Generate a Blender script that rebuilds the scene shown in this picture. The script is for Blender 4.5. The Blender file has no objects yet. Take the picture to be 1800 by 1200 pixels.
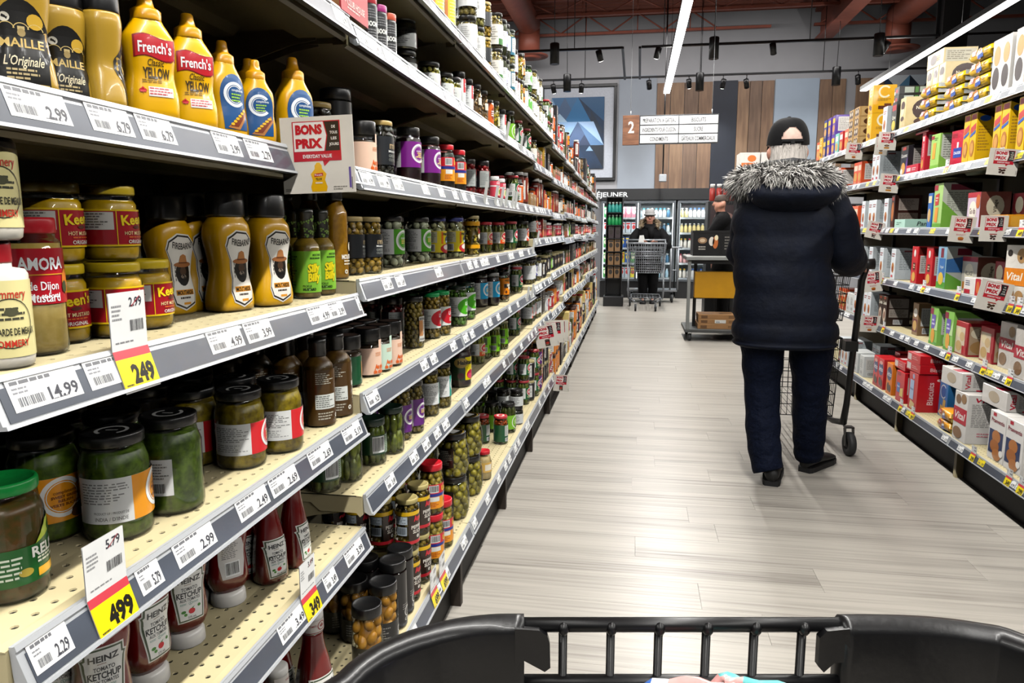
import bpy, bmesh, random
from math import *
from mathutils import Vector, Matrix
from mathutils.geometry import tessellate_polygon

R = random.Random(7)
SC = bpy.context.scene
COL = SC.collection

# ------------------------------------------------------------------ camera
HC = 1.25
PITCH, YAW = radians(8.703), radians(9.369)
cam = bpy.data.objects.new('camera', bpy.data.cameras.new('camera'))
COL.objects.link(cam)
cam.location = (0, 0, HC)
cam.rotation_euler = (pi/2 - PITCH, 0, YAW)
cam.data.sensor_width = 36.0
cam.data.lens = 26.0
cam.data.clip_start = 0.02
cam.data.clip_end = 100
SC.camera = cam

# ------------------------------------------------------------------ view, world
SC.view_settings.view_transform = 'Standard'
SC.view_settings.look = 'None'
SC.view_settings.gamma = 1.0
SC.view_settings.use_curve_mapping = False
SC.view_settings.exposure = 0.16
SC.cycles.diffuse_bounces = 0
world = bpy.data.worlds.new('store_ambient')
SC.world = world
world.use_nodes = True
world.node_tree.nodes['Background'].inputs[0].default_value = (0.9, 0.95, 1.0, 1)
world.node_tree.nodes['Background'].inputs[1].default_value = 0.012

# ------------------------------------------------------------------ lamps of the store, plus added fill lights
def area(name, loc, sx, sy, power, color=(1, 1, 1), rot=(0, 0, 0), spread=pi):
    L = bpy.data.lights.new(name, 'AREA')
    L.shape = 'RECTANGLE'
    L.size, L.size_y = sx, sy
    L.energy = power
    L.color = color
    L.spread = spread
    o = bpy.data.objects.new(name, L)
    COL.objects.link(o)
    o.location = loc
    o.rotation_euler = rot
    return o

LIGHT_Z = 3.40
WHITE = (1.0, 0.98, 0.935)
area('strip_light_aisle', (0.44, 4.5, LIGHT_Z - .012), 0.075, 16.2, 480, WHITE)
area('strip_light_next_aisle', (3.50, 4.9, LIGHT_Z - .012), 0.075, 16.0, 480, WHITE)
area('strip_light_far_aisle', (-2.62, 4.5, LIGHT_Z - .012), 0.075, 16.2, 420, WHITE)
area('wall_fill_light', (0.5, 12.4, 4.3), 6, 0.3, 95, (1.0, 0.97, 0.95), rot=(radians(24), 0, 0))  # added fill without a fixture, brightens the back wall
for lx in (0.44, 3.50, -2.62): area('ceiling_fill_light', (lx, 4.7, LIGHT_Z + .075), 0.06, 16.0, 48, WHITE, rot=(pi, 0, 0))  # added upward fills, standing in for light bounced onto the ceiling

def spot(name, loc, target, power, angle=60, color=(0.92, 0.96, 1.0)):
    L = bpy.data.lights.new(name, 'SPOT')
    L.energy = power
    L.spot_size = radians(angle)
    L.spot_blend = 0.7
    L.shadow_soft_size = 0.04
    L.color = color
    o = bpy.data.objects.new(name, L)
    COL.objects.link(o)
    o.location = loc
    d = Vector(target) - Vector(loc)
    o.rotation_euler = d.to_track_quat('-Z', 'Y').to_euler()
    return o

# ------------------------------------------------------------------ rays from the photograph (1800 x 1200)
_F = Vector((-sin(YAW)*cos(PITCH), cos(YAW)*cos(PITCH), -sin(PITCH)))
_R = Vector((cos(YAW), sin(YAW), 0))
_U = _R.cross(_F)
_C = Vector((0, 0, HC))
def ray(u, v): return _F + _R*((u-900)/1300) - _U*((v-600)/1300)
def onx(u, v, X): d = ray(u, v); return _C + d*(X/d.x)
def ony(u, v, Y): d = ray(u, v); return _C + d*(Y/d.y)
def onz(u, v, Z): d = ray(u, v); return _C + d*((Z-HC)/d.z)
def proj(p):
    d = Vector(p) - _C
    z = d.dot(_F)
    return 900 + 1300*d.dot(_R)/z, 600 - 1300*d.dot(_U)/z
def y_at(u, X, Z):
    lo, hi = .25, 16.
    left = X < 0
    for _ in range(44):
        m = (lo+hi)/2
        pu = proj((X, m, Z))[0]
        if (pu < u) == left: lo = m
        else: hi = m
    return lo

# ------------------------------------------------------------------ colours and materials
def lin(c): return c/12.92 if c <= .04045 else ((c+.055)/1.055)**2.4
def H(s):
    s = s.lstrip('#')
    if len(s) == 3: s = ''.join(c+c for c in s)
    return tuple(lin(int(s[i:i+2], 16)/255) for i in (0, 2, 4)) + (1,)
_M = {}
def mat(name, col, rough=.45, metal=0., coat=0., noise=(30, .10), bump=None, spec=.5, stretch=(1, 1, 1), col2=None,
        emit=0., sss=0., attr=False):
    if name in _M: return _M[name]
    m = bpy.data.materials.new(name)
    m.use_nodes = True
    nt = m.node_tree
    N, L = nt.nodes, nt.links
    b = N['Principled BSDF']
    c = H(col) if isinstance(col, str) else tuple(col)
    b.inputs['Roughness'].default_value = rough
    b.inputs['Metallic'].default_value = metal
    b.inputs['Coat Weight'].default_value = coat
    b.inputs['Coat Roughness'].default_value = .06
    b.inputs['Specular IOR Level'].default_value = spec
    tc = N.new('ShaderNodeTexCoord')
    mp = N.new('ShaderNodeMapping'); mp.inputs['Scale'].default_value = stretch
    nz = N.new('ShaderNodeTexNoise'); nz.inputs['Scale'].default_value = noise[0]; nz.inputs['Detail'].default_value = 3
    L.new(tc.outputs['Object'], mp.inputs[0]); L.new(mp.outputs[0], nz.inputs['Vector'])
    mx = N.new('ShaderNodeMix'); mx.data_type = 'RGBA'
    if attr:
        at = N.new('ShaderNodeAttribute'); at.attribute_name = 'Col'
        mu = N.new('ShaderNodeMix'); mu.data_type = 'RGBA'; mu.blend_type = 'MULTIPLY'
        mu.inputs[0].default_value = 1
        k = 1-noise[1]
        mu.inputs[7].default_value = (k, k, k, 1)
        L.new(at.outputs['Color'], mu.inputs[6])
        L.new(at.outputs['Color'], mx.inputs[6]); L.new(mu.outputs[2], mx.inputs[7])
    else:
        k = 1-noise[1]
        mx.inputs[6].default_value = c
        mx.inputs[7].default_value = (H(col2) if col2 else (c[0]*k, c[1]*k, c[2]*k, 1))
    rp = N.new('ShaderNodeMapRange')
    rp.inputs[1].default_value = .35; rp.inputs[2].default_value = .65
    L.new(nz.outputs[0], rp.inputs[0]); L.new(rp.outputs[0], mx.inputs[0])
    L.new(mx.outputs[2], b.inputs['Base Color'])
    if bump:
        bp = N.new('ShaderNodeBump'); bp.inputs['Strength'].default_value = bump[1]; bp.inputs['Distance'].default_value = bump[2] if len(bump) > 2 else .002
        n2 = N.new('ShaderNodeTexNoise'); n2.inputs['Scale'].default_value = bump[0]; n2.inputs['Detail'].default_value = 4
        L.new(mp.outputs[0], n2.inputs['Vector']); L.new(n2.outputs[0], bp.inputs['Height']); L.new(bp.outputs[0], b.inputs['Normal'])
    if emit:
        b.inputs['Emission Color'].default_value = c
        b.inputs['Emission Strength'].default_value = emit
    if sss:
        b.inputs['Subsurface Weight'].default_value = sss
        b.inputs['Subsurface Radius'].default_value = (.004, .002, .001)
    _M[name] = m
    return m

def glass_mat(name, tint=(1, 1, 1), base=.05, rough=.03, top=.75):
    if name in _M: return _M[name]
    m = bpy.data.materials.new(name); m.use_nodes = True
    nt = m.node_tree; N, L = nt.nodes, nt.links
    N.remove(N['Principled BSDF'])
    out = N['Material Output']
    t = N.new('ShaderNodeBsdfTransparent'); t.inputs[0].default_value = tint + (1,)
    g = N.new('ShaderNodeBsdfGlossy'); g.inputs['Roughness'].default_value = rough
    nz = N.new('ShaderNodeTexNoise'); nz.inputs['Scale'].default_value = 60
    tc = N.new('ShaderNodeTexCoord'); L.new(tc.outputs['Object'], nz.inputs['Vector'])
    rm = N.new('ShaderNodeMapRange'); rm.inputs[3].default_value = rough*.7; rm.inputs[4].default_value = rough*1.3
    L.new(nz.outputs[0], rm.inputs[0]); L.new(rm.outputs[0], g.inputs['Roughness'])
    fr = N.new('ShaderNodeLayerWeight'); fr.inputs['Blend'].default_value = .18
    mr = N.new('ShaderNodeMapRange'); mr.inputs[3].default_value = base; mr.inputs[4].default_value = top
    L.new(fr.outputs['Fresnel'], mr.inputs[0])
    mx = N.new('ShaderNodeMixShader')
    L.new(mr.outputs[0], mx.inputs[0]); L.new(t.outputs[0], mx.inputs[1]); L.new(g.outputs[0], mx.inputs[2])
    L.new(mx.outputs[0], out.inputs[0])
    _M[name] = m
    return m

def emit_mat(name, col, strength):
    if name in _M: return _M[name]
    m = bpy.data.materials.new(name); m.use_nodes = True
    nt = m.node_tree; N, L = nt.nodes, nt.links
    N.remove(N['Principled BSDF'])
    e = N.new('ShaderNodeEmission'); e.inputs[0].default_value = H(col) if isinstance(col, str) else col
    e.inputs[1].default_value = strength
    L.new(e.outputs[0], N['Material Output'].inputs[0])
    _M[name] = m
    return m

PRINT = mat('printed_paper', '#ffffff', .5, noise=(40, .05), attr=True)
GLOSS = mat('glossy_print', '#ffffff', .3, coat=.18, noise=(25, .06), attr=True)
FOIL = mat('wrapper_film', '#ffffff', .28, coat=.4, noise=(20, .1), bump=(45, .5, .004), attr=True)
PLASTIC = mat('squeeze_plastic', '#ffffff', .3, coat=.25, noise=(12, .08), attr=True)
LIDM = mat('lid_enamel', '#ffffff', .33, coat=.12, spec=.4, noise=(60, .08), attr=True)
GLASS = glass_mat('jar_glass', (.97, .99, .97), base=.035)
CLEAR = glass_mat('clear_plastic', (1, 1, 1), base=.02, rough=.12, top=.07)
CREAM = mat('cream_steel', '#cdbf96', .45, noise=(6, .10), bump=(300, .05, .0005))
CREAM2 = mat('cream_steel_bracket', '#beb08a', .48, noise=(6, .1))
BACKP = mat('back_panel_steel', '#4a4434', .7, noise=(5, .15))
ALU = mat('rail_extrusion', '#c3c6ca', .28, metal=.25, noise=(9, .06), stretch=(1, .1, 1))
SLATE = mat('rail_backing', '#4d535f', .4, coat=.3, noise=(14, .3), stretch=(1, .3, 1))
BLACKP = mat('black_plastic', '#08090b', .42, spec=.35, noise=(50, .3), bump=(220, .15, .001))
BLACKM = mat('black_powdercoat', '#08080a', .38, spec=.4, noise=(60, .3))
DARK = mat('dark_kick', '#0b0a08', .6, spec=.25, noise=(8, .3))

# ------------------------------------------------------------------ mesh building
class MB:
    def __init__(s):
        s.v, s.f, s.m, s.c, s.sm, s.mats = [], [], [], [], [], []
    def mi(s, m):
        if m not in s.mats: s.mats.append(m)
        return s.mats.index(m)
    def add(s, vs, fs, m, c=None, smooth=False):
        o = len(s.v); k = s.mi(m)
        s.v.extend(vs)
        for f in fs:
            s.f.append(tuple(i+o for i in f)); s.m.append(k); s.c.append(c); s.sm.append(smooth)
        return s
    def box(s, x0, y0, z0, x1, y1, z1, m, c=None):
        vs = [(x, y, z) for z in (z0, z1) for y in (y0, y1) for x in (x0, x1)]
        fs = [(0, 2, 3, 1), (4, 5, 7, 6), (0, 1, 5, 4), (2, 6, 7, 3), (0, 4, 6, 2), (1, 3, 7, 5)]
        return s.add(vs, fs, m, c)
    def cbox(s, x0, y0, z0, x1, y1, z1, b, m, c=None):
        vs = []
        idx = {}
        for ix, x in enumerate((x0, x1)):
            for iy, y in enumerate((y0, y1)):
                for iz, z in enumerate((z0, z1)):
                    xi = x + (b if ix == 0 else -b); yi = y + (b if iy == 0 else -b); zi = z + (b if iz == 0 else -b)
                    for ax, p in enumerate(((x, yi, zi), (xi, y, zi), (xi, yi, z))):
                        idx[(ix, iy, iz, ax)] = len(vs); vs.append(p)
        fs = []
        for a in (0, 1):
            fs.append([idx[(a, j, k, 0)] for j, k in ((0, 0), (0, 1), (1, 1), (1, 0))][::1 if a == 0 else -1])
            fs.append([idx[(j, a, k, 1)] for j, k in ((0, 0), (1, 0), (1, 1), (0, 1))][::1 if a == 0 else -1])
            fs.append([idx[(j, k, a, 2)] for j, k in ((0, 0), (0, 1), (1, 1), (1, 0))][::1 if a == 0 else -1])
        for a in (0, 1):
            for d in (0, 1):
                fs.append((idx[(a, d, 0, 0)], idx[(a, d, 1, 0)], idx[(a, d, 1, 1)], idx[(a, d, 0, 1)]))
                fs.append((idx[(a, 0, d, 0)], idx[(a, 1, d, 0)], idx[(a, 1, d, 2)], idx[(a, 0, d, 2)]))
                fs.append((idx[(0, a, d, 1)], idx[(1, a, d, 1)], idx[(1, a, d, 2)], idx[(0, a, d, 2)]))
                for e in (0, 1):
                    fs.append((idx[(a, d, e, 0)], idx[(a, d, e, 1)], idx[(a, d, e, 2)]))
        return s.add(vs, fs, m, c)
    def lathe(s, prof, m, c=None, n=24, cx=0, cy=0, smooth=True, rib=0):
        vs, fs = [], []
        for (r, z) in prof:
            for i in range(n):
                a = 2*pi*i/n
                rr = r*(1+rib*(1 if i % 2 else -1)) if rib else r
                vs.append((cx+rr*cos(a), cy+rr*sin(a), z))
        for k in range(len(prof)-1):
            for i in range(n):
                j = (i+1) % n
                fs.append((k*n+i, k*n+j, (k+1)*n+j, (k+1)*n+i))
        if prof[0][0] > 1e-6: fs.append(tuple(range(n))[::-1])
        if prof[-1][0] > 1e-6: fs.append(tuple((len(prof)-1)*n+i for i in range(n)))
        return s.add(vs, fs, m, c, smooth)
    def loft(s, rings, m, c=None, smooth=True, caps=True, closed=True):
        n = len(rings[0]); vs = [p for r in rings for p in r]; fs = []
        for k in range(len(rings)-1):
            for i in range(n if closed else n-1):
                j = (i+1) % n
                fs.append((k*n+i, k*n+j, (k+1)*n+j, (k+1)*n+i))
        if caps:
            fs.append(tuple(range(n))[::-1]); fs.append(tuple((len(rings)-1)*n+i for i in range(n)))
        return s.add(vs, fs, m, c, smooth)
    def tube(s, pts, rad, m, c=None, n=8, caps=True, flat=1.0):
        P = [Vector(p) for p in pts]
        rr = rad if isinstance(rad, (list, tuple)) else [rad]*len(P)
        rings = []
        T0 = (P[1]-P[0]).normalized()
        nrm = T0.orthogonal().normalized() if abs(T0.z) > .9 else T0.cross(Vector((0, 0, 1))).normalized()
        for i, p in enumerate(P):
            t = ((P[i]-P[i-1]).normalized() if i else Vector()) + ((P[i+1]-P[i]).normalized() if i < len(P)-1 else Vector())
            t.normalize()
            nrm = (nrm - t*nrm.dot(t)).normalized()
            bn = t.cross(nrm)
            k = 1.0
            if 0 < i < len(P)-1:
                k = 1/max(.5, (P[i]-P[i-1]).normalized().dot(t))
            rings.append([tuple(p + (nrm*cos(2*pi*j/n) + bn*sin(2*pi*j/n)*flat)*rr[i]*(k if abs(1-k) < .4 else 1.2)) for j in range(n)])
        return s.loft(rings, m, c, True, caps)
    def bar(s, a, b, w, h, m, c=None):
        a, b = Vector(a), Vector(b)
        t = (b-a).normalized()
        u = t.cross(Vector((0, 0, 1)))
        u = u.normalized() if u.length > .05 else Vector((1, 0, 0))
        v = u.cross(t)
        vs = [tuple(p + u*(sx*w/2) + v*(sy*h/2)) for p in (a, b) for sx, sy in ((-1, -1), (1, -1), (1, 1), (-1, 1))]
        return s.add(vs, [(3, 2, 1, 0), (4, 5, 6, 7), (0, 1, 5, 4), (1, 2, 6, 5), (2, 3, 7, 6), (3, 0, 4, 7)], m, c)
    def prism(s, poly, axis, a0, a1, m, c=None):
        n = len(poly)
        def P(p, a): return {'x': (a, p[0], p[1]), 'y': (p[0], a, p[1]), 'z': (p[0], p[1], a)}[axis]
        vs = [P(p, a0) for p in poly] + [P(p, a1) for p in poly]
        fs = [(i, (i+1) % n, n+(i+1) % n, n+i) for i in range(n)]
        for t in tessellate_polygon([[Vector((p[0], p[1], 0)) for p in poly]]):
            fs.append(tuple(t)); fs.append(tuple(n+i for i in t[::-1]))
        return s.add(vs, fs, m, c)
    def ball(s, cx, cy, cz, rx, ry, rz, m, c=None, n=8, k=5, rot=None):
        vs, fs = [], []
        for a in range(k+1):
            t = pi*a/k
            for i in range(n):
                p = 2*pi*i/n
                q = Vector((rx*sin(t)*cos(p), ry*sin(t)*sin(p), rz*cos(t)))
                if rot: q = rot @ q
                vs.append((cx+q.x, cy+q.y, cz+q.z))
        for a in range(k):
            for i in range(n):
                j = (i+1) % n
                fs.append((a*n+i, (a+1)*n+i, (a+1)*n+j, a*n+j))
        return s.add(vs, fs, m, c, True)
    def mesh(s, name):
        me = bpy.data.meshes.new(name)
        me.from_pydata(s.v, [], s.f)
        for m in s.mats: me.materials.append(m)
        me.polygons.foreach_set('material_index', s.m)
        me.polygons.foreach_set('use_smooth', s.sm)
        if any(c is not None for c in s.c):
            at = me.color_attributes.new('Col', 'FLOAT_COLOR', 'CORNER')
            buf = []
            for f, c in zip(s.f, s.c):
                cc = (1, 1, 1, 1) if c is None else (H(c) if isinstance(c, str) else c)
                buf.extend(cc*len(f))
            at.data.foreach_set('color', buf)
        me.update()
        return me

def ob(name, me, parent=None, loc=(0, 0, 0), rz=0., label=None, kind=None):
    if isinstance(me, MB): me = me.mesh(name)
    o = bpy.data.objects.new(name, me)
    COL.objects.link(o)
    if parent: o.parent = parent
    o.location = loc
    if rz: o.rotation_euler = (0, 0, rz)
    if label: o['label'] = label
    if kind: o['kind'] = kind
    return o
def emp(name, loc=(0, 0, 0), rz=0.):
    o = bpy.data.objects.new(name, None)
    COL.objects.link(o)
    o.empty_display_size = .05
    o.location = loc
    o.rotation_euler = (0, 0, rz)
    return o
def tag(o, label, cat, group=None):
    o['label'] = label; o['category'] = cat
    if group: o['group'] = group
    return o
def struct(o):
    o['kind'] = 'structure'
    return o

# ------------------------------------------------------------------ flat print: shapes and lettering laid on a surface
_T = {}
def glyphs(s, bold=0.0, shear=0.0):
    k = (s, bold, shear)
    if k in _T: return _T[k]
    cu = bpy.data.curves.new('lettering', 'FONT')
    cu.body = s; cu.size = 1; cu.resolution_u = 2; cu.offset = bold; cu.shear = shear
    cu.fill_mode = 'FRONT'
    o = bpy.data.objects.new('lettering', cu)
    me = bpy.data.meshes.new_from_object(o)
    vs = [(v.co.x, v.co.y) for v in me.vertices]
    fs = [tuple(p.vertices) for p in me.polygons]
    bpy.data.objects.remove(o); bpy.data.meshes.remove(me); bpy.data.curves.remove(cu)
    if vs:
        xs = [v[0] for v in vs]; ys = [v[1] for v in vs]
        box = (min(xs), min(ys), max(xs), max(ys))
    else: box = (0, 0, 1, 1)
    _T[k] = (vs, fs, box)
    return _T[k]

class Print:
    def __init__(s): s.f = []
    def poly(s, pts, c, l=1):
        if len(pts) <= 4: s.f.append((pts, c, l)); return s
        for t in tessellate_polygon([[Vector((p[0], p[1], 0)) for p in pts]]):
            s.f.append(([pts[i] for i in t], c, l))
        return s
    def rect(s, x0, z0, x1, z1, c, l=1): s.f.append(([(x0, z0), (x1, z0), (x1, z1), (x0, z1)], c, l)); return s
    def ell(s, cx, cz, rx, rz, c, l=1, n=18):
        s.f.append(([(cx+rx*cos(2*pi*i/n), cz+rz*sin(2*pi*i/n)) for i in range(n)], c, l)); return s
    def ring(s, cx, cz, r0, r1, a0, a1, c, l=1, n=18, k=1.0):
        for i in range(n):
            a, b = radians(a0+(a1-a0)*i/n), radians(a0+(a1-a0)*(i+1)/n)
            s.f.append(([(cx+r0*cos(a), cz+r0*k*sin(a)), (cx+r1*cos(a), cz+r1*k*sin(a)), (cx+r1*cos(b), cz+r1*k*sin(b)), (cx+r0*cos(b), cz+r0*k*sin(b))], c, l))
        return s
    def text(s, t, cx, cz, h, c, l=2, w=None, bold=.012, shear=0., rot=0., arc=0., align='c'):
        vs, fs, (x0, y0, x1, y1) = glyphs(t, bold, shear)
        k = h/.72
        kx = k if w is None else w/max(1e-6, x1-x0)
        ax = (x0+x1)/2 if align == 'c' else x0 if align == 'l' else x1
        ca, sa = cos(radians(rot)), sin(radians(rot))
        def T(p):
            x, y = (p[0]-ax)*kx, (p[1]-.36)*k
            if arc: y -= arc*x*x
            return (cx+x*ca-y*sa, cz+x*sa+y*ca)
        for f in fs: s.f.append(([T(vs[i]) for i in f], c, l))
        return s
    def bars(s, x0, z0, x1, z1, c='#202020', bg='#f4f4f2', l=2):
        if bg: s.rect(x0, z0, x1, z1, bg, l)
        w = (x1-x0); x = x0+w*.06; rr = random.Random(int(abs(x0*1e5)+abs(z1*1e5)))
        while x < x1-w*.08:
            b = w*rr.choice((.02, .035, .05))
            s.rect(x, z0+(z1-z0)*.12, x+b, z1-(z1-z0)*.06, c, l+1)
            x += b+w*rr.choice((.025, .04))
        return s
    def lines(s, x0, z0, x1, z1, n, c, l=2, fill=.45):
        rr = random.Random(int(abs(x0*7e4)+n*13+abs(z0*9e4)))
        dz = (z1-z0)/n
        for i in range(n):
            e = x0+(x1-x0)*rr.uniform(.55, 1)
            x = x0
            while x < e:
                wd = (x1-x0)*rr.uniform(.08, .22)
                s.rect(x, z1-(i+fill+.2)*dz, min(e, x+wd), z1-(i+.2)*dz, c, l)
                x += wd+(x1-x0)*.03
        return s
    def onto(s, mb, fn, m=None, dx=1e9, eps=.00022, base=.0003, dz=None):
        m = m or PRINT
        F_ = s.f
        if dz:
            F_ = []
            for pts, c, l in s.f:
                z0, z1 = min(p[1] for p in pts), max(p[1] for p in pts)
                n = int(ceil((z1-z0)/dz-1e-6))
                if n < 2: F_.append((pts, c, l)); continue
                sw = [(p[1], p[0]) for p in pts]; h = (z1-z0)/n
                for i in range(n):
                    q = _clip(_clip(sw, z0+i*h, 1), z0+(i+1)*h, -1)
                    if len(q) > 2: F_.append(([(b, a) for a, b in q], c, l))
        idx = {}; vs = []; k = mb.mi(m); o = len(mb.v)
        def emit(q, e, c):
            f = []
            for x, z in q:
                kk = (round(x*4e4), round(z*4e4), round(e*1e6))
                if kk not in idx: idx[kk] = o+len(vs); vs.append(fn(x, z, e))
                if idx[kk] not in f: f.append(idx[kk])
            if len(f) > 2: mb.f.append(tuple(f)); mb.m.append(k); mb.c.append(c); mb.sm.append(dx < 1e8)
        for pts, c, l in F_:
            e = base+l*eps
            xs = [p[0] for p in pts]
            if max(xs)-min(xs) <= dx*1.5:
                emit(pts, e, c)
                continue
            n = int(ceil((max(xs)-min(xs))/dx)); st = (max(xs)-min(xs))/n
            for i in range(n):
                q = _clip(_clip(pts, min(xs)+i*st, 1), min(xs)+(i+1)*st, -1)
                if len(q) > 2: emit(q, e, c)
        mb.v.extend(vs)
        return mb

def _clip(pts, x, sg):
    out = []
    n = len(pts)
    for i in range(n):
        a, b = pts[i], pts[(i+1) % n]
        ia, ib = (a[0]-x)*sg >= -1e-9, (b[0]-x)*sg >= -1e-9
        if ia: out.append(a)
        if ia != ib:
            t = (x-a[0])/(b[0]-a[0])
            out.append((x, a[1]+(b[1]-a[1])*t))
    return out

# ------------------------------------------------------------------ room
floor_mat = mat('floor_vinyl', '#cfc7bb', .27, noise=(9, .1), spec=.45)
def _floor_nodes():
    nt = floor_mat.node_tree; N, L = nt.nodes, nt.links
    b = N['Principled BSDF']
    g = N.new('ShaderNodeNewGeometry'); oi = N.new('ShaderNodeObjectInfo')
    ad = N.new('ShaderNodeVectorMath'); ad.operation = 'ADD'
    cb = N.new('ShaderNodeCombineXYZ')
    ml = N.new('ShaderNodeMath'); ml.operation = 'MULTIPLY'; ml.inputs[1].default_value = 37
    L.new(oi.outputs['Random'], ml.inputs[0]); L.new(ml.outputs[0], cb.inputs[0])
    L.new(g.outputs['Position'], ad.inputs[0]); L.new(cb.outputs[0], ad.inputs[1])
    mp = N.new('ShaderNodeMapping'); mp.inputs['Scale'].default_value = (1.3, 60, 1)
    L.new(ad.outputs[0], mp.inputs[0])
    n1 = N.new('ShaderNodeTexNoise'); n1.inputs['Scale'].default_value = 1; n1.inputs['Detail'].default_value = 4; n1.inputs['Roughness'].default_value = .6
    L.new(mp.outputs[0], n1.inputs['Vector'])
    mp2 = N.new('ShaderNodeMapping'); mp2.inputs['Scale'].default_value = (.5, 9, 1)
    L.new(ad.outputs[0], mp2.inputs[0])
    n2 = N.new('ShaderNodeTexNoise'); n2.inputs['Scale'].default_value = 1; n2.inputs['Detail'].default_value = 2
    L.new(mp2.outputs[0], n2.inputs['Vector'])
    r = N.new('ShaderNodeValToRGB')
    e = r.color_ramp.elements
    e[0].position = .30; e[0].color = H('#5f5953'); e[1].position = .58; e[1].color = H('#afa9a0')
    x = e.new(.44); x.color = H('#9b958d')
    mm = N.new('ShaderNodeMath'); mm.operation = 'MULTIPLY_ADD'; mm.inputs[1].default_value = .6
    m2 = N.new('ShaderNodeMath'); m2.operation = 'MULTIPLY'; m2.inputs[1].default_value = .42
    L.new(n2.outputs[0], m2.inputs[0]); L.new(n1.outputs[0], mm.inputs[0]); L.new(m2.outputs[0], mm.inputs[2])
    L.new(mm.outputs[0], r.inputs[0])
    L.new(r.outputs[0], b.inputs['Base Color'])
    rr = N.new('ShaderNodeMapRange'); rr.inputs[3].default_value = .40; rr.inputs[4].default_value = .30
    L.new(n1.outputs[0], rr.inputs[0]); L.new(rr.outputs[0], b.inputs['Roughness'])
_floor_nodes()
FY = 7.2
fb = MB()
fb.box(-6, -4, -.06, 9, FY, -.005, floor_mat)
fb.box(-6, FY, -.06, 9, 16, 0, floor_mat)
floor = struct(ob('floor', fb))
pw, pl = .186, 1.25
pm = MB(); pm.cbox(0, 0, -.005, pl-.0007, pw-.0007, 0, .0003, floor_mat)
pme = pm.mesh('plank')
rows = int((FY-.3)/pw)
for i in range(rows):
    y = FY-(i+1)*pw
    off = [0, .62, .31, .9][i % 4] + R.uniform(-.1, .1)
    x = -.62-off*.7
    while x < 1.75:
        if x+pl > -.6: ob('plank', pme, floor, (x, y, 0))
        x += pl

wall_m = mat('wall_paint_grey', '#a3a2a5', .8, noise=(3, .05))
wallb = struct(ob('wall_back', MB().box(-7, 14.25, 0, 10, 14.4, 5.05, wall_m)))
sd = mat('side_wall_paint', '#77777a', .85, noise=(2, .08))
struct(ob('wall_left', MB().box(-7.2, -4, 0, -7, 14.4, 5.6, sd)))
struct(ob('wall_right', MB().box(9.9, -4, 0, 10.1, 14.4, 5.6, sd)))
struct(ob('wall_front', MB().box(-7, -4.2, 0, 10, -4, 5.6, sd)))
# wall panels
def ywall(u, v, Y=14.2): p = ony(u, v, Y); return p.x, p.z
wood = []
for k, (c1, c2) in enumerate((('#8a6c53', '#6b5140'), ('#7d6350', '#5f4a3c'), ('#94765b', '#735844'))):
    wood.append(mat('wall_wood_%d' % k, c1, .6, col2=c2, noise=(5, .2), stretch=(3, 3, .35), bump=(30, .2, .002)))
def planks(x0, x1, z0, z1, n, parent):
    w = (x1-x0)/n
    for i in range(n):
        b = MB(); b.cbox(0, -.03, 0, w-.008, 0, z1-z0, .004, wood[(i*2+int(x0*3)) % 3])
        ob('plank', b, parent, (x0+i*w, 14.25, z0))
planks(.33, 1.32, 1.95, 3.85, 4, wallb)
planks(1.75, 2.38, 1.95, 3.84, 3, wallb)
planks(3.14, 3.58, 1.95, 3.83, 2, wallb)
planks(3.74, 4.2, 1.95, 3.83, 2, wallb)
navy = mat('wall_panel_navy', '#141b2a', .6, noise=(4, .2))
ob('wall_panel', MB().box(1.32, 14.225, 1.5, 1.745, 14.25, 3.86, navy), wallb)
pale = mat('wall_panel_pale', '#a3b0bf', .8, noise=(3, .05))
ob('wall_panel', MB().box(2.39, 14.235, 1.5, 3.13, 14.25, 3.86, pale), wallb)
ob('wall_panel', MB().box(-.36, 14.24, 1.9, .32, 14.25, 4.0, mat('wall_panel_mid', '#9aa0a9', .8, noise=(3, .05))), wallb)
# triangle mural on the wall, right
mural = emp('wall_mural', (4.2, 14.24, 3.0))
tag(mural, 'band of navy, blue and white triangles high on back wall', 'mural')
mu = MB(); tc = ['#22364f', '#c9d2da', '#16202f', '#5f8fb0', '#dde3e8', '#2b3f5b']
mu.box(0, -.02, 0, 1.6, 0, .86, mat('mural_board', '#16202f', .7))
ob('board', mu, mural)
mp_ = Print(); k = 0
for r_ in range(2):
    for q in range(4):
        x, z = q*.4, r_*.43
        P4 = [(x, z), (x+.4, z), (x+.4, z+.43), (x, z+.43)]; cc = (x+.2, z+.215)
        for a in range(4):
            mp_.poly([P4[a], P4[(a+1) % 4], cc], tc[(k*5+a*2+q) % 6]); k += 1
ob('triangle_print', mp_.onto(MB(), lambda x, z, e: (x, -.021-e, z)), mural)
# framed art
art = emp('framed_picture', (-1.79, 14.25, 2.13))
tag(art, 'big black framed blue triangle picture on back wall', 'picture')
W, Hh = 1.40, 1.74
fr = MB(); bk = mat('frame_black', '#0d0e11', .4)
for x0, z0, x1, z1 in ((0, 0, W, .055), (0, Hh-.055, W, Hh), (0, .055, .055, Hh-.055), (W-.055, .055, W, Hh-.055)):
    fr.cbox(x0, -.07, z0, x1, 0, z1, .004, bk)
ob('frame', fr, art)
ob('mat_board', MB().box(.055, -.03, .055, W-.055, -.005, Hh-.055, mat('mat_board', '#b9bcc4', .8)), art)
ax0, az0, ax1, az1 = .20, .22, 1.17, 1.51
ob('canvas', MB().box(ax0, -.055, az0, ax1, -.031, az1, mat('canvas_blue', '#16304d', .6, noise=(3, .4))), art)
ap = Print()
def tri(a, b, c, col, l=1):
    f = lambda p: (ax0+p[0]*(ax1-ax0), az0+p[1]*(az1-az0)); ap.poly([f(a), f(b), f(c)], col, l)
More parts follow.
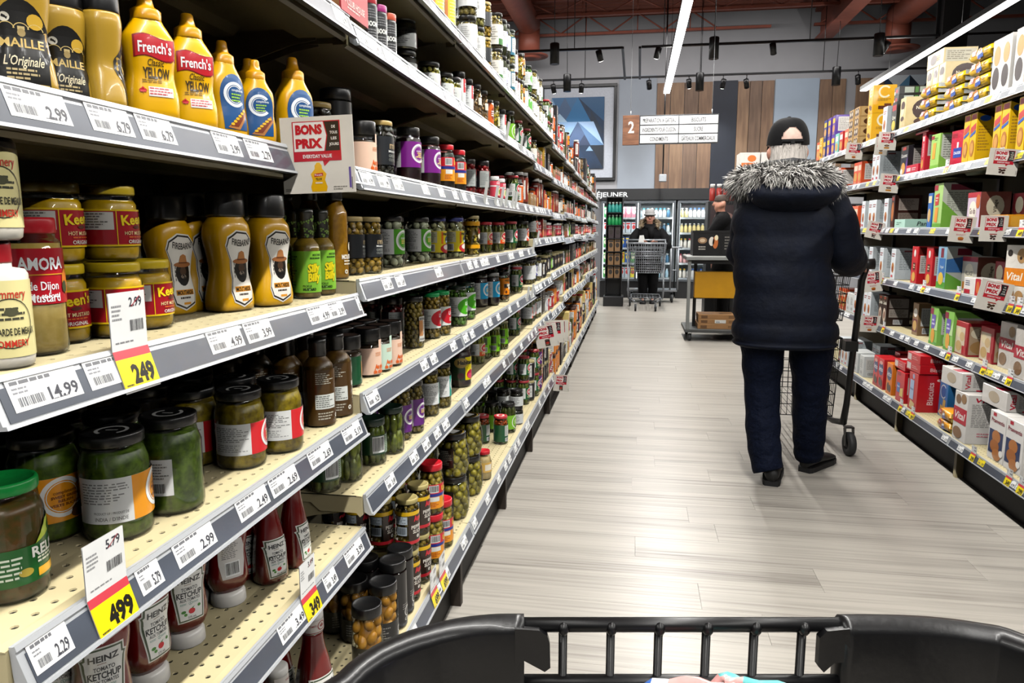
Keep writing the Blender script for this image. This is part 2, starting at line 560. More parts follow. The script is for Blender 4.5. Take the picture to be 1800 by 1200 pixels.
tri((0, 1), (.5, 1), (.25, .62), '#2f5d86'); tri((0, 1), (0, .66), (.22, .66), '#6f93b6'); tri((.25, 1), (.5, .66), (0, .66), '#3c5576', 2)
tri((.5, 1), (1, 1), (1, .66), '#18486e'); tri((.25, .66), (.75, .66), (.5, 1), '#1d6292', 3); tri((.75, .82), (1, .5), (.72, .5), '#0f2237', 2)
tri((0, .66), (.3, .66), (.15, .78), '#9db8cf', 4); tri((0, .66), (.5, .66), (.25, .33), '#86a9cf', 2)
tri((.5, .66), (1, .33), (.3, .33), '#5b7fa8', 3); tri((.28, .33), (.75, .33), (.5, .66), '#425a80', 4); tri((.5, .66), (.8, .66), (1, .33), '#9fbde0', 5)
tri((.5, .33), (.75, .33), (.63, .48), '#2b3a58', 6); tri((0, .33), (.5, .33), (0, 0), '#1b3c60'); tri((.25, 0), (.75, 0), (.5, .33), '#173453', 2)
tri((.75, .33), (1, .33), (1, 0), '#0b1623', 2); tri((.66, .25), (.8, .25), (.73, .32), '#88a9c4', 5); tri((0, 0), (.25, .33), (.5, 0), '#254c76', 3)
ob('triangle_print', ap.onto(MB(), lambda x, z, e: (x, -.055-e*2, z)), art)

# ceiling: corrugated steel deck, joists, duct
rust = mat('ceiling_deck_rust', '#8c4a38', .6, noise=(3, .2))
rust2 = mat('joist_rust', '#96503e', .5, noise=(6, .2))
cm = MB()
prof = []
y = -4.0
while y < 14.4:
    prof += [(y, 5.02), (y+.035, 5.10), (y+.10, 5.10), (y+.135, 5.02)]
    y += .2
n = len(prof)
cm.add([(-7, p[0], p[1]) for p in prof]+[(10, p[0], p[1]) for p in prof], [(i, i+1, n+i+1, n+i) for i in range(n-1)], rust)
cm.box(-7, -4, 5.11, 10, 14.4, 5.16, rust)
ceiling = struct(ob('ceiling', cm))
def joist(y, z0, x0, x1, top=5.0, pitch=.9):
    j = emp('roof_joist', (x0, y, z0))
    L = x1-x0
    h = top-z0
    m = MB()
    for zz in (0, h): m.box(0, -.035, zz-.02, L, .035, zz+.02, rust2)
    ob('chord', m, j)
    i = 0; x = .1
    while x < L-pitch:
        w = MB()
        w.tube([(x, 0, .02), (x+pitch/2, 0, h-.02), (x+pitch, 0, .02)], .014, rust2, n=6)
        w.tube([(x+pitch/2, 0, .02), (x+pitch/2, 0, h-.02)], .010, rust2, n=6)
        ob('web', w, j)
        x += pitch
    return j
J = [(13.85, 4.66, -6.9, 2.2, 'rust red truss joist nearest the back wall'), (13.85, 4.66, 2.9, 9.8, 'rust red truss joist beyond the sloping beam'),
     (12.95, 4.74, -6.9, 9.8, 'rust red truss joist one bay before back wall'), (11.6, 4.74, -6.9, 9.8, 'rust red truss joist high over the trolley')]
for a in J: tag(joist(*a[:4]), a[4], 'joist')
bm_ = MB()
bm_.prism([(2.98, 4.46), (3.24, 4.46), (3.24, 4.50), (3.14, 4.50), (3.14, 4.95), (3.24, 4.95), (3.24, 5.0), (2.98, 5.0), (2.98, 4.95), (3.08, 4.95), (3.08, 4.50), (2.98, 4.50)], 'y', -3.9, 14.2, rust2)
tag(ob('roof_beam', bm_), 'rust red steel beam running along the ceiling', 'beam')
du = emp('air_duct', (-1.93, 13.3, 4.7)); tag(du, 'round rust red duct dropping to a ceiling diffuser', 'duct')
d1 = MB()
n_ = 60
rings = []
for i in range(n_):
    yy = -4.5+i*(4.8/n_)
    rr = .20*(1.0+(.02 if i % 2 else 0))
    rings.append([(rr*cos(2*pi*k/18), yy, .08+rr*sin(2*pi*k/18)) for k in range(18)])
d1.loft(rings, rust2); ob('pipe', d1, du)
d2 = MB(); d2.lathe([(.19, -.42), (.19, .06)], rust2, n=18, cy=.25); ob('drop', d2, du)
d3 = MB(); d3.lathe([(.10, -.49), (.2, -.485), (.2, -.47), (.25, -.46), (.34, -.455), (.34, -.44), (.2, -.42)], rust2, n=24, cy=.25); ob('diffuser', d3, du)
du2 = emp('air_duct', (4.15, 13.3, 4.6)); tag(du2, 'rust red duct with diffuser right of the sloping beam', 'duct')
for nm in ('pipe', 'drop', 'diffuser'):
    src = [c for c in du.children if c.name.startswith(nm)][0]
    ob(nm, src.data, du2)
COLM = mat('column_black', '#070708', .6, spec=.2, noise=(20, .3))
colm = MB(); colm.prism([(-.15, -.13), (.15, -.13), (.15, -.09), (.02, -.09), (.02, .09), (.15, .09), (.15, .13), (-.15, .13), (-.15, .09), (-.02, .09), (-.02, -.09), (-.15, -.09)], 'z', 0, 5.0, COLM)
colm.box(-.18, -.18, 0, .18, .18, .02, COLM)
colm.box(-.12, -.11, .02, .12, .11, 5.0, COLM)
tag(ob('steel_column', colm, None, (3.93, 10.75, 0)), 'black steel column rising behind the biscuit shelves', 'column')

# strip lights
def strip(x, y0, y1, label):
    s = emp('strip_light', (x, (y0+y1)/2, LIGHT_Z)); tag(s, label, 'light', 'linear lights over the aisles')
    L = (y1-y0)/2
    ob('housing', MB().cbox(-.052, -L, 0, .052, L, .06, .004, mat('lamp_housing', '#d9d9d6', .4)), s)
    ob('diffuser', MB().box(-.048, -L+.01, -.01, .048, L-.01, .0, emit_mat('lamp_diffuser', (1, .985, .95, 1), 9.0)), s)
    w = MB()
    yy = -L+.4
    while yy < L:
        w.tube([(0, yy, .06), (0, yy, 5.02-LIGHT_Z)], .0025, BLACKM, n=5); yy += 2.4
    ob('suspension_wire', w, s)
strip(.44, -3.6, 12.6, 'long glowing strip light hung over this aisle')
strip(3.50, -3.1, 12.9, 'long glowing strip light over the biscuit shelf side')

# track lights
def track(pts, label):
    t = emp('light_track', pts[0]); tag(t, label, 'track')
    m = MB(); o = Vector(pts[0])
    for a, b in zip(pts, pts[1:]): m.bar(Vector(a)-o, Vector(b)-o, .035, .03, BLACKM)
    ob('rail', m, t)
    w = MB(); x = pts[0][0]+.3
    while x < max(p[0] for p in pts):
        w.tube([(x-o.x, 0, .015), (x-o.x, 0, 5.0-o.z)], .006, BLACKM, n=5); x += 1.9
    ob('stem', w, t)
track([(-5, 10.8, 3.71), (-.235, 10.8, 3.71), (-.235, 13.0, 3.71)], 'black light track on the near side, over the condiment shelves')
track([(0.02, 10.8, 3.71), (7.5, 10.8, 3.71)], 'black light track on the near side, beyond the strip light')
track([(-5, 13.0, 3.73), (7.5, 13.0, 3.73)], 'long black light track running beside the back wall')
track([(0.0, 10.82, 3.71), (0.01, 13.0, 3.71)], 'short black track joining the near and far tracks')
lampface = emit_mat('lamp_face', (1, .98, .95, 1), 12)
def pendant(x, y, z, label):
    p = emp('pendant_lamp', (x, y, z)); tag(p, label, 'lamp', 'black cylinder pendants')
    m = MB(); m.lathe([(.045, -.125), (.065, -.13), (.065, .14), (.06, .15), (.0, .15)], BLACKM, n=18); ob('shade', m, p)
    m = MB(); m.lathe([(0, -.124), (.05, -.124)], lampface, n=16); ob('bulb', m, p)
    m = MB(); m.tube([(0, 0, .15), (.02*R.uniform(-1, 1), 0, .8), (0, 0, 5.0-z)], .005, BLACKM, n=5); ob('cord', m, p)
for u, v, Y, lb in ((975, 96, 10.8, 'black cylinder pendant over the duct diffuser side'), (997, 147, 13, 'black cylinder pendant in front of the blue picture'),
                    (1255, 86, 10.8, 'black cylinder pendant over the aisle sign, nearer one'), (1230, 145, 13, 'black cylinder pendant before the wooden wall panel'),
                    (1545, 80, 10.8, 'black cylinder pendant beside the dark column'), (1470, 135, 13, 'black cylinder pendant above the capped man')):
    q = ony(u, v, Y-.1); pendant(q.x, Y-.1, q.z, lb)
def trackspot(u, v, Y, tx, lit, label):
    q = ony(u, v, Y)
    p = emp('track_spotlight', (q.x, Y, q.z)); tag(p, label, 'lamp', 'small spotlights on the light tracks')
    d = Vector((tx, .5, -.75)).normalized()
    m = MB(); m.tube([tuple(-d*.07), tuple(d*.07)], .042, BLACKM, n=12); ob('head', m, p)
    m = MB(); m.tube([tuple(d*.071), tuple(d*.074)], .036, lampface if lit else BLACKM, n=12); ob('lens', m, p)
    m = MB(); m.tube([(0, 0, .05), (0, 0, 3.72-q.z)], .008, BLACKM, n=6); ob('arm', m, p)
    if lit: spot('spot_beam', (q.x+d.x*.1, Y+d.y*.1, q.z+d.z*.1), (q.x+d.x*2, Y+d.y*2.6, q.z+d.z*2), 40, 75)
for a in ((1054, 98, 10.8, .2, 1, 'lit track spotlight left of the strip light'), (1156, 93, 10.8, -.2, 1, 'lit track spotlight left of strip light top'),
          (1359, 86, 10.8, .2, 0, 'dark track spotlight right of the nearer pendant'), (1556, 82, 10.8, -.3, 1, 'lit track spotlight touching the pendant near column'),
          (973, 156, 13, .1, 1, 'lit track spotlight at left edge of picture'), (1022, 155, 13, -.1, 1, 'lit track spotlight above middle of picture'),
          (1141, 149, 13, .1, 0, 'dark track spotlight left of the wooden panel'), (1211, 147, 13, .1, 1, 'lit track spotlight over the wooden panel'),
          (1271, 147, 13, -.1, 1, 'lit track spotlight over the navy panel'), (1312, 147, 13, .2, 0, 'dark track spotlight above the second wooden panel'),
          (1508, 140, 13, .2, 0, 'dark track spotlight near end of second strip light')):
    trackspot(*a)

# aisle sign
sg = emp('aisle_sign', (-.18, 9.25, 2.235)); tag(sg, 'hanging aisle sign with number 2 and six white category strips', 'sign')
SW, SH = 1.115, .345
sgw = mat('sign_wood', '#8a5a3c', .5, col2='#6b4129', noise=(8, .3), stretch=(1, 1, 5))
ob('number_board', MB().cbox(0, -.02, 0, .195, .02, SH, .002, sgw), sg)
p = Print(); p.text('2', .1, .21, .135, '#f4f1ea', 2, w=.07, bold=.02)
ob('number', p.onto(MB(), lambda x, z, e: (x, -.02-e*3, z)), sg)
ob('frame', MB().cbox(.197, -.012, .005, SW, .012, SH-.002, .002, mat('sign_frame', '#2d2f33', .5)), sg)
words = (('PRÉPARATION À GÂTEAU', 'BISCUITS'), ('INGRÉDIENTS POUR CUISSON', 'SUCRE'), ('CONDIMENTS', 'GÂTEAUX COMMERCIAUX'))
cw = (SW-.197-.03)/2
for r_ in range(3):
    for q in range(2):
        x0 = .207+q*(cw+.01); z0 = SH-.012-(r_+1)*.107+.006
        m = MB(); m.cbox(x0, -.02, z0, x0+cw, -.0125, z0+.095, .002, mat('sign_strip', '#e9e9ea', .5))
        p = Print(); t = words[r_][q]; p.text(t, x0+cw/2, z0+.048, .048, '#2f3034', 2, w=min(.39, .021*len(t)), bold=.015)
        for sx in (.06, cw-.06): p.ell(x0+sx, z0+.08, .004, .004, '#777777', 2, 8)
        p.onto(m, lambda x, z, e: (x, -.02-e*3, z))
        ob('category_strip', m, sg)
for x in (.09, SW-.08):
    w = MB(); w.tube([(x, 0, SH), (x, 0, SH+.05)], .006, ALU, n=6); w.tube([(x, 0, SH), (x, 0, 5.0-2.235)], .0022, ALU, n=5); ob('hanger', w, sg)
pl_ = emp('ceiling_sensor', (.42, 12.6, 2.02)); tag(pl_, 'small grey sensor hanging on a rod below the sign', 'sensor')
m = MB(); m.tube([(0, 0, .1), (0, 0, 2.9)], .012, BLACKM, n=6); ob('rod', m, pl_)
m = MB(); m.cbox(-.06, -.05, -.02, .06, .05, .1, .01, mat('sensor_grey', '#9fa3a8', .4)); ob('housing', m, pl_)
# ------------------------------------------------------------------ shelving
DEP = .42
BW = .875
LY0 = 1.407-BW
S1H = [1.84, 1.645, 1.375, 1.118, .872, .628]        # nearest condiment bay, top to bottom
T1H = [1.84, 1.635, 1.365, 1.145, .912, .695]        # further bays
LBASE, RBASE = .281, .20
RH = [1.885, 1.585, 1.25, .912, .587]
LF, LFB, RF, RFB = .55, .525, 1.69, 1.61
HOLE = mat('hole_shade', '#0b0a07', .9)  # shade inside the perforations, painted as a dark sheet below them
FOOT = mat('foot_brown', '#2a2119', .6, noise=(10, .3))
YELLOWTAG = '#f2d913'
_SM = {}

def deck_mesh(s, depth):
    k = ('deck', s, depth)
    if k in _SM: return _SM[k]
    m = MB()
    D = depth
    pf = [(0, 0), (D, 0), (D, -.018), (.115, -.018), (.095, -.036), (.014, -.036), (.006, -.045), (0, -.040)]
    m.prism([(s*a, b) for a, b in pf], 'y', .001, BW-.001, CREAM)
    hp = [(.20, -.018), (.215, -.032), (.255, -.032), (.27, -.018)]
    m.prism([(s*a, b) for a, b in hp], 'y', .03, BW-.03, CREAM)
    m.box(min(s*.0, s*.028), BW-.004, -.05, max(s*.0, s*.028), BW-.001, .003, CREAM2)
    _SM[k] = m.mesh('shelf')
    return _SM[k]
def perf_mesh(s, d1=.34):
    k = ('perf', s)
    if k in _SM: return _SM[k]
    m = MB(); p = .025; r = .0036; z = .0022
    nd, ny = int((d1-.012)/p), int(BW/p)
    oct_ = [(cos(pi/4*i), sin(pi/4*i)) for i in range(8)]
    sq = [(1, 0), (1, 1), (0, 1), (-1, 1), (-1, 0), (-1, -1), (0, -1), (1, -1)]
    vs, fs = [], []
    for a in range(nd):
        for b in range(ny):
            cx, cy = .012+p*(a+.5), p*(b+.5)
            o = len(vs)
            for (qx, qy), (ox, oy) in zip(sq, oct_):
                vs.append((s*(cx+qx*p/2), cy+qy*p/2, z))
            for ox, oy in oct_: vs.append((s*(cx+ox*r*1.15), cy+oy*r*1.15, z))
            for ox, oy in oct_: vs.append((s*(cx+ox*r), cy+oy*r, .0003))
            for i in range(8):
                j = (i+1) % 8
                fs.append((o+i, o+j, o+8+j, o+8+i)); fs.append((o+8+i, o+8+j, o+16+j, o+16+i))
    m.add(vs, fs, CREAM)
    m.add([(s*.012, 0, .0004), (s*(.012+nd*p), 0, .0004), (s*(.012+nd*p), ny*p, .0004), (s*.012, ny*p, .0004)], [(0, 1, 2, 3)], HOLE)
    z0 = [(0, .0), (.012, z), (.012, 0)]
    m.prism([(s*a, b) for a, b in [(0, 0), (.0, .001), (.012, z), (.012, 0)]], 'y', 0, BW, CREAM)
    m.prism([(s*a, b) for a, b in [(.012+nd*p, 0), (.012+nd*p, z), (DEP, z), (DEP, 0)]], 'y', 0, BW, CREAM)
    _SM[k] = m.mesh('perforated_top')
    return _SM[k]
def rail_pt(t, e): return (-.004-.016*t-.94*e, .004-.044*t+.342*e)
def rail_mesh(s):
    k = ('rail', s)
    if k in _SM: return _SM[k]
    m = MB()
    a, b = rail_pt(0, 0), rail_pt(1, 0)
    pf = [(-.0005, .004), a, rail_pt(0, .003), rail_pt(.12, .003), rail_pt(.14, .0005), rail_pt(.93, .0005), rail_pt(.95, .004), rail_pt(1.03, .004), (b[0]+.006, b[1]-.001), (-.003, -.034)]
    m.prism([(s*p, q) for p, q in pf], 'y', .004, BW-.004, ALU)
    q = [rail_pt(.24, .0006), rail_pt(.24, .0014), rail_pt(.92, .0014), rail_pt(.92, .0006)]
    m.prism([(s*p, z) for p, z in q], 'y', .012, BW-.012, SLATE)
    _SM[k] = m.mesh('price_rail')
    return _SM[k]
def strip_mesh(s):
    k = ('clear', s)
    if k in _SM: return _SM[k]
    m = MB()
    vs = []
    for t in (.13, .94):
        for y in (.006, BW-.006):
            p = rail_pt(t, .0034); vs.append((s*p[0], y, p[1]))
    m.add(vs, [(0, 1, 3, 2)], CLEAR)
    _SM[k] = m.mesh('clear_strip')
    return _SM[k]
def tag_mesh(s, price, w, col='#f3f3f1', fine=True):
    k = ('tag', s, price, round(w, 3), col, fine)
    if k in _SM: return _SM[k]
    P = Print()
    P.rect(0, .24, w, .93, col, 0)
    ink = '#3c3d46'
    if fine:
        P.lines(.004, .74, w*.72, .86, 1, '#6b6c70', 1, .6)
        P.lines(.004, .56, w*.4, .72, 2, '#8b8c90', 1)
        P.bars(.005, .30, w*.46, .52, '#6d6e74', None, 1)
        P.text(price, w-.004, .45, .26*1.0, ink, 2, w=w*(.34 if len(price) < 5 else .44), bold=.02, align='r')
        P.lines(w*.55, .28, w*.9, .34, 1, '#8b8c90', 1)
    else:
        P.rect(w*.08, .36, w*.42, .5, '#a5a6aa', 1); P.rect(w*.58, .40, w*.92, .60, '#74757c', 1); P.rect(w*.08, .74, w*.7, .79, '#b9babd', 1)
    m = MB()
    # map: x along the rail, z is height fraction (t = 1 - z)
    def f(x, z, e):
        p = rail_pt(1-z, .0018+e); return (s*p[0], -s*x, p[1])
    P.onto(m, f, eps=.0002, base=0)
    _SM[k] = m.mesh('price_tag')
    return _SM[k]
def bracket_mesh(s, depth):
    k = ('br', s, depth)
    if k in _SM: return _SM[k]
    m = MB()
    for y in (.0,):
        q = 1 if s < 0 else .48
        m.prism([(s*a, b) for a, b in [(.06, -.019), (depth, -.019), (depth, -.105*q), (depth-.15, -.095*q), (.11, -.048*max(q, .8)), (.06, -.040)]], 'y', y, y+.004, CREAM2)
    _SM[k] = m.mesh('bracket')
    return _SM[k]

PRICES = ['2.99', '3.49', '4.99', '3.99', '5.79', '2.49', '6.79', '4.29', '1.99', '5.49']
SHELVES = {}
def shelf(bay, s, F, h, y0, depth, perf, fine, tags=None, key=None, base=False):
    sh = ob('shelf', deck_mesh(s, depth), bay, (s*(F-bay['F']), 0, h))
    if perf: ob('perforated_top', perf_mesh(s), sh)
    ob('price_rail', rail_mesh(s), sh)
    ob('clear_strip', strip_mesh(s), sh)
    if not base:
        for by in (.004, BW-.008): ob('bracket', bracket_mesh(s, depth), sh, (0, by, 0))
    y = .015
    if tags is not None:
        X = s*(F+.015)
        for u0, u1, pr, col in tags:
            a, b = y_at(u0, X, h-.02), y_at(u1, X, h-.02)
            ya = (a if s < 0 else b) - y0
            if s > 0: ya = a-y0
            w = min(abs(b-a), BW-.008-(ya if s < 0 else 0))
            if a-y0 < .012: 
                ya = .014
            ob('price_tag', tag_mesh(s, pr, min(w, .09), col), sh, (0, ya, 0))
    else:
        while y < BW-.09:
            w = R.choice((.062, .062, .07))
            if R.random() < (.92 if h > 1.2 else .78):
                pr = R.choice(PRICES)
                col = YELLOWTAG if (s > 0 and R.random() < .16) else '#f3f3f1'
                yy = y if s < 0 else y+w
                ob('price_tag', tag_mesh(s, pr if fine else '0', w, col, fine), sh, (0, yy, 0))
            y += w + (R.choice((.004, .03, .05, .10)) if R.random() < .8 else .16)
    return sh
def bay(side, i, y0, heights, base_h, label, perf=(), fine=True, tags={}):
    s, F, FB = (-1, LF, LFB) if side == 'L' else (1, RF, RFB)
    b = emp('shelving_bay', (s*F, y0, 0))
    b['F'] = F
    tag(b, label, 'shelving', 'condiment shelving run' if side == 'L' else 'biscuit shelving run')
    for k, h in enumerate(heights):
        sh = shelf(b, s, F, h, y0, DEP if k else .40, k in perf, fine, tags.get(k))
        SHELVES[(side, i, k)] = h
    k = len(heights)
    shelf(b, s, FB, base_h, y0, DEP+.03, k in perf, fine, tags.get(k), base=True)
    SHELVES[(side, i, k)] = base_h
    m = MB()
    x0, x1 = sorted((s*DEP, s*(DEP+.02)))
    m.box(x0, .001, .02, x1, BW-.001, 2.05, BACKP); ob('back_panel', m, b)
    m = MB()
    x0, x1 = sorted((s*(DEP-.02), s*(DEP+.005)))
    m.box(x0, 0, .02, x1, .014, 2.05, BLACKM)
    um = m.mesh('upright')
    for y in (.0, BW-.014): ob('upright', um, b, (0, y, 0))
    kx = FB+.055-F
    m = MB(); x0, x1 = sorted((s*kx, s*(kx+.012))); m.box(x0, .0, 0, x1, BW, base_h-.045, DARK); ob('kick_plate', m, b)
    m = MB(); x0, x1 = sorted((s*(kx-.035), s*(kx+.3)))
    m.box(x0, BW-.03, 0, x1, BW-.002, base_h-.044, FOOT if side == 'L' else CREAM2); ob('foot', m, b)
    return b

W_ = '#f3f3f1'
tagsS = {
 0: None,
 1: [(395, 440, '4.99', W_), (470, 505, '5.49', W_), (560, 585, '6.79', W_)],
 2: [(-40, 75, '2.99', W_), (112, 190, '6.79', W_), (203, 268, '6.79', W_), (342, 389, '3.99', W_), (401, 445, '2.79', W_)],
 3: [(-30, 95, '14.99', W_), (110, 205, '5.79', W_), (333, 393, '4.99', W_), (400, 447, '3.99', W_), (516, 553, '4.99', W_), (553, 580, '3.99', W_), (604, 626, '2.99', W_)],
 4: [(-30, 45, '2.29', W_), (205, 245, '5.79', W_), (272, 342, '2.99', W_), (386, 440, '2.49', W_), (446, 494, '2.69', W_), (517, 556, '2.69', W_), (579, 612, '5.19', W_)],
 5: [(463, 507, '3.49', W_), (545, 566, '3.49', W_), (584, 614, '3.99', W_)],
}
tagsS = {k: v for k, v in tagsS.items() if v}
NUM = ['nearest', 'second', 'third', 'fourth', 'fifth', 'sixth', 'seventh', 'eighth', 'ninth', 'tenth', 'eleventh', 'last']
NL = 12
for i in range(NL):
    y0 = LY0+i*BW
    if i == 0: hs = S1H
    elif i < 4: hs = T1H
    elif i == 4: hs = [1.84, 1.60, 1.365, 1.19, .93, .70]
    else: hs = [1.80-.02*(i-5), 1.58, 1.37-.01*(i % 3), 1.17+.02*(i % 2), .95, .72-.02*(i % 3)]
    bay('L', i, y0, hs, LBASE if i < 5 else .20, 'cream steel condiment shelving bay, %s from the camera' % NUM[i],
        perf=(3, 4, 5, 6) if i < 3 else (5, 6) if i == 3 else (), fine=i < 4, tags=tagsS if i == 0 else {})
RY0 = 3.95-2*BW
NR = 6
for i in range(NR):
    y0 = RY0+i*BW
    bay('R', i, y0, RH, RBASE, 'cream steel biscuit shelving bay, %s from the camera' % NUM[i],
        perf=(3, 4, 5) if i in (1, 2) else (4, 5) if i == 3 else (), fine=i < 4)
# ------------------------------------------------------------------ packaged goods: builders
PR = {}
def bright(h, f):
    h = h.lstrip('#')
    return '#' + ''.join('%02x' % min(240, int(int(h[i:i+2], 16)*f)) for i in (0, 2, 4))
PASTE = lambda n, a, b, sc=90, amt=.1: mat('contents_' + n, a, .35, coat=.0, col2=b, noise=(sc, amt))
def smooth_keys(K, n=26):
    out = []
    m = len(K)
    for i in range(m-1):
        p0, p1, p2, p3 = K[max(0, i-1)], K[i], K[i+1], K[min(m-1, i+2)]
        q = max(1, int(round(n/(m-1))))
        for j in range(q):
            t = j/q
            out.append(tuple(.5*((2*b)+(-a+c)*t+(2*a-5*b+4*c-d)*t*t+(-a+3*b-3*c+d)*t**3) if k else b+(c-b)*t for k, (a, b, c, d) in enumerate(zip(p0, p1, p2, p3))))
    out.append(tuple(K[-1]))
    return out
def bottle_mesh(mb, secs, m, c=None, n=28):
    rings = []
    for (z, rx, ry, e) in secs:
        ring = []
        for i in range(n):
            a = 2*pi*i/n; ca, sa = cos(a), sin(a)
            ring.append((rx*copysign(abs(ca)**(2/e), ca), ry*copysign(abs(sa)**(2/e), sa), z))
        rings.append(ring)
    mb.loft(rings, m, c)
    return mb
def flatmap(secs):
    def at(z):
        if z <= secs[0][0]: return secs[0]
        for a, b in zip(secs, secs[1:]):
            if a[0] <= z <= b[0]:
                t = (z-a[0])/max(1e-9, b[0]-a[0])
                return tuple(p+(q-p)*t for p, q in zip(a, b))
        return secs[-1]
    def f(x, z, e):
        _, rx, ry, ex = at(z)
        t = min(.985, abs(x)/rx)
        w = (1-t**ex)**(1/ex)
        nx, ny = copysign(t**(ex-1)/rx, x), -(w**(ex-1))/ry
        l = hypot(nx, ny)
        return (copysign(t*rx, x)+nx/l*e, -ry*w+ny/l*e, z)
    return f
def cylmap(rz):
    def f(x, z, e):
        r = (rz(z) if callable(rz) else rz)
        a = x/(rz(.06) if callable(rz) else rz)
        return ((r+e)*sin(a), -(r+e)*cos(a), z)
    return f
def reg(key, name, desc, cat, parts, hw, hd, h):
    PR[key] = dict(name=name, desc=desc, cat=cat, parts=parts, hw=hw, hd=hd, h=h)

def fill_contents(kind, r, z0, z1, c1, c2, key):
    """pieces lying against the wall of the jar, around a core of brine"""
    m = MB()
    rr = random.Random(key)
    if kind != 'halves': c1, c2 = bright(c1, 1.28), bright(c2, 1.35)
    A = PASTE(c1+c2, c1, c2, 70)
    core = mat('brine_' + c2, c2, .3, noise=(50, .4))
    if kind == 'paste':
        m.lathe([(r*.8, z0), (r, z0+.006), (r, z1), (0, z1)], PASTE('p'+c1+c2, c1, c2, 110, .2), n=24)
        return m
    m.lathe([(r*.5, z0+.001), (r*.66, z0+.008), (r*.66, z1-.01), (0, z1-.006)], core, n=14)
    if kind == 'olives' or kind == 'bigolives' or kind == 'onions':
        q = r*{'olives': .30, 'bigolives': .27, 'onions': .34}[kind]
        z = z0+q*.9; lay = 0
        while z < z1-q*.3:
            n = max(5, int(2*pi*(r-q)/(q*1.95)))
            for i in range(n):
                a = 2*pi*(i+.5*(lay % 2))/n+rr.uniform(-.1, .1)
                d = r-q*rr.uniform(1.0, 1.2)
                e = q*rr.uniform(.86, 1.06)
                m.ball(d*cos(a), d*sin(a), z+rr.uniform(-.15, .15)*q, e, e, e*(1.18 if kind != 'onions' else 1), A, n=9, k=6,
                       rot=Matrix.Rotation(rr.uniform(-.7, .7), 3, 'X') @ Matrix.Rotation(rr.uniform(-.7, .7), 3, 'Y'))
            z += q*1.6; lay += 1
    elif kind == 'halves':
        for i in range(16):
            a = 2*pi*i/5.3+rr.uniform(-.2, .2); q = r*rr.uniform(.42, .5)
            m.ball((r-q*.78)*cos(a), (r-q*.78)*sin(a), z0+q*.8+(z1-z0-q*1.4)*i/15, q*.76, q*.76, q*1.15, A, n=12, k=8, rot=Matrix.Rotation(rr.uniform(-.5, .5), 3, 'X') @ Matrix.Rotation(rr.uniform(-.5, .5), 3, 'Y'))
    elif kind == 'pickles':
        h = z1-z0
        for i in range(9):
            a = 2*pi*i/9+rr.uniform(-.15, .15); q = r*rr.uniform(.25, .32)
            for zz, hh in ((z0+h*.27, h*.26), (z0+h*.74, h*.25)):
                m.ball((r-q*1.02)*cos(a), (r-q*1.02)*sin(a), zz+rr.uniform(-.04, .04)*h, q, q, hh*rr.uniform(.9, 1.1), A, n=8, k=6)
    elif kind == 'slices' or kind == 'chunks':
        for i in range(70):
            a = rr.uniform(0, 2*pi); q = r*rr.uniform(.16, .30)
            m.ball((r-q*.9)*cos(a), (r-q*.9)*sin(a), rr.uniform(z0+q, z1-q*.6), q*.9, q*.9, q*rr.uniform(.5, 1), A, n=7, k=4,
                   rot=Matrix.Rotation(rr.uniform(0, 3), 3, 'X') @ Matrix.Rotation(rr.uniform(0, 3), 3, 'Z'))
    return m

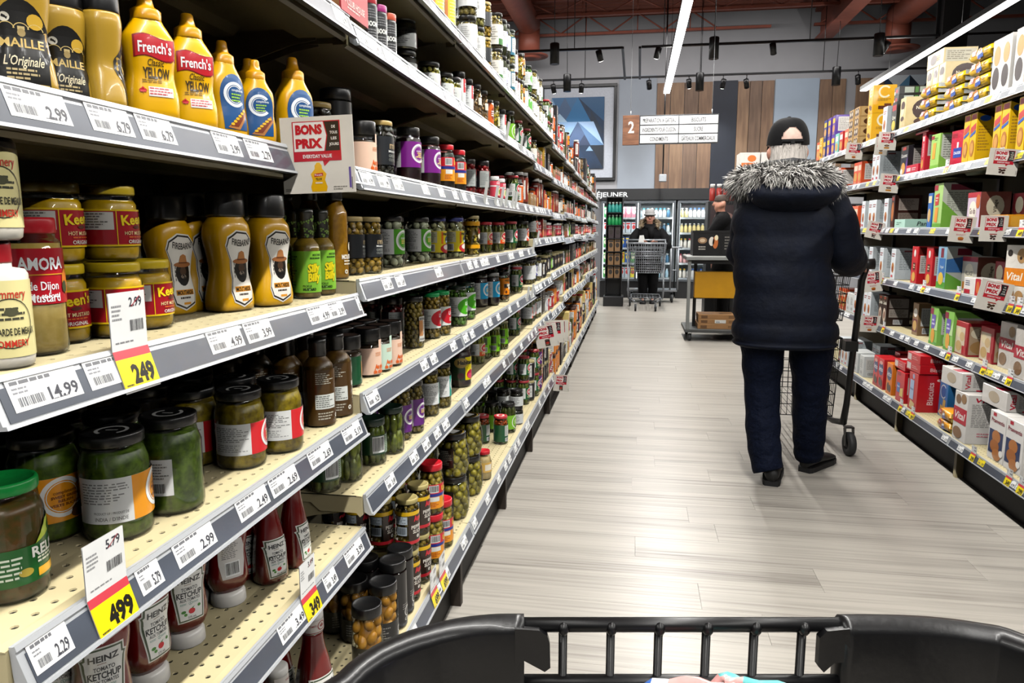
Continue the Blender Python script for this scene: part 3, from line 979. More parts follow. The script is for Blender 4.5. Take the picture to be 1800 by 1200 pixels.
def jar(key, name, desc, r, h, lid, contents, label=None, zl=(.25, .75), fill=.9, shoulder=.74, rl=.86, hl=.016, barrel=0, n=26, glass=True, lidprint=None, cat='jar'):
    parts = []
    rlid = r*rl
    zn = h-hl-.003
    zs = h*shoulder
    if barrel:
        prof = [(r*.68, 0), (r*.76, .004)]
        for i in range(9):
            t = i/8
            prof.append((r*(.74+.26*sin(pi*(.10+.78*t))**.8), .006+t*(zs-.006)))
        prof += [(r*.88, zs+.3*(zn-zs)), (rlid*.97, zn-.001), (rlid*.95, zn+.006)]
    else:
        prof = [(r*.82, 0), (r*.96, .003), (r, .010), (r, zs), (r*.98, zs+.15*(zn-zs)), (r*.9, zs+.6*(zn-zs)), (rlid*.96, zn-.001), (rlid*.95, zn+.006)]
    if glass:
        g = MB(); g.lathe(prof, GLASS, n=n); parts.append(('glass', g.mesh('glass'), None, None))
        ck, c1, c2 = contents
        if barrel or ck != 'paste':
            cm_ = fill_contents(ck, r*.94, .004, h*fill-hl*.6, c1, c2, key)
        else:
            ip = [(max(0, a*.955), b+.002) for a, b in prof]
            zf = h*fill-hl
            ip = [p for p in ip if p[1] < zf]
            ip.append((ip[-1][0] if zf < zs else rlid*.92, zf)); ip.append((0, zf))
            cm_ = MB(); cm_.lathe(ip, PASTE('p'+c1+c2, c1, c2, 110, .2), n=n)
        parts.append(('contents', cm_.mesh('contents'), 'stuff' if ck != 'paste' else None, None))
    else:
        b = MB(); b.lathe(prof, PLASTIC, contents[1], n=n); parts.append(('body', b.mesh('body'), None, None))
    lc = lid
    L = MB()
    L.lathe([(rlid*.97, h-hl), (rlid, h-hl+.0015), (rlid, h-.003), (rlid*.97, h-.0005), (rlid*.90, h), (rlid*.86, h-.0012), (0, h-.0012)], LIDM, lc, n=n+6, rib=.006)
    if lidprint:
        P = Print(); lidprint(P, rlid); P.onto(L, lambda x, z, e: (x, z, h-.001+e), LIDM)
    parts.append(('lid', L.mesh('lid'), None, None))
    if label:
        z0, z1 = h*zl[0], h*zl[1]
        P = Print(); label(P, r, z0, z1)
        m = MB(); rr = lambda z: r+.0004
        if barrel:
            def rr(z):
                for a, b in zip(prof, prof[1:]):
                    if a[1] <= z <= b[1]: return a[0]+(b[0]-a[0])*(z-a[1])/max(1e-9, b[1]-a[1])+.0006
                return r
        P.onto(m, cylmap(rr), GLOSS, dx=r*.22)
        parts.append(('label', m.mesh('label'), None, None))
    reg(key, name, desc, cat, parts, r, r, h)

def Lbase(P, r, z0, z1, c, a0=-2.6, a1=1.3): P.rect(a0*r, z0, a1*r, z1, c, 0)
def panel(P, r, z0, z1, c='#e9e9e6', a0=-2.3, a1=-.75, bars=False):
    h = z1-z0
    P.rect(a0*r, z0+.04*h, a1*r, z1-.04*h, c, 1)
    w = (a1-a0)*r
    P.lines(a0*r+.06*w, z0+.42*h, a1*r-.06*w, z1-.10*h, 8, '#8a8a88', 2)
    if bars: P.bars(a0*r+.12*w, z0+.06*h, a0*r+.60*w, z0+.38*h)
    else: P.lines(a0*r+.06*w, z0+.10*h, a1*r-.06*w, z0+.36*h, 4, '#a5a5a3', 2)
def Lring(col, txt='compliments', ring='#f4f3ef', food=None, pan='#e9e9e6', cx=.32, tc='#fff', a0=-2.4, a1=1.35, split=-.75, words=None, right=0, foot=None):
    def f(P, r, z0, z1):
        h = z1-z0; zc = (z0+z1)/2+.05*h
        Lbase(P, r, z0, z1, pan, a0, a1)
        panel(P, r, z0, z1, pan, a0+.1, split)
        P.rect(split*r, z0, a1*r, z1, col, 1)
        R0 = min(h*.45, r*.72)
        P.ring(cx*r, zc, R0*.80, R0, 35, 335, ring, 2, 22)
        P.ring(cx*r, zc, R0*.71, R0*.75, 0, 360, ring, 2, 22)
        P.text(txt, cx*r+.12*R0, zc+.25*R0, .17*R0, tc, 3, w=R0*1.1)
        if words:
            for i, wd in enumerate(words): P.text(wd, cx*r+.1*R0, zc+(.02-.20*i)*R0, .13*R0, '#ffe27a' if tc == '#fff' else tc, 3, w=.115*R0*len(wd), bold=.04)
        else: P.lines(cx*r-.35*R0, zc-.35*R0, cx*r+.7*R0, zc+.12*R0, 3, '#ffe27a' if tc == '#fff' else tc, 3, .55)
        if right: P.rect(a1*r, z0+.06*h, (a1+right)*r, z1-.06*h, pan, 0); P.lines((a1+.08)*r, z0+.45*h, (a1+right-.1)*r, z1-.14*h, 6, '#8a8a88', 2); P.bars((a1+.1)*r, z0+.1*h, (a1+right*.7)*r, z0+.38*h)
        if foot:
            P.rect(a0*r, z0, split*r, z0+.36*h, pan, 3)
            for i, wd in enumerate(foot): P.text(wd, (split-.62)*r, z0+(.24-.13*i)*h, (.055, .085)[i]*h, '#4a4a48', 4, w=(.95, .9)[i]*r, bold=.0)
        if food:
            P.ell((cx+.55)*r, z0+.18*h, .34*r, .16*h, food, 3); P.ell((cx+.4)*r, z0+.13*h, .22*r, .1*h, '#5a3a22', 4)
    return f
def Lbadge(bg, badge, word, pan='#dcdcd8', low=None, wc='#ffffff', bars=True, top=None, cx=.35):
    def f(P, r, z0, z1):
        h = z1-z0
        Lbase(P, r, z0, z1, bg, -2.4, 1.45)
        panel(P, r, z0+.02*h, z1, pan, -1.75, -.62, bars)
        if top: P.rect(-2.4*r, z1-.14*h, 1.45*r, z1, top, 1)
        if low: P.rect(-.6*r, z0, 1.45*r, z0+.33*h, low, 1)
        P.ell(cx*r, z0+.62*h, .78*r, .34*h, '#f6efe6', 2); P.ell(cx*r, z0+.62*h, .70*r, .30*h, badge, 3)
        P.text(word, cx*r, z0+.63*h, .20*h, wc, 4, w=1.05*r, bold=.02, shear=.15)
        P.lines(-.3*r, z0+.12*h, 1.0*r, z0+.3*h, 2, '#f2e6b0', 4, .5)
    return f
def lidC(P, rl): P.ring(0, 0, rl*.42, rl*.54, -140, 150, '#9a9a98', 1, 16); P.rect(-rl*.04, -rl*.2, rl*.04, rl*.2, '#9a9a98', 1)
def lidcheck(P, rl):
    P.ell(0, 0, rl*.84, rl*.84, '#b9232c', 1, 20); P.ell(0, 0, rl*.6, rl*.6, '#e9e3da', 2, 18); P.ell(0, 0, rl*.5, rl*.3, '#c32732', 3, 16)

# ---- mustard shelf
def flag(P, cx, cz, w, h, c1, c2):
    n = 8
    for k, (cc, g) in enumerate(((c2, 1.1), (c1, 1.0))):
        for i in range(n):
            a, b = -w/2+w*i/n, -w/2+w*(i+1)/n
            wa, wb = .12*h*sin(2*pi*i/n), .12*h*sin(2*pi*(i+1)/n)
            P.poly([(cx+a*g, cz-h/2*g+wa), (cx+b*g, cz-h/2*g+wb), (cx+b*g, cz+h/2*g+wb), (cx+a*g, cz+h/2*g+wa)], cc, 1+k)
def leaf(P, cx, cz, s, c, l=3):
    pts = [(0, -1), (.1, -.35), (.75, -.5), (.6, -.2), (1, .15), (.7, .3), (.6, .6), (.3, .35), (.35, .8), (.18, .75), (0, 1.1)]
    P.poly([(cx+x*s, cz+y*s) for x, y in pts]+[(cx-x*s, cz+y*s) for x, y in pts[::-1]], c, l)
def nozzle(z, r, col, m):
    m.lathe([(r, z), (r*1.03, z+.002), (r*1.03, z+.012), (r*.97, z+.013), (r*.74, z+.0155), (r*.60, z+.017), (r*.50, z+.024), (r*.46, z+.030), (r*.36, z+.032), (0, z+.032)], PLASTIC, col, n=22, rib=.004)
    return m
def squeeze(key, name, desc, secs, col, capf, prints, n=28, m=None, mm=None, flat=True):
    S = smooth_keys(secs)
    b = MB(); bottle_mesh(b, S, mm or PLASTIC, col, n)
    parts = [('body', b.mesh('body'), None, None)]
    c = MB(); capf(c); parts.append(('cap', c.mesh('cap'), None, None))
    P = Print(); prints(P)
    if P.f:
        l = MB(); P.onto(l, flatmap(S), GLOSS, dx=max(s[1] for s in S)*.2, dz=.006); parts.append(('label', l.mesh('label'), None, None))
    reg(key, name, desc, 'bottle', parts, max(s[1] for s in S), max(s[2] for s in S), S[-1][0]+.03)

def pr_french(P):
    P.ell(.004, .078, .0, .0, '#e8ad00', 0)
    flag(P, .004, .083, .042, .023, '#c8202c', '#8e1520')
    P.text("French's", .004, .083, .0125, '#fff', 4, w=.036, bold=.02)
    P.text('Classic', .004, .066, .008, '#3a2a10', 3, w=.018, shear=.3)
    P.text('YELLOW', .004, .054, .012, '#3a2a10', 3, w=.029, bold=.035)
    P.lines(-.012, .042, .020, .0465, 2, '#7a5a10', 3)
    leaf(P, -.012, .033, .0045, '#d02030'); P.rect(-.006, .027, .021, .038, '#f5e9e4', 2); P.lines(-.005, .028, .020, .0375, 3, '#d05058', 3)
squeeze('french', 'mustard_bottle', 'bright yellow squeeze mustard bottle with red flag', [(0, .026, .019, 2.6), (.004, .0295, .0225, 2.8), (.03, .030, .023, 2.7), (.052, .0265, .020, 2.5), (.075, .0285, .021, 2.5), (.095, .029, .021, 2.4), (.108, .022, .018, 2.2), (.116, .0175, .0155, 2), (.1165, .017, .015, 2)],
        '#f2b600', lambda c: nozzle(.115, .0165, '#d99a06', c), pr_french)
def pr_cmus(P):
    P.ell(.002, .058, .0205, .027, '#1c4f86', 1, 26); P.poly([(-.016, .012), (.021, .012), (.0225, .058), (-.0185, .058)], '#1c4f86', 1)
    P.ring(.002, .058, .0125, .0165, 40, 320, '#e9edf0', 2, 20); P.ring(.002, .058, .0105, .0115, 40, 320, '#e9edf0', 2, 18)
    P.text('compliments', .006, .064, .0035, '#e8f0f4', 3, w=.019); P.lines(-.004, .048, .015, .060, 3, '#9fd04a', 3, .5)
    P.poly([(-.012, .014), (.006, .012), (.021, .034), (.018, .043)], '#b3763f', 3); P.poly([(-.008, .016), (.004, .016), (.019, .036), (.015, .041)], '#7a3418', 4)
    for i in range(6): P.ell(-.005+.004*i, .019+.0038*i, .003, .0018, '#e8b722', 5, 8)
squeeze('cmus', 'mustard_bottle', 'yellow squeeze mustard bottle with blue hotdog label', [(0, .024, .018, 2.6), (.004, .027, .021, 2.7), (.025, .028, .021, 2.6), (.045, .0255, .020, 2.4), (.065, .0265, .020, 2.3), (.08, .025, .019, 2.2), (.093, .018, .016, 2), (.1, .015, .0145, 2)],
        '#e0a606', lambda c: nozzle(.097, .0145, '#d3920a', c), pr_cmus)
def pr_maille(P):
    P.ell(0, .046, .0245, .041, '#12110f', 1, 30); P.rect(-.0215, .004, .0215, .046, '#12110f', 1)
    P.poly([(-.020, .006), (.020, .006), (.020, .0075), (-.020, .0075)], '#c9a95c', 2)
    for k in (-1, 0, 1): P.ring(k*.012, .058, .0062, .0070, 10, 170, '#d9bd78', 2, 10)
    P.ell(-.013, .069, .0045, .0045, '#d8d2c2', 2, 14); P.ell(.012, .067, .007, .0075, '#d2a838', 2, 14)
    P.ell(0, .0555, .0035, .004, '#a8905c', 3, 10); P.rect(-.003, .058, .003, .0615, '#c9b37a', 3)
    P.text('MAILLE', 0, .046, .0085, '#d7b76a', 3, w=.036, bold=.02)
    P.text("L'Originale", 0, .029, .0095, '#ecdfbd', 3, w=.034, shear=.35)
    P.lines(-.015, .010, .016, .022, 3, '#c9b586', 3, .5)
def cap_black(z, r, h, ry=None, col='#0c0c0d'):
    def f(c): bottle_mesh(c, [(z, r, ry or r, 2.3), (z+.003, r*1.02, (ry or r)*1.02, 2.3), (z+h-.003, r*1.0, (ry or r), 2.3), (z+h, r*.94, (ry or r)*.94, 2.3)], LIDM, col, 26)
    return f
squeeze('maille', 'mustard_bottle', 'gold mustard bottle with black oval label', [(0, .024, .016, 2.5), (.003, .030, .021, 2.7), (.03, .0275, .021, 2.5), (.05, .0235, .0195, 2.4), (.075, .0265, .020, 2.4), (.098, .029, .022, 2.4), (.108, .0275, .0215, 2.3)],
        '#b8922e', cap_black(.108, .0265, .033, .021), pr_maille)
# ---- mustard jar shelf
def pr_pom(P, r, z0, z1):
    Lbase(P, r, z0, z1, '#efe3a2', -2.6, 2.4)
    P.text('Pommery', .1*r, z1-.012, .0085, '#cf3a2a', 2, w=.032, shear=.1)
    P.ring(.1*r, (z0+z1)/2-.004, .0195, .0203, 0, 360, '#3a3a30', 2, 24, 1.15)
    P.lines(-.012, z0+.033, .016, z0+.047, 3, '#4a4a3c', 2); P.ell(.15*r, z0+.042, .006, .004, '#55553f', 2, 10)
    P.text('MOUTARDE DE MEAUX', .1*r, z0+.024, .0065, '#34342a', 3, w=.045, bold=.02)
    P.text('POMMERY', .1*r, z0+.013, .0065, '#cf3a2a', 3, w=.03, bold=.02)
jar('pommery', 'mustard_crock', 'cream stoneware mustard crock with red wax top', .0265, .118, '#c0202c', ('paste', '#e9e2d4', '#cfc6b2'), pr_pom, (.10, .70), shoulder=.74, rl=.56, hl=.02, glass=False, cat='crock')
def pr_amora(P, r, z0, z1):
    Lbase(P, r, z0, z1, '#b81425', -2.4, 1.5)
    P.text('AMORA', .1*r, z1-.014, .011, '#fff', 2, w=.04, bold=.03, arc=-3)
    P.rect(-.9*r, z1-.0245, 1.2*r, z1-.0235, '#e0a030', 2)
    P.text('de Dijon', .1*r, z1-.034, .008, '#fff', 2, w=.026); P.text('Mustard', .1*r, z1-.045, .008, '#fff', 2, w=.028)
    P.text('Fine et Forte', .1*r, z0+.008, .005, '#fff', 2, w=.028, shear=.2)
    P.ell(1.0*r, z0+.02, .006, .012, '#e07a20', 2, 10); P.ell(.9*r, z0+.015, .004, .006, '#2a3a18', 3, 8)
jar('amora', 'mustard_jar', 'pale dijon mustard glass with red lid', .027, .128, '#c41626', ('paste', '#d6b768', '#c9a755'), pr_amora, (.38, .78), fill=.93, shoulder=.82, rl=.88, hl=.015)
def pr_keen(P, r, z0, z1):
    h = z1-z0
    Lbase(P, r, z0, z1, '#a5101f', -2.7, 1.7)
    P.rect(-2.7*r, z0, 1.7*r, z0+.05*h, '#f0c818', 1); P.rect(-2.7*r, z1-.05*h, 1.7*r, z1, '#f0c818', 1)
    P.rect(-.42*r, z0, -.39*r, z1, '#f0c818', 2)
    P.rect(-1.65*r, z0+.45*h, -.5*r, z1-.08*h, '#d9d4cd', 2); P.lines(-1.6*r, z0+.48*h, -.55*r, z1-.1*h, 6, '#6a6560', 3)
    P.bars(-2.5*r, z0+.1*h, -1.75*r, z1-.1*h)
    P.text("Keen's", .42*r, z1-.26*h, .27*h, '#f6d51e', 3, w=1.35*r, bold=.03, rot=4)
    P.ell(.42*r, z0+.52*h, .2*r, .05*h, '#5a2a18', 3, 10)
    P.text('HOT MUSTARD', .42*r, z0+.36*h, .10*h, '#f2dca0', 3, w=1.15*r)
    P.lines(.0, z0+.22*h, .9*r, z0+.28*h, 1, '#e06a30', 3, .6)
    P.text('ORIGINAL', .42*r, z0+.13*h, .10*h, '#f5efe4', 3, w=.9*r)
jar('keen', 'mustard_jar', 'yellow mustard jar with dark red label', .0325, .09, '#e0c020', ('paste', '#deb00a', '#cda006'), pr_keen, (.2, .68), fill=.93, shoulder=.72, rl=.94, hl=.012)
def pr_fire(P):
    out = [(-.017, .018), (0, .010), (.018, .018), (.021, .034), (.018, .062), (.023, .088), (.024, .104), (.012, .117), (-.008, .119), (-.022, .110), (-.024, .098), (-.017, .078), (-.016, .05), (-.020, .032)]
    P.poly([(x*1.08, (z-.065)*1.06+.065) for x, z in out], '#efe9df', 1); P.poly([(x*1.02, (z-.065)*1.02+.065) for x, z in out], '#1c1714', 2); P.poly([(x*.97, (z-.065)*.97+.065) for x, z in out], '#efe9dd', 3)
    P.text('FIREBARNS', .001, .103, .0095, '#1a1512', 4, w=.036, bold=.02, arc=-9)
    P.ell(.001, .064, .0125, .020, '#16120f', 4, 18)
    P.ell(.001, .076, .0155, .0042, '#a5683a', 5, 16); P.poly([(-.007, .077), (.009, .077), (.006, .089), (.001, .0915), (-.004, .089)], '#b87a46', 6); P.rect(-.007, .0775, .009, .0795, '#6a3a1e', 7)
    P.ell(.001, .066, .006, .0065, '#4a3526', 5, 12); P.ell(.001, .058, .005, .003, '#8a7a68', 6, 10); P.poly([(-.006, .052), (.008, .052), (.001, .062)], '#0c0a08', 6)
    for k in range(4): P.rect(-.0125, .052+.006*k, -.0115, .056+.006*k, '#3a3028', 4)
    P.rect(-.015, .0305, .017, .0385, '#e59a2a', 4); P.text('MOUTARDE', .001, .0345, .0062, '#1a1512', 5, w=.029, bold=.03)
    P.lines(-.009, .024, .012, .0285, 1, '#3a3028', 4, .6); P.rect(-.004, .016, .009, .0195, '#e59a2a', 4)
squeeze('fire', 'mustard_bottle', 'amber mustard squeeze bottle with hat label', [(0, .029, .022, 2.8), (.004, .0345, .027, 3), (.025, .035, .027, 3), (.06, .0285, .0235, 2.6), (.085, .031, .0245, 2.6), (.11, .036, .027, 2.8), (.13, .034, .026, 2.6), (.14, .028, .022, 2.3), (.143, .027, .022, 2.2)],
        '#e0a80a', cap_black(.142, .0285, .036, .024), pr_fire)
def pr_silly(P, r, z0, z1):
    h = z1-z0
    Lbase(P, r, z0, z1, '#86c43a', -2.5, 1.5)
    P.text('MOUTARDE', .5*r, z1-.09*h, .05*h, '#1a3a10', 2, w=.8*r, bold=.03); P.lines(-.1*r, z1-.2*h, .9*r, z1-.14*h, 1, '#2a4a18', 2, .6)
    for w, z in (('Silly', .60), ('Billy', .38)):
        P.text(w, .22*r, z0+z*h, .19*h, '#4a5a10', 3, w=1.05*r, bold=.09, shear=.2, rot=5); P.text(w, .2*r, z0+z*h, .19*h, '#f2dc1e', 4, w=1.02*r, bold=.05, shear=.2, rot=5)
    P.text('PICKLE', -.35*r, z0+.16*h, .05*h, '#1a3a10', 3, w=.6*r, bold=.02); P.text('MUSTARD', -.18*r, z0+.08*h, .06*h, '#1a3a10', 3, w=.95*r, bold=.05)
    P.lines(-2.2*r, z0+.08*h, -1.0*r, z1-.1*h, 12, '#2f5a18', 2)
def roundbottle(key, name, desc, r, zb, h, rn, glassc, content, capc, capz, label, zl, capm=None, capprint=None, lname='label'):
    prof = [(r*.85, 0), (r*.97, .003), (r, .01), (r, zb), (r*.96, zb+.25*(capz-zb)), (r*.75, zb+.6*(capz-zb)), (rn*1.05, zb+.92*(capz-zb)), (rn, capz), (rn, h-.004)]
    parts = []
    g = MB(); g.lathe(prof, GLASS, n=26); parts.append(('glass', g.mesh('glass'), None, None))
    c = MB(); c.lathe([(a*.95, b+.002) for a, b in prof[:-1]]+[(0, capz)], PASTE('p'+content[0]+content[1], content[0], content[1], 120, .2), n=26)
    parts.append(('contents', c.mesh('contents'), None, None))
    k = MB(); k.lathe([(rn*1.12, capz), (rn*1.15, capz+.003), (rn*1.12, h-.01), (rn*1.18, h-.009), (rn*1.16, h-.001), (rn*1.0, h), (0, h)], LIDM, capc, n=24)
    if capprint: P = Print(); capprint(P, rn*1.15, capz, h-.01); P.onto(k, cylmap(rn*1.15+.0003), LIDM, dx=rn*.3)
    parts.append(('cap', k.mesh('cap'), None, None))
    P = Print(); label(P, r, zl[0], zl[1]); m = MB(); P.onto(m, cylmap(r+.0004), GLOSS, dx=r*.22); parts.append((lname, m.mesh(lname), None, None))
    reg(key, name, desc, 'bottle', parts, r, r, h)
def cap_leaves(P, r, z0, z1):
    rr = random.Random(5)
    for i in range(26):
        x, z = rr.uniform(-2.6, 1.6)*r, rr.uniform(z0+.004, z1-.004)
        for k in range(3):
            a = k*2.1+rr.random(); P.ell(x+.0024*cos(a), z+.0024*sin(a), .0019, .0019, '#7d9a4a', 1, 7)
roundbottle('silly', 'mustard_bottle', 'green label pickle mustard bottle', .0255, .092, .165, .0135, None, ('#8f7420', '#7a611a'), '#12140e', .112, pr_silly, (.012, .088), capprint=cap_leaves)
def pr_mou(P, r, z0, z1):
    P.text('MOUTARDE', .35*r, z0+.036, .009, '#f6efe0', 2, w=1.7*r, bold=.04)
    P.ell(.5*r, z0+.056, .007, .009, '#f3ead2', 2, 12); P.lines(-.3*r, z0+.018, 1.1*r, z0+.03, 2, '#f3ead2', 2); P.ring(-.1*r, z0+.006, .002, .0045, 0, 360, '#e9e2d0', 2, 12)
    P.rect(-1.9*r, z0+.03, -1.2*r, z0+.055, '#eee6d6', 1); P.lines(-1.85*r, z0+.032, -1.25*r, z0+.053, 4, '#9a8a5a', 2)
roundbottle('mou', 'mustard_bottle', 'tall golden mustard bottle with white lettering', .026, .125, .195, .0145, None, ('#d2940f', '#bd820c'), '#0d0d0e', .158, pr_mou, (.01, .11), lname='lettering')
# ---- relish shelf
jar('crelO', 'relish_jar', 'dark green relish jar with orange label', .040, .132, '#0c0c0d', ('paste', '#33470a', '#58701a'), Lring('#ee9a1c', food='#3a2418', tc='#7a3a08', words=('SWEET GREEN', 'RELISH', 'VERTE SUCRÉE'), right=.75, foot=('PRODUCT OF / PRODUIT DE', "INDIA / D'INDE")), (.20, .62), fill=.94, shoulder=.70, rl=.90, hl=.015, lidprint=lidC)
jar('crelR', 'relish_jar', 'yellow green relish jar with red label', .0385, .125, '#0c0c0d', ('paste', '#9c8612', '#6a560c'), Lring('#d8242c', food='#8a7a20', tc='#fff', words=('HOT DOG', 'RELISH', 'À HOT-DOG')), (.20, .60), fill=.94, shoulder=.70, rl=.90, hl=.015, lidprint=lidC)
def pr_rel(P, r, z0, z1):
    h = z1-z0
    P.poly([(-2.2*r, z0), (1.3*r, z0), (1.3*r, z1), (.6*r, z1-.05*h), (.1*r, z0+.62*h), (-2.2*r, z0+.62*h)], '#1d5a26', 0)
    P.poly([(.1*r, z0+.62*h), (1.3*r, z1*1.0-.2*h), (1.3*r, z1), (.6*r, z1-.05*h)], '#b8cc2a', 1)
    P.ell(.95*r, z0+.80*h, .28*r, .08*h, '#1d5a26', 3); P.text('Bick', .95*r, z0+.80*h, .05*h, '#e8e020', 4, w=.3*r)
    P.text('RELISH', .62*r, z0+.50*h, .17*h, '#f4f2e8', 3, w=1.35*r, bold=.03)
    P.lines(.1*r, z0+.28*h, 1.1*r, z0+.40*h, 2, '#e9ead2', 3, .55); P.rect(.1*r, z0+.06*h, 1.25*r, z0+.20*h, '#efb21e', 2); P.lines(-1.6*r, z0+.1*h, -.2*r, z0+.5*h, 5, '#dfe6d2', 2)
    P.ell(-.25*r, z0+.2*h, .2*r, .07*h, '#b7a03a', 2)
jar('rel', 'relish_jar', 'brown relish jar with green lid and label', .034, .125, '#118a3c', ('paste', '#5a3a10', '#3c3a0c'), pr_rel, (.16, .66), fill=.92, shoulder=.72, rl=.92, hl=.013)
def pr_rb(P, r, z0, z1):
    P.rect(-2.3*r, z0-.004, 1.5*r, z0+.103, '#452d0a', 0); P.lines(-1.7*r, z0+.075, -.45*r, z0+.098, 6, '#b9b4a4', 2)
    P.rect(-1.75*r, z0+.028, -.35*r, z0+.056, '#d9dcd6', 1); P.lines(-1.7*r, z0+.03, -.42*r, z0+.054, 6, '#6d706a', 2); P.lines(-1.6*r, z0+.006, -.5*r, z0+.022, 3, '#b9b4a4', 2)
    P.ring(-.2*r, z0+.012, .002, .0045, 0, 360, '#e6e2d6', 2, 12)
    P.ell(.62*r, z0+.088, .011, .013, '#ece8dc', 1, 14); P.ring(.62*r, z0+.084, .003, .005, 0, 360, '#2a2212', 2, 10)
    P.text('RELISH', .62*r, z0+.060, .009, '#f0ece0', 2, w=1.15*r, bold=.03); P.lines(.2*r, z0+.046, 1.1*r, z0+.054, 2, '#d9d4c6', 2); leaf(P, .62*r, z0+.040, .0035, '#f0ece0', 2)
    P.text('CANADA', .55*r, z0+.030, .0045, '#ece8dc', 2, w=.9*r); P.lines(.2*r, z0+.016, 1.0*r, z0+.026, 2, '#d9d4c6', 2)
roundbottle('relb', 'relish_bottle', 'brown relish bottle with white lettering', .030, .110, .168, .0145, None, ('#4a3008', '#5e4410'), '#0b0b0c', .135, pr_rb, (.008, .108), lname='lettering')
# ---- ketchup shelf
KET = '#6d0d0c'
KM = mat('ketchup_plastic', '#6a0c0b', .22, coat=.5, noise=(14, .2))
def keystone(P, zc, w, h, up=True):
    o = [(-.36, -.5), (.36, -.5), (.47, .28), (.5, .34), (.44, .36), (.44, .5), (-.44, .5), (-.44, .36), (-.5, .34), (-.47, .28)]
    P.poly([(x*w*1.08, zc+z*h*1.05) for x, z in o], '#e9e6df', 1); P.poly([(x*w, zc+z*h) for x, z in o], '#3a4a34', 2); P.poly([(x*w*.9, zc+z*h*.94) for x, z in o], '#eeece6', 3)
    P.text('HEINZ', 0, zc+.33*h, .11*h, '#23252a', 4, w=.68*w, bold=.03, arc=-4)
    P.lines(-.15*w, zc+.22*h, .15*w, zc+.25*h, 1, '#8a6a5a', 4, .5)
    P.text('TOMATO', 0, zc+.15*h, .075*h, '#33353a', 4, w=.48*w, bold=.02); P.text('KETCHUP', 0, zc+.035*h, .11*h, '#23252a', 4, w=.74*w, bold=.03); P.text('AUX TOMATES', 0, zc-.07*h, .06*h, '#33353a', 4, w=.6*w, bold=.02)
    P.ring(0, zc-.15*h, .03*h, .036*h, 0, 360, '#2a7a6a', 4, 12); P.text('5', 0, zc-.15*h, .04*h, '#2a7a6a', 4); P.lines(-.3*w, zc-.17*h, -.06*w, zc-.13*h, 2, '#4a8a7a', 4); P.lines(.06*w, zc-.17*h, .3*w, zc-.13*h, 2, '#4a8a7a', 4)
    P.ell(.02*w, zc-.31*h, .10*w, .055*h, '#c8202a', 4, 14); P.poly([(.02*w, zc-.25*h), (.12*w, zc-.22*h), (.05*w, zc-.27*h)], '#3a7a2a', 5)
    P.ell(-.22*w, zc-.30*h, .07*w, .03*h, '#3a7a2a', 4, 10); P.ell(.25*w, zc-.24*h, .05*w, .03*h, '#3a7a2a', 4, 10); P.ell(-.17*w, zc-.36*h, .05*w, .03*h, '#4a8a34', 4, 10)
    P.text('375 mL', .02*w, zc-.43*h, .045*h, '#33353a', 4, w=.25*w)
def sq2(key, desc, secs, prints, capf, back=None):
    S = smooth_keys(secs); f = flatmap(S)
    b = MB(); bottle_mesh(b, S, KM, None, 28)
    parts = [('body', b.mesh('body'), None, None)]
    c = MB(); capf(c); parts.append(('cap', c.mesh('cap'), None, 'white cap'))
    P = Print(); prints(P); l = MB(); P.onto(l, f, GLOSS, dx=.006, dz=.007); parts.append(('label', l.mesh('label'), None, None))
    if back:
        P = Print(); back(P); l = MB(); P.onto(l, lambda x, z, e: (lambda q: (-q[0], -q[1], q[2]))(f(x, z, e)), GLOSS, dx=.006, dz=.007); parts.append(('back_label', l.mesh('back_label'), None, None))
    reg(key, 'ketchup_bottle', desc, 'bottle', parts, max(s[1] for s in S), max(s[2] for s in S), S[-1][0])
def backlab(P):
    P.poly([(-.017, .05), (.017, .05), (.021, .075), (.021, .10), (.017, .116), (-.017, .116), (-.021, .10), (-.021, .075)], '#d9d4cf', 1)
    P.lines(-.016, .083, .016, .112, 9, '#7d7a78', 2); P.bars(-.012, .054, .012, .078)
sq2('ketinv', 'upside down ketchup bottle on white cap', [(.022, .024, .019, 2.3), (.03, .029, .023, 2.5), (.045, .0335, .0265, 2.6), (.075, .0315, .025, 2.5), (.09, .0305, .0245, 2.4), (.11, .034, .0265, 2.5), (.13, .0355, .027, 2.5), (.145, .030, .024, 2.3), (.15, .022, .017, 2.1)],
    lambda P: keystone(P, .082, .049, .076), lambda c: c.lathe([(.0275, 0), (.0285, .002), (.0275, .018), (.025, .0215), (.023, .023)], PLASTIC, '#e6e2dc', n=26, rib=.006), backlab)
def capk(c):
    c.lathe([(.0155, .146), (.016, .149), (.0155, .166), (.0165, .167), (.0160, .176), (.013, .178), (0, .178)], PLASTIC, '#e9e6e1', n=24)
    P = Print(); P.rect(-.03, .150, .03, .166, '#d9d2ca', 0); P.ring(.004, .158, .0055, .0068, 0, 360, '#8c1418', 1, 16); leaf(P, .004, .158, .0038, '#8c1418', 2); P.text('TOMATO', -.009, .1595, .003, '#a03038', 1, w=.010); P.rect(-.03, .1485, .03, .1495, '#8c1418', 1)
    P.onto(c, cylmap(.0162), GLOSS, dx=.004)
sq2('ketup', 'upright tapered ketchup bottle with white cap', [(0, .024, .021, 2.4), (.004, .029, .0255, 2.6), (.03, .0295, .026, 2.6), (.07, .0265, .0235, 2.5), (.10, .0215, .020, 2.3), (.125, .0165, .016, 2), (.147, .0145, .0145, 2)],
    lambda P: keystone(P, .048, .044, .066), capk)
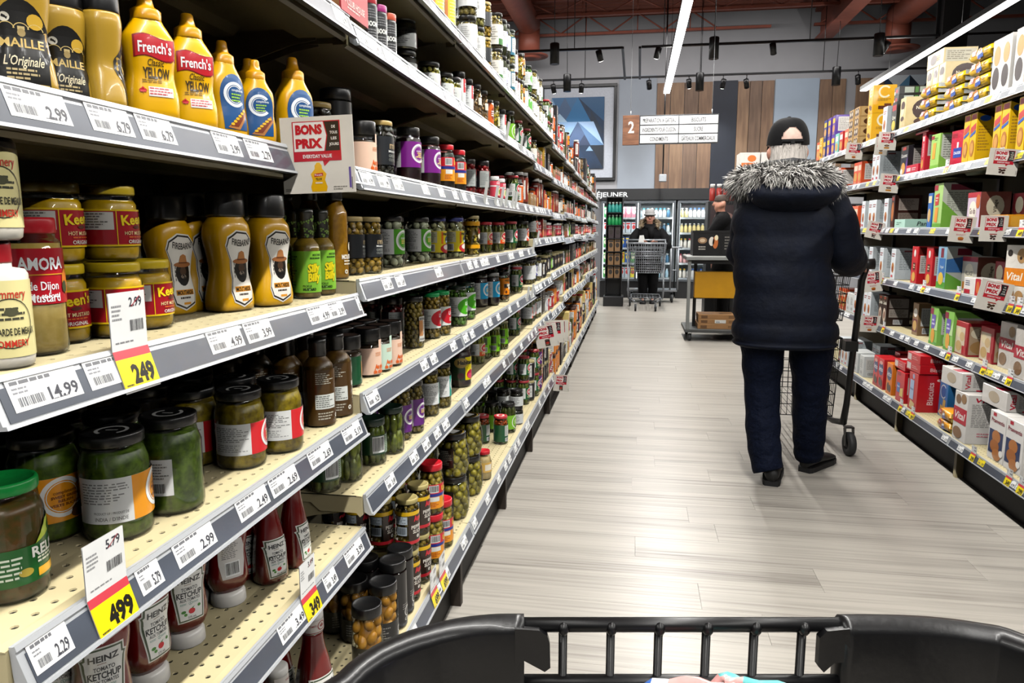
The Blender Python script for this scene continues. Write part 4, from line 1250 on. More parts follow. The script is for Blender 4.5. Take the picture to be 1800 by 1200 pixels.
# ---- further bays
for k, c, tc, d in (('aupP', '#f3cdb4', '#e8651c', 'peach'), ('aupM', '#cfe6d2', '#e8651c', 'mint'), ('aupG', '#0d4a2a', '#e08a2a', 'dark green')):
    def pr_aup(P, r, z0, z1, c=c, tc=tc):
        h = z1-z0
        Lbase(P, r, z0, z1, c, -2.6, 2.6)
        if k != 'aupG':
            P.rect(.35*r, z1, .85*r, z1+.3*h, c, 0)
            P.lines(.0, z0+.68*h, .9*r, z0+.84*h, 3, '#e89a6a', 2, .5); P.text('Au pied', .45*r, z0+.30*h, .16*h, tc, 3, w=1.05*r, bold=.06); P.text('de cochon', .45*r, z0+.12*h, .16*h, tc, 3, w=1.3*r, bold=.06)
        else:
            P.rect(-.25*r, z0+.2*h, -.2*r, z1-.2*h, tc, 2); P.rect(-.1*r, z0+.3*h, -.05*r, z1-.25*h, tc, 2); P.rect(-2.4*r, z0, -1.2*r, z1, '#dfe2dc', 1)
    jar(k, 'sauce_jar', 'squat jar with %s wrap and black lid' % d, .030, .112, '#0d0d0e', ('paste', '#3a2a18', '#2a1c10'), pr_aup, (.06, .60), shoulder=.66, rl=.98, hl=.03, lidprint=lambda P, rl: P.ell(0, 0, rl*.8, rl*.8, '#4a3a34', 1))
def pr_mi(P, r, z0, z1):
    h = z1-z0
    Lbase(P, r, z0, z1, '#23262a', -2.2, 1.2)
    P.text('mi', .45*r, z0+.70*h, .26*h, '#b9a27a', 2, w=.7*r); P.text('Mission', .4*r, z0+.48*h, .08*h, '#dfe0dc', 2, w=.8*r, bold=.02); P.text('GREEN', .4*r, z0+.32*h, .10*h, '#8f938c', 2, w=.8*r); P.text('OLIVES', .4*r, z0+.18*h, .10*h, '#8f938c', 2, w=.8*r)
    P.lines(-1.8*r, z0+.5*h, -.8*r, z0+.8*h, 3, '#9a9c98', 2)
jar('miO', 'olive_jar', 'gold lidded olive jar with charcoal label', .030, .128, '#c2ab72', ('bigolives', '#a8842c', '#5c4a14'), pr_mi, (.30, .70), fill=.95, rl=.9, hl=.011)
jar('miB', 'olive_jar', 'gold lidded black olive jar', .030, .128, '#b79b5c', ('bigolives', '#2c2a24', '#15140f'), pr_mi, (.22, .72), fill=.95, rl=.9, hl=.011)
jar('cbeet', 'beet_jar', 'dark beet jar with purple ring label', .0335, .142, '#0c0c0d', ('paste', '#2a0814', '#18040c'), Lring('#7c1e86', food='#e8d8c8', split=-1.25, words=('PICKLED', 'BEETS', 'BETTERAVES')), (.28, .74), fill=.95, shoulder=.78, rl=.9, hl=.02)
def pr_uni(P, r, z0, z1):
    h = z1-z0
    Lbase(P, r, z0, z1, '#f09a1e', -2.5, 1.5); P.rect(-2.5*r, z0+.62*h, 1.5*r, z1, '#cf1f2c', 1); P.rect(-2.5*r, z0+.50*h, 1.5*r, z0+.62*h, '#23338a', 2)
    P.bars(-1.25*r, z0+.66*h, -.45*r, z1-.04*h); P.rect(-1.2*r, z0+.30*h, -.4*r, z0+.48*h, '#e9e6dc', 2); P.lines(-1.3*r, z0+.06*h, -.3*r, z0+.26*h, 3, '#b33a1a', 2)
    P.text('Unico', .42*r, z0+.80*h, .20*h, '#f6d328', 3, w=1.15*r, bold=.04); P.ring(.5*r, z0+.40*h, .45*r, .52*r, 0, 180, '#d8dcec', 3, 12)
    for a, b in ((.25, .3), (.62, .36), (.45, .16), (.8, .18)): P.ring(a*r, z0+b*h, .07*r, .17*r, 0, 360, '#1a1410', 3, 10)
jar('unico', 'olive_jar', 'red lidded black olive jar, orange label', .029, .138, '#c9202c', ('paste', '#241812', '#120c0a'), pr_uni, (.20, .72), fill=.94, rl=.9, hl=.016)
jar('unicoG', 'olive_jar', 'red lidded green olive jar with orange label', .036, .150, '#d01f2c', ('bigolives', '#9a8428', '#4e4412'), pr_uni, (.14, .62), fill=.94, rl=.94, hl=.02)
def pr_cher(P, r, z0, z1):
    h = z1-z0
    Lbase(P, r, z0, z1, '#17171a', -2.4, 1.4); P.rect(-1.5*r, z0, -.25*r, z1, '#a7aba8', 1); P.lines(-1.45*r, z0+.1*h, -.35*r, z1-.1*h, 9, '#7e827f', 2); P.ell(.55*r, z1-.16*h, .55*r, .28*h, '#e21c28', 2); P.lines(.05*r, z0+.3*h, 1.0*r, z0+.5*h, 2, '#e9e6e0', 3); P.ell(.5*r, z0+.12*h, .4*r, .14*h, '#3a4250', 3)
jar('cherry', 'cherry_jar', 'red cherry jar with grey and black label', .033, .140, '#151012', ('olives', '#8a0c14', '#3c0408'), pr_cher, (.28, .72), fill=.96, rl=.9, hl=.018)
def pr_candy(P, r, z0, z1):
    h = z1-z0
    Lbase(P, r, z0, z1, '#e0485a', -2.5, 2); P.rect(-2.5*r, z0+.62*h, 2*r, z0+.72*h, '#f6e3e3', 1); P.ell(.1*r, z0+.3*h, .6*r, .25*h, '#f4d9b0', 2); P.ell(.2*r, z0+.3*h, .3*r, .16*h, '#7aa83a', 3); P.lines(-.6*r, z0+.76*h, .9*r, z0+.95*h, 2, '#fff', 2)
jar('candy', 'topping_jar', 'small white capped jar with pink label', .022, .095, '#eceae6', ('paste', '#a83a3c', '#8a2c30'), pr_candy, (.14, .80), rl=.86, hl=.016)
jar('onion', 'onion_jar', 'pale onion jar with green ring label', .0375, .135, '#0c0c0d', ('onions', '#a3a58c', '#74765f'), Lring('#4f9e1e', split=-.55), (.26, .74), fill=.96, shoulder=.8, rl=.88, hl=.014)
def pr_hab(P, r, z0, z1):
    h = z1-z0
    Lbase(P, r, z0, z1, '#e8cf1c', -2.3, 1.3); P.rect(-1.6*r, z0+.45*h, -.7*r, z1-.03*h, '#c8c3a0', 1); P.lines(-1.55*r, z0+.48*h, -.75*r, z1-.06*h, 6, '#77745c', 2); P.bars(-1.5*r, z0+.04*h, -.9*r, z0+.38*h)
    P.text('Habitant', .5*r, z1-.13*h, .13*h, '#2a2412', 3, w=1.3*r, bold=.05); P.ell(.55*r, z0+.58*h, .42*r, .2*h, '#1d4a63', 2); P.rect(.2*r, z0+.46*h, 1.0*r, z0+.54*h, '#bfe0ee', 3); P.ell(.35*r, z0+.18*h, .75*r, .22*h, '#b92a2a', 2); P.ell(.3*r, z0+.24*h, .4*r, .12*h, '#efe6da', 3); P.rect(-.3*r, z0+.4*h, -.1*r, z1-.04*h, '#e8701c', 2)
jar('hab', 'onion_jar', 'pale onion jar with blue lid, yellow label', .0375, .138, '#232c74', ('onions', '#a3a078', '#6c6a4a'), pr_hab, (.18, .68), fill=.95, rl=.93, hl=.013)
def pr_corn(P, r, z0, z1):
    h = z1-z0
    for a, b in ((.84, 1), (.0, .14)): P.rect(-2.4*r, z0+a*h, 1.6*r, z0+b*h, '#e8a412', 0)
    P.text('Oro', .2*r, z0+.66*h, .2*h, '#c8302a', 2, w=.6*r, bold=.03); P.ell(.2*r, z0+.45*h, .2*r, .1*h, '#efe6cc', 2)
jar('corn', 'corn_jar', 'baby corn jar with yellow banded label', .030, .148, '#b8a878', ('slices', '#c9a43a', '#6a5618'), pr_corn, (.20, .86), fill=.96, shoulder=.82, rl=.92, hl=.012)
jar('pickR', 'pickle_jar', 'red lidded pickle jar with red badge label', .034, .128, '#b0202a', ('pickles', '#6b6a12', '#35380a'), Lbadge('#b9a470', '#c01f28', "Strub's", low='#d8501e', wc='#f4e8c8'), (.28, .68), fill=.95, rl=.93, hl=.012)
jar('pickG', 'pickle_jar', 'green pickle jar with checked lid', .034, .135, '#b23a40', ('pickles', '#5c6414', '#2c340a'), Lbadge('#155c34', '#c01f34', "Bick's"), (.24, .72), fill=.95, rl=.93, hl=.012, lidprint=lidcheck)
jar('cpick', 'pickle_jar', 'pickle jar with white and orange ring label', .036, .140, '#0d0d0d', ('pickles', '#4c5212', '#242a08'), Lring('#e2533a', split=-.3), (.26, .72), fill=.95, rl=.9, hl=.016)
jar('cpickB', 'pickle_jar', 'pickle jar with white and blue ring label', .036, .150, '#0d0d0d', ('pickles', '#2c3010', '#181c06'), Lring('#3c3f9c', split=-.3), (.24, .66), fill=.95, rl=.9, hl=.016)
def pr_olt(P, r, z0, z1):
    h = z1-z0
    P.rect(-.5*r, z0, .95*r, z1, '#d9d6cc', 0); P.rect(-.5*r, z0+.22*h, .0, z0+.85*h, '#c88a56', 1); P.lines(.05*r, z0+.25*h, .9*r, z0+.8*h, 8, '#8d8a80', 2)
    P.rect(-.45*r, z0+.84*h, .9*r, z0+.98*h, '#b9b6ac', 1)
    for i in range(7): P.ell(-.36*r+.19*i*r, z0+.91*h, .06*r, .045*h, '#4a4a48', 2, 8); P.ell(-.36*r+.19*i*r, z0+.09*h, .06*r, .045*h, '#4a4a48', 2, 8)
jar('olT', 'olive_jar', 'tall olive jar with patterned paper strip', .0295, .146, '#11110f', ('bigolives', '#8a742a', '#463c12'), pr_olt, (.14, .62), fill=.95, rl=.92, hl=.014)
def Lliv(col):
    def f(P, r, z0, z1):
        h = z1-z0
        Lbase(P, r, z0, z1, '#e9ebe4', -2.3, 1.4); P.ell(.2*r, z0+.5*h, 1.1*r, .42*h, col, 1); P.rect(.2*r, z0+.14*h, 1.4*r, z0+.8*h, col, 1); P.text('LI-IV', .55*r, z0+.66*h, .2*h, '#fff', 3, w=1.1*r); P.lines(.1*r, z0+.2*h, 1.1*r, z0+.42*h, 3, '#eaf2e0', 3, .5); P.rect(.6*r, z0+.03*h, 1.05*r, z0+.12*h, '#2a2a28', 3); P.lines(-1.9*r, z0+.1*h, -.9*r, z1-.1*h, 8, '#9a9c96', 2)
    return f
jar('livR', 'olive_jar', 'green lidded olive jar with red label', .031, .140, '#0f9a50', ('bigolives', '#95782a', '#4c3c10'), Lliv('#c9202e'), (.24, .66), fill=.96, rl=.9, hl=.012)
jar('livG', 'olive_jar', 'green olive jar with bright green label', .034, .138, '#10201a', ('bigolives', '#5c8a2a', '#2c4612'), Lliv('#4cae1e'), (.26, .74), fill=.95, rl=.9, hl=.012)
jar('beetB', 'beet_jar', 'dark beet jar with sky blue ring label', .036, .142, '#8f8f8c', ('paste', '#1c0612', '#10030a'), Lring('#1c9ccc', split=-.75, food='#8a1c4a'), (.26, .74), fill=.95, rl=.92, hl=.014)
def pr_ext(P, r, z0, z1):
    h = z1-z0
    Lbase(P, r, z0, z1, '#ee8a12', -2.4, 1.6); P.ell(0, z1-.12*h, .8*r, .08*h, '#8a5a12', 1); P.rect(-.9*r, z0+.42*h, 1.3*r, z0+.66*h, '#26201a', 2)
    P.text('Extra', .2*r, z0+.62*h, .17*h, '#f4ead2', 3, w=1.2*r, bold=.05, rot=6); P.text('Bite', .35*r, z0+.42*h, .17*h, '#f4ead2', 3, w=.9*r, bold=.05, rot=6); P.ell(-.5*r, z0+.16*h, .2*r, .1*h, '#5a2c12', 2)
jar('extra', 'relish_jar', 'orange label pickle relish jar', .027, .138, '#161512', ('chunks', '#8a5a1c', '#3c2a0c'), pr_ext, (.24, .78), fill=.93, rl=.9, hl=.018)
def pr_cor(P, r, z0, z1):
    h = z1-z0
    Lbase(P, r, z0, z1, '#173c22', -2.2, 1.3); P.bars(-1.15*r, z0+.1*h, -.25*r, z1-.06*h); P.rect(-.2*r, z0+.05*h, .15*r, z1-.04*h, '#9fb39c', 2); P.lines(-.18*r, z0+.1*h, .12*r, z1-.08*h, 9, '#33503a', 3)
    P.poly([(.45*r, z0+.84*h), (.62*r, z0+.72*h), (.45*r, z0+.6*h), (.28*r, z0+.72*h)], '#d9e0d4', 2); P.text('Corni', .7*r, z0+.38*h, .2*h, '#6cc04a', 3, w=1.0*r, bold=.02); P.lines(.25*r, z0+.18*h, 1.1*r, z0+.26*h, 1, '#a9c89c', 3)
jar('corni', 'gherkin_jar', 'small gherkin jar with dark green lid', .0345, .112, '#12281e', ('pickles', '#5c6a1c', '#343e10'), pr_cor, (.24, .66), fill=.94, rl=.92, hl=.018)
jar('gherk', 'gherkin_jar', 'unlabelled side gherkin jar with dark green lid', .0335, .118, '#12281e', ('pickles', '#6c7420', '#3a4210'), None, fill=.94, rl=.92, hl=.016)
jar('colP', 'olive_jar', 'olive jar with purple ring label', .0295, .145, '#17150f', ('bigolives', '#6e5c1c', '#3a300c'), Lring('#63237a', split=-.85, cx=.2, food='#8a7a3a'), (.16, .66), fill=.95, rl=.92, hl=.014)
jar('colT', 'olive_jar', 'olive jar with white and teal ring label', .0295, .140, '#17150f', ('bigolives', '#7d6a1e', '#423810'), Lring('#17a08c', split=.15, cx=1.0, food='#8a7a3a'), (.26, .72), fill=.95, rl=.92, hl=.014)
def pr_hb(P, r, z0, z1):
    h = z1-z0
    Lbase(P, r, z0, z1, '#17331f', -2.4, 1.5); P.rect(-.1*r, z0, 1.5*r, z1, '#e9d21a', 1); P.ell(-.45*r, z1-.24*h, .62*r, .22*h, '#a58b4a', 2); P.text('Habitant', .05*r, z1-.22*h, .17*h, '#1c160c', 3, w=1.6*r, bold=.05)
    for a in range(7): t = radians(20+22*a); P.poly([(.5*r, z0+.42*h), (.5*r+.55*r*cos(t)-.05*r, z0+.42*h+.3*h*sin(t)), (.5*r+.55*r*cos(t)+.05*r, z0+.42*h+.3*h*sin(t))], '#b8a818', 2)
    P.ell(.55*r, z0+.24*h, .5*r, .2*h, '#b3193c', 3); P.ell(.4*r, z0+.18*h, .25*r, .12*h, '#e04a6a', 4); P.ell(-.5*r, z0+.2*h, .3*r, .14*h, '#4a1420', 3); P.lines(1.15*r, z0+.1*h, 1.4*r, z1-.1*h, 7, '#8a7c1a', 3)
jar('habB', 'beet_jar', 'beet jar with yellow and green label', .0415, .150, '#141012', ('paste', '#2c0a18', '#1a050e'), pr_hb, (.18, .72), fill=.95, rl=.93, hl=.018)
def pr_app(P, r, z0, z1):
    h = z1-z0
    Lbase(P, r, z0, z1, '#7cc21e', -2.4, 1.6); P.rect(-1.5*r, z0+.5*h, -.6*r, z1-.06*h, '#2c3a1c', 1); P.bars(-1.5*r, z0+.06*h, -.6*r, z0+.36*h); P.text('Apple', .35*r, z0+.42*h, .24*h, '#16260c', 2, w=1.3*r, bold=.05, rot=12); P.ell(.3*r, z0+.14*h, .25*r, .1*h, '#2c6a1c', 2); P.ell(.4*r, z1-.14*h, .25*r, .09*h, '#c9e48a', 2)
jar('apple', 'pickle_jar', 'slim pickle jar with lime green label', .0255, .130, '#8c8a64', ('pickles', '#6c6c1a', '#3c3e10'), pr_app, (.20, .74), fill=.96, rl=.92, hl=.01)
def pr_apr(P, r, z0, z1):
    h = z1-z0
    Lbase(P, r, z0, z1, '#111112', -2.4, .9); P.text('CO', .55*r, z0+.5*h, .3*h, '#d9d6cf', 2, w=.5*r); P.lines(-1.4*r, z0+.2*h, -.4*r, z0+.8*h, 5, '#8a8782', 2)
jar('apri', 'fruit_jar', 'jar of golden fruit halves with black lid', .0345, .150, '#0e0e0f', ('halves', '#c9913a', '#a8701c'), pr_apr, (.06, .40), fill=.92, shoulder=.8, rl=.97, hl=.024)
def pr_blk(P, r, z0, z1):
    h = z1-z0
    Lbase(P, r, z0, z1, '#121112', -3.1, 3.1); P.ring(.5*r, z0+.25*h, .34*r, .42*r, 30, 330, '#dedbd4', 2, 14); P.text('CAFE', .55*r, z0+.12*h, .06*h, '#d9d6cf', 2, w=.9*r); P.lines(-.1*r, z0+.3*h, 1.0*r, z0+.42*h, 3, '#8a8782', 2)
jar('blk', 'fruit_jar', 'tall black wrapped jar with black lid', .033, .172, '#0e0e0f', ('paste', '#2a1418', '#1c0c10'), pr_blk, (.04, .84), fill=.95, shoulder=.86, rl=.98, hl=.024)
def pr_pep(P, r, z0, z1):
    h = z1-z0
    P.rect(-2.4*r, z0+.88*h, 1.6*r, z1, '#e2b41a', 0); P.rect(-2.4*r, z0, 1.6*r, z0+.10*h, '#c42430', 0); P.rect(-.55*r, z0+.1*h, 1.6*r, z0+.88*h, '#2c1d16', 0)
    P.rect(-1.7*r, z0+.62*h, -.65*r, z0+.86*h, '#c3cdd6', 1); P.lines(-1.65*r, z0+.64*h, -.7*r, z0+.84*h, 4, '#6a747c', 2); P.bars(-1.6*r, z0+.28*h, -.7*r, z0+.54*h, '#30363c', '#bfc9d2')
    P.text('Aurora', .55*r, z0+.78*h, .16*h, '#d02a3a', 3, w=1.3*r, bold=.06); P.text('PEPPERS', .35*r, z0+.52*h, .11*h, '#efe9dd', 3, w=1.35*r, bold=.02); P.text('SLICED', .35*r, z0+.38*h, .11*h, '#efe9dd', 3, w=1.1*r, bold=.02); P.ring(.3*r, z0+.22*h, .05*r, .14*r, 0, 360, '#e9e4da', 3, 12)
jar('pep', 'pepper_jar', 'sliced pepper jar with gold lid', .0315, .140, '#b3a46a', ('slices', '#6e5a18', '#3c300c'), pr_pep, (.16, .78), fill=.95, shoulder=.82, rl=.92, hl=.013)
def lid_stick(P, rl): P.ring(0, 0, rl*.80, rl*.84, 0, 360, '#c9a23a', 1, 24); P.poly([(-rl*.5, -rl*.35), (rl*.45, -rl*.4), (rl*.5, rl*.3), (-rl*.3, rl*.42)], '#e8e6e1', 2)
def pr_big(P, r, z0, z1):
    h = z1-z0
    P.rect(-2.0*r, z0+.1*h, -1.0*r, z1-.1*h, '#141210', 0); P.lines(-1.9*r, z0+.2*h, -1.1*r, z1-.2*h, 9, '#b9b4a6', 2)
jar('big', 'olive_jar', 'big round jar of olives with black lid', .055, .148, '#121111', ('bigolives', '#8f8226', '#4a4412'), pr_big, (.2, .75), fill=.92, shoulder=.78, rl=.80, hl=.02, barrel=1, n=30, lidprint=lid_stick)
def pr_may(P, r, z0, z1):
    h = z1-z0
    Lbase(P, r, z0, z1, '#ddb25c', -2.2, 1.5); P.rect(-1.4*r, z0+.2*h, -.4*r, z1-.2*h, '#efe6d2', 1); P.ell(.4*r, z0+.5*h, .5*r, .35*h, '#b83a24', 2)
jar('mayo', 'spread_jar', 'pale spread jar with red lid', .031, .115, '#c01f2a', ('paste', '#d8bd86', '#c9ab74'), pr_may, (.28, .62), fill=.92, shoulder=.6, rl=.82, hl=.014)
def pr_rp(P, r, z0, z1):
    h = z1-z0
    Lbase(P, r, z0, z1, '#14502e', -2.5, 1.6); P.rect(-.75*r, z0+.34*h, .05*r, z1-.05*h, '#e0e0da', 1); P.lines(-.7*r, z0+.36*h, .0, z1-.08*h, 8, '#8a8c86', 2); P.bars(-.7*r, z0+.03*h, .0, z0+.24*h)
    P.ell(.75*r, z0+.64*h, .55*r, .27*h, '#efe2da', 2); P.ell(.75*r, z0+.64*h, .48*r, .23*h, '#cf2030', 3); P.text("Bick's", .75*r, z0+.64*h, .14*h, '#fff', 4, w=.75*r, bold=.03, shear=.2); P.ell(.75*r, z0+.2*h, .4*r, .16*h, '#c03a1c', 2); P.ell(.9*r, z0+.14*h, .25*r, .12*h, '#e8b01e', 3)
jar('redpep', 'pepper_jar', 'orange pickled pepper jar with checked lid', .0335, .130, '#b8343a', ('slices', '#a84a12', '#6c2c08'), pr_rp, (.10, .70), fill=.95, shoulder=.78, rl=.93, hl=.012, lidprint=lidcheck)
def Lgr(P, r, z0, z1):
    h = z1-z0
    Lbase(P, r, z0, z1, '#7cbc2c', -1.2, 1.6); P.ring(.45*r, z0+.5*h, .42*h, .48*h, 0, 360, '#eef2e4', 2, 20); P.lines(.0, z0+.35*h, .9*r, z0+.68*h, 3, '#e8f2c8', 3, .5); P.ell(.4*r, z0+.16*h, .25*r, .1*h, '#4a4a28', 3)
jar('greenp', 'pickle_jar', 'dark pickle jar with lime ring label', .038, .145, '#121211', ('pickles', '#444a14', '#20260a'), Lgr, (.14, .60), fill=.95, rl=.9, hl=.016)
def pr_boo(P, r, z0, z1):
    h = z1-z0
    Lbase(P, r, z0, z1, '#1b1b1e', -3.1, 3.1); P.rect(.0*r, z0+.42*h, 1.3*r, z0+.60*h, '#0c0c0e', 1); P.text('BOOM', .55*r, z0+.51*h, .13*h, '#e6e6e2', 3, w=1.2*r, bold=.05)
    P.lines(-1.8*r, z0+.1*h, -.4*r, z0+.9*h, 9, '#6a6a6c', 2); P.lines(.0*r, z0+.08*h, 1.2*r, z0+.38*h, 4, '#8a8a8c', 2); P.lines(.0*r, z0+.64*h, 1.2*r, z0+.92*h, 4, '#77777a', 2)
for k, c, d in (('booP', '#a8327a', 'magenta'), ('booO', '#c8563c', 'coral'), ('booR', '#b0323c', 'red')):
    jar(k, 'spice_canister', 'black spice canister with %s lid' % d, .0205, .098, c, ('paste', '#161617', '#161617'), pr_boo, (.03, .80), shoulder=.88, rl=1.02, hl=.016, glass=False, cat='canister')
def pr_can(P, r, z0, z1):
    P.rect(-3.1*r, z0, 3.1*r, z1, '#e6cf12', 0)
    P.rect(-1.9*r, z0, -1.0*r, z1, '#3a3420', 1); P.rect(-1.0*r, z0, -.7*r, z1, '#d87a1c', 1); P.lines(-.5*r, z0+.05*(z1-z0), .9*r, z1-.05*(z1-z0), 14, '#f4ea8a', 2, .4); P.rect(1.1*r, z0, 1.7*r, z1, '#d8601c', 1)
jar('ycan', 'yellow_canister', 'tall bright yellow canister', .031, .165, '#2c2b26', ('paste', '#e6cf12', '#e6cf12'), pr_can, (.03, .93), shoulder=.93, rl=.95, hl=.012, glass=False, cat='canister')
def Lleaf(a, b):
    def f(P, r, z0, z1):
        h = z1-z0
        Lbase(P, r, z0, z1, '#dfe0de', -2.4, 1.5); P.lines(-1.7*r, z0+.4*h, -.6*r, z1-.1*h, 6, '#a9aaaa', 2); P.rect(.3*r, z0+.3*h, .9*r, z1-.02*h, a, 1); P.ell(.6*r, z0+.68*h, .32*r, .24*h, b, 2)
    return f
jar('artG', 'antipasto_jar', 'antipasto jar with white and green leaf label', .0315, .135, '#131312', ('olives', '#8c8444', '#4c4820'), Lleaf('#d8d8c0', '#3f8a2c'), (.22, .76), fill=.95, rl=.92, hl=.014)
jar('artY', 'antipasto_jar', 'antipasto jar with white and yellow label', .0335, .135, '#131312', ('olives', '#7c6c34', '#443c18'), Lleaf('#d8a01c', '#e0b83a'), (.20, .78), fill=.95, rl=.92, hl=.014)
jar('artP', 'antipasto_jar', 'antipasto jar with white and mauve label', .0335, .135, '#131312', ('olives', '#7c6c34', '#443c18'), Lleaf('#a06a9a', '#8a5a88'), (.20, .78), fill=.95, rl=.92, hl=.014)
def pr_mush(P, r, z0, z1):
    h = z1-z0
    P.rect(-.5*r, z0, .8*r, z1, '#dcdcd8', 0); P.rect(-.8*r, z0-.2*h, 1.1*r, z1+.1*h, '#1d6a80', -1); P.lines(-.4*r, z0+.2*h, .7*r, z1-.1*h, 5, '#9a9a98', 2)
jar('palm', 'antipasto_jar', 'tall pale jar with white paper label', .031, .150, '#16211c', ('slices', '#c9b87c', '#8a7c48'), pr_mush, (.34, .74), fill=.96, rl=.94, hl=.013)
def pr_vi(P, r, z0, z1):
    h = z1-z0
    Lbase(P, r, z0, z1, '#e4dfd4', -2.3, 1.5); P.text('VI', .6*r, z0+.72*h, .16*h, '#b8283c', 2, w=.5*r, bold=.05); P.rect(-.5*r, z0, 1.5*r, z0+.3*h, '#3c7a34', 1); P.lines(-1.6*r, z0+.2*h, -.6*r, z1-.1*h, 6, '#a09c90', 2)
jar('viol', 'antipasto_jar', 'antipasto jar with cream and green label', .0315, .140, '#14120f', ('slices', '#b8a468', '#6c5c30'), pr_vi, (.10, .66), fill=.96, rl=.93, hl=.013)
def pr_ro(P, r, z0, z1):
    h = z1-z0
    Lbase(P, r, z0, z1, '#d9dbd8', -2.3, 1.5); P.lines(-1.9*r, z0+.15*h, -.4*r, z1-.12*h, 7, '#77797a', 2); P.ell(.75*r, z0+.6*h, .34*r, .32*h, '#c33a48', 2); P.lines(.5*r, z0+.5*h, 1.0*r, z0+.7*h, 2, '#f0dcdc', 3); P.ell(.55*r, z0+.16*h, .1*r, .1*h, '#b0283a', 2)
jar('roO', 'olive_jar', 'stuffed olive jar, white label with red oval', .033, .088, '#100f0f', ('bigolives', '#8c8434', '#3c3a14'), pr_ro, (.08, .62), fill=.94, rl=.93, hl=.013)
jar('roD', 'olive_jar', 'dark olive jar, white label with red oval', .033, .088, '#100f0f', ('paste', '#1c1a10', '#100f0a'), pr_ro, (.08, .62), fill=.94, rl=.93, hl=.013)
def pr_rl(P, r, z0, z1):
    h = z1-z0
    Lbase(P, r, z0, z1, '#dcdedd', -2.4, 1.5); P.rect(-.2*r, z0+.45*h, 1.5*r, z1, '#c4242c', 1); P.lines(-1.6*r, z0+.2*h, -.5*r, z1-.1*h, 7, '#a2a4a4', 2); P.lines(.1*r, z0+.65*h, 1.0*r, z0+.85*h, 2, '#f6e8e4', 3); P.lines(.1*r, z0+.1*h, 1.0*r, z0+.3*h, 2, '#b9bab8', 3)
jar('redlab', 'pepper_jar', 'slim jar with white and red label', .0235, .118, '#111010', ('chunks', '#9a3a14', '#4c1a08'), pr_rl, (.14, .80), fill=.95, rl=.95, hl=.018)
jar('mush', 'mushroom_jar', 'tan mushroom jar with black lid', .026, .125, '#13120f', ('slices', '#a8845a', '#5c4224'), lambda P, r, z0, z1: P.rect(-.4*r, z0+.3*(z1-z0), .6*r, z1-.2*(z1-z0), '#d9d2c2', 0), (.3, .7), fill=.95, rl=.92, hl=.014)
jar('ypep', 'pepper_jar', 'yellow pepper jar with black lid', .0245, .125, '#151410', ('chunks', '#b8a01c', '#6c5c10'), lambda P, r, z0, z1: P.rect(-.2*r, z0, .9*r, z1, '#d8d49c', 0), (.2, .5), fill=.95, rl=.92, hl=.014)
def plainjar(key, name, desc, r, h, lid, col, lab, lab2, cat='jar'):
    def f(P, r_, z0, z1):
        hh = z1-z0
        Lbase(P, r_, z0, z1, lab, -3, 3); P.ell(.3*r_, z0+.55*hh, .7*r_, .3*hh, lab2, 1); P.lines(-.3*r_, z0+.4*hh, .9*r_, z0+.7*hh, 3, '#f2efe8', 2, .5); P.rect(-1.9*r_, z0+.1*hh, -.9*r_, z1-.1*hh, '#dcdbd6', 1); P.lines(-1.8*r_, z0+.15*hh, -1.0*r_, z1-.15*hh, 6, '#9a9994', 2)
    jar(key, name, desc, r, h, lid, ('paste', col, col), f, (.12, .84), shoulder=.88, rl=.94, hl=.016, glass=False, n=18, cat=cat)
plainjar('pnut', 'peanut_butter_jar', 'orange peanut butter jar', .040, .15, '#3a2016', '#8a4a12', '#e0821c', '#c8601a')
plainjar('canR', 'food_can', 'red food can', .036, .11, '#a8a39a', '#a8a39a', '#a82028', '#e2d8c8', 'can')
plainjar('canK', 'food_can', 'black food can with pale band', .035, .115, '#b5a878', '#17161a', '#17161a', '#8a6a3a', 'can')
plainjar('canW', 'food_can', 'white food can', .036, .11, '#a8a6a2', '#c9c9c6', '#d9d9d4', '#4a4a9a', 'can')
plainjar('jug', 'milk_jug', 'white plastic jug with red cap', .042, .2, '#c8202a', '#e2e2e2', '#eceff2', '#2a62b8', 'jug')
plainjar('tube', 'cracker_tube', 'tall tan canister with red lid', .032, .17, '#c0282c', '#d8b074', '#e0c080', '#b84a28', 'canister')
plainjar('spiceO', 'spice_jar', 'orange spice jar with black lid', .024, .11, '#141414', '#b8521c', '#d8621c', '#8a2c14')
plainjar('spiceR', 'spice_jar', 'red spice jar with black lid', .024, .11, '#141414', '#8a1c1c', '#b8242a', '#e0b050')
plainjar('grind', 'spice_grinder', 'brown spice grinder with black cap', .022, .135, '#101010', '#5c4630', '#6c553c', '#3a2c20')
plainjar('spiceK', 'spice_jar', 'dark spice jar with pale label', .024, .11, '#1a1a1a', '#2a1c14', '#c9c4b8', '#3a2a20')
plainjar('sauceB', 'sauce_bottle', 'brown sauce bottle with white cap', .026, .17, '#e6e2dc', '#3c1c10', '#7a2a1c', '#e0d2b0', 'bottle')
plainjar('oil', 'oil_bottle', 'yellow oil bottle', .027, .18, '#1c1c1a', '#b89a1c', '#cfc01c', '#5a7a1c', 'bottle')
def kbox(key, name, desc, w, d, h, col, col2, cat='box', slant=0):
    m = MB(); m.cbox(-w/2, -d/2, 0, w/2, d/2, h, .0012, GLOSS, col)
    P = Print(); P.rect(-w*.46, h*.08, w*.46, h*.5, col2, 1); P.ell(0, h*.7, w*.3, h*.14, col2, 1); P.lines(-w*.3, h*.62, w*.3, h*.8, 2, '#f0e8d8', 2)
    P.onto(m, lambda x, z, e: (x, -d/2-e, z))
    P = Print(); P.lines(-d*.38, h*.2, d*.38, h*.8, 6, col2, 1); P.onto(m, lambda x, z, e: (-w/2-e, -x, z))
    reg(key, name, desc, cat, [('carton', m.mesh('carton'), None, None)], w/2, d/2, h)
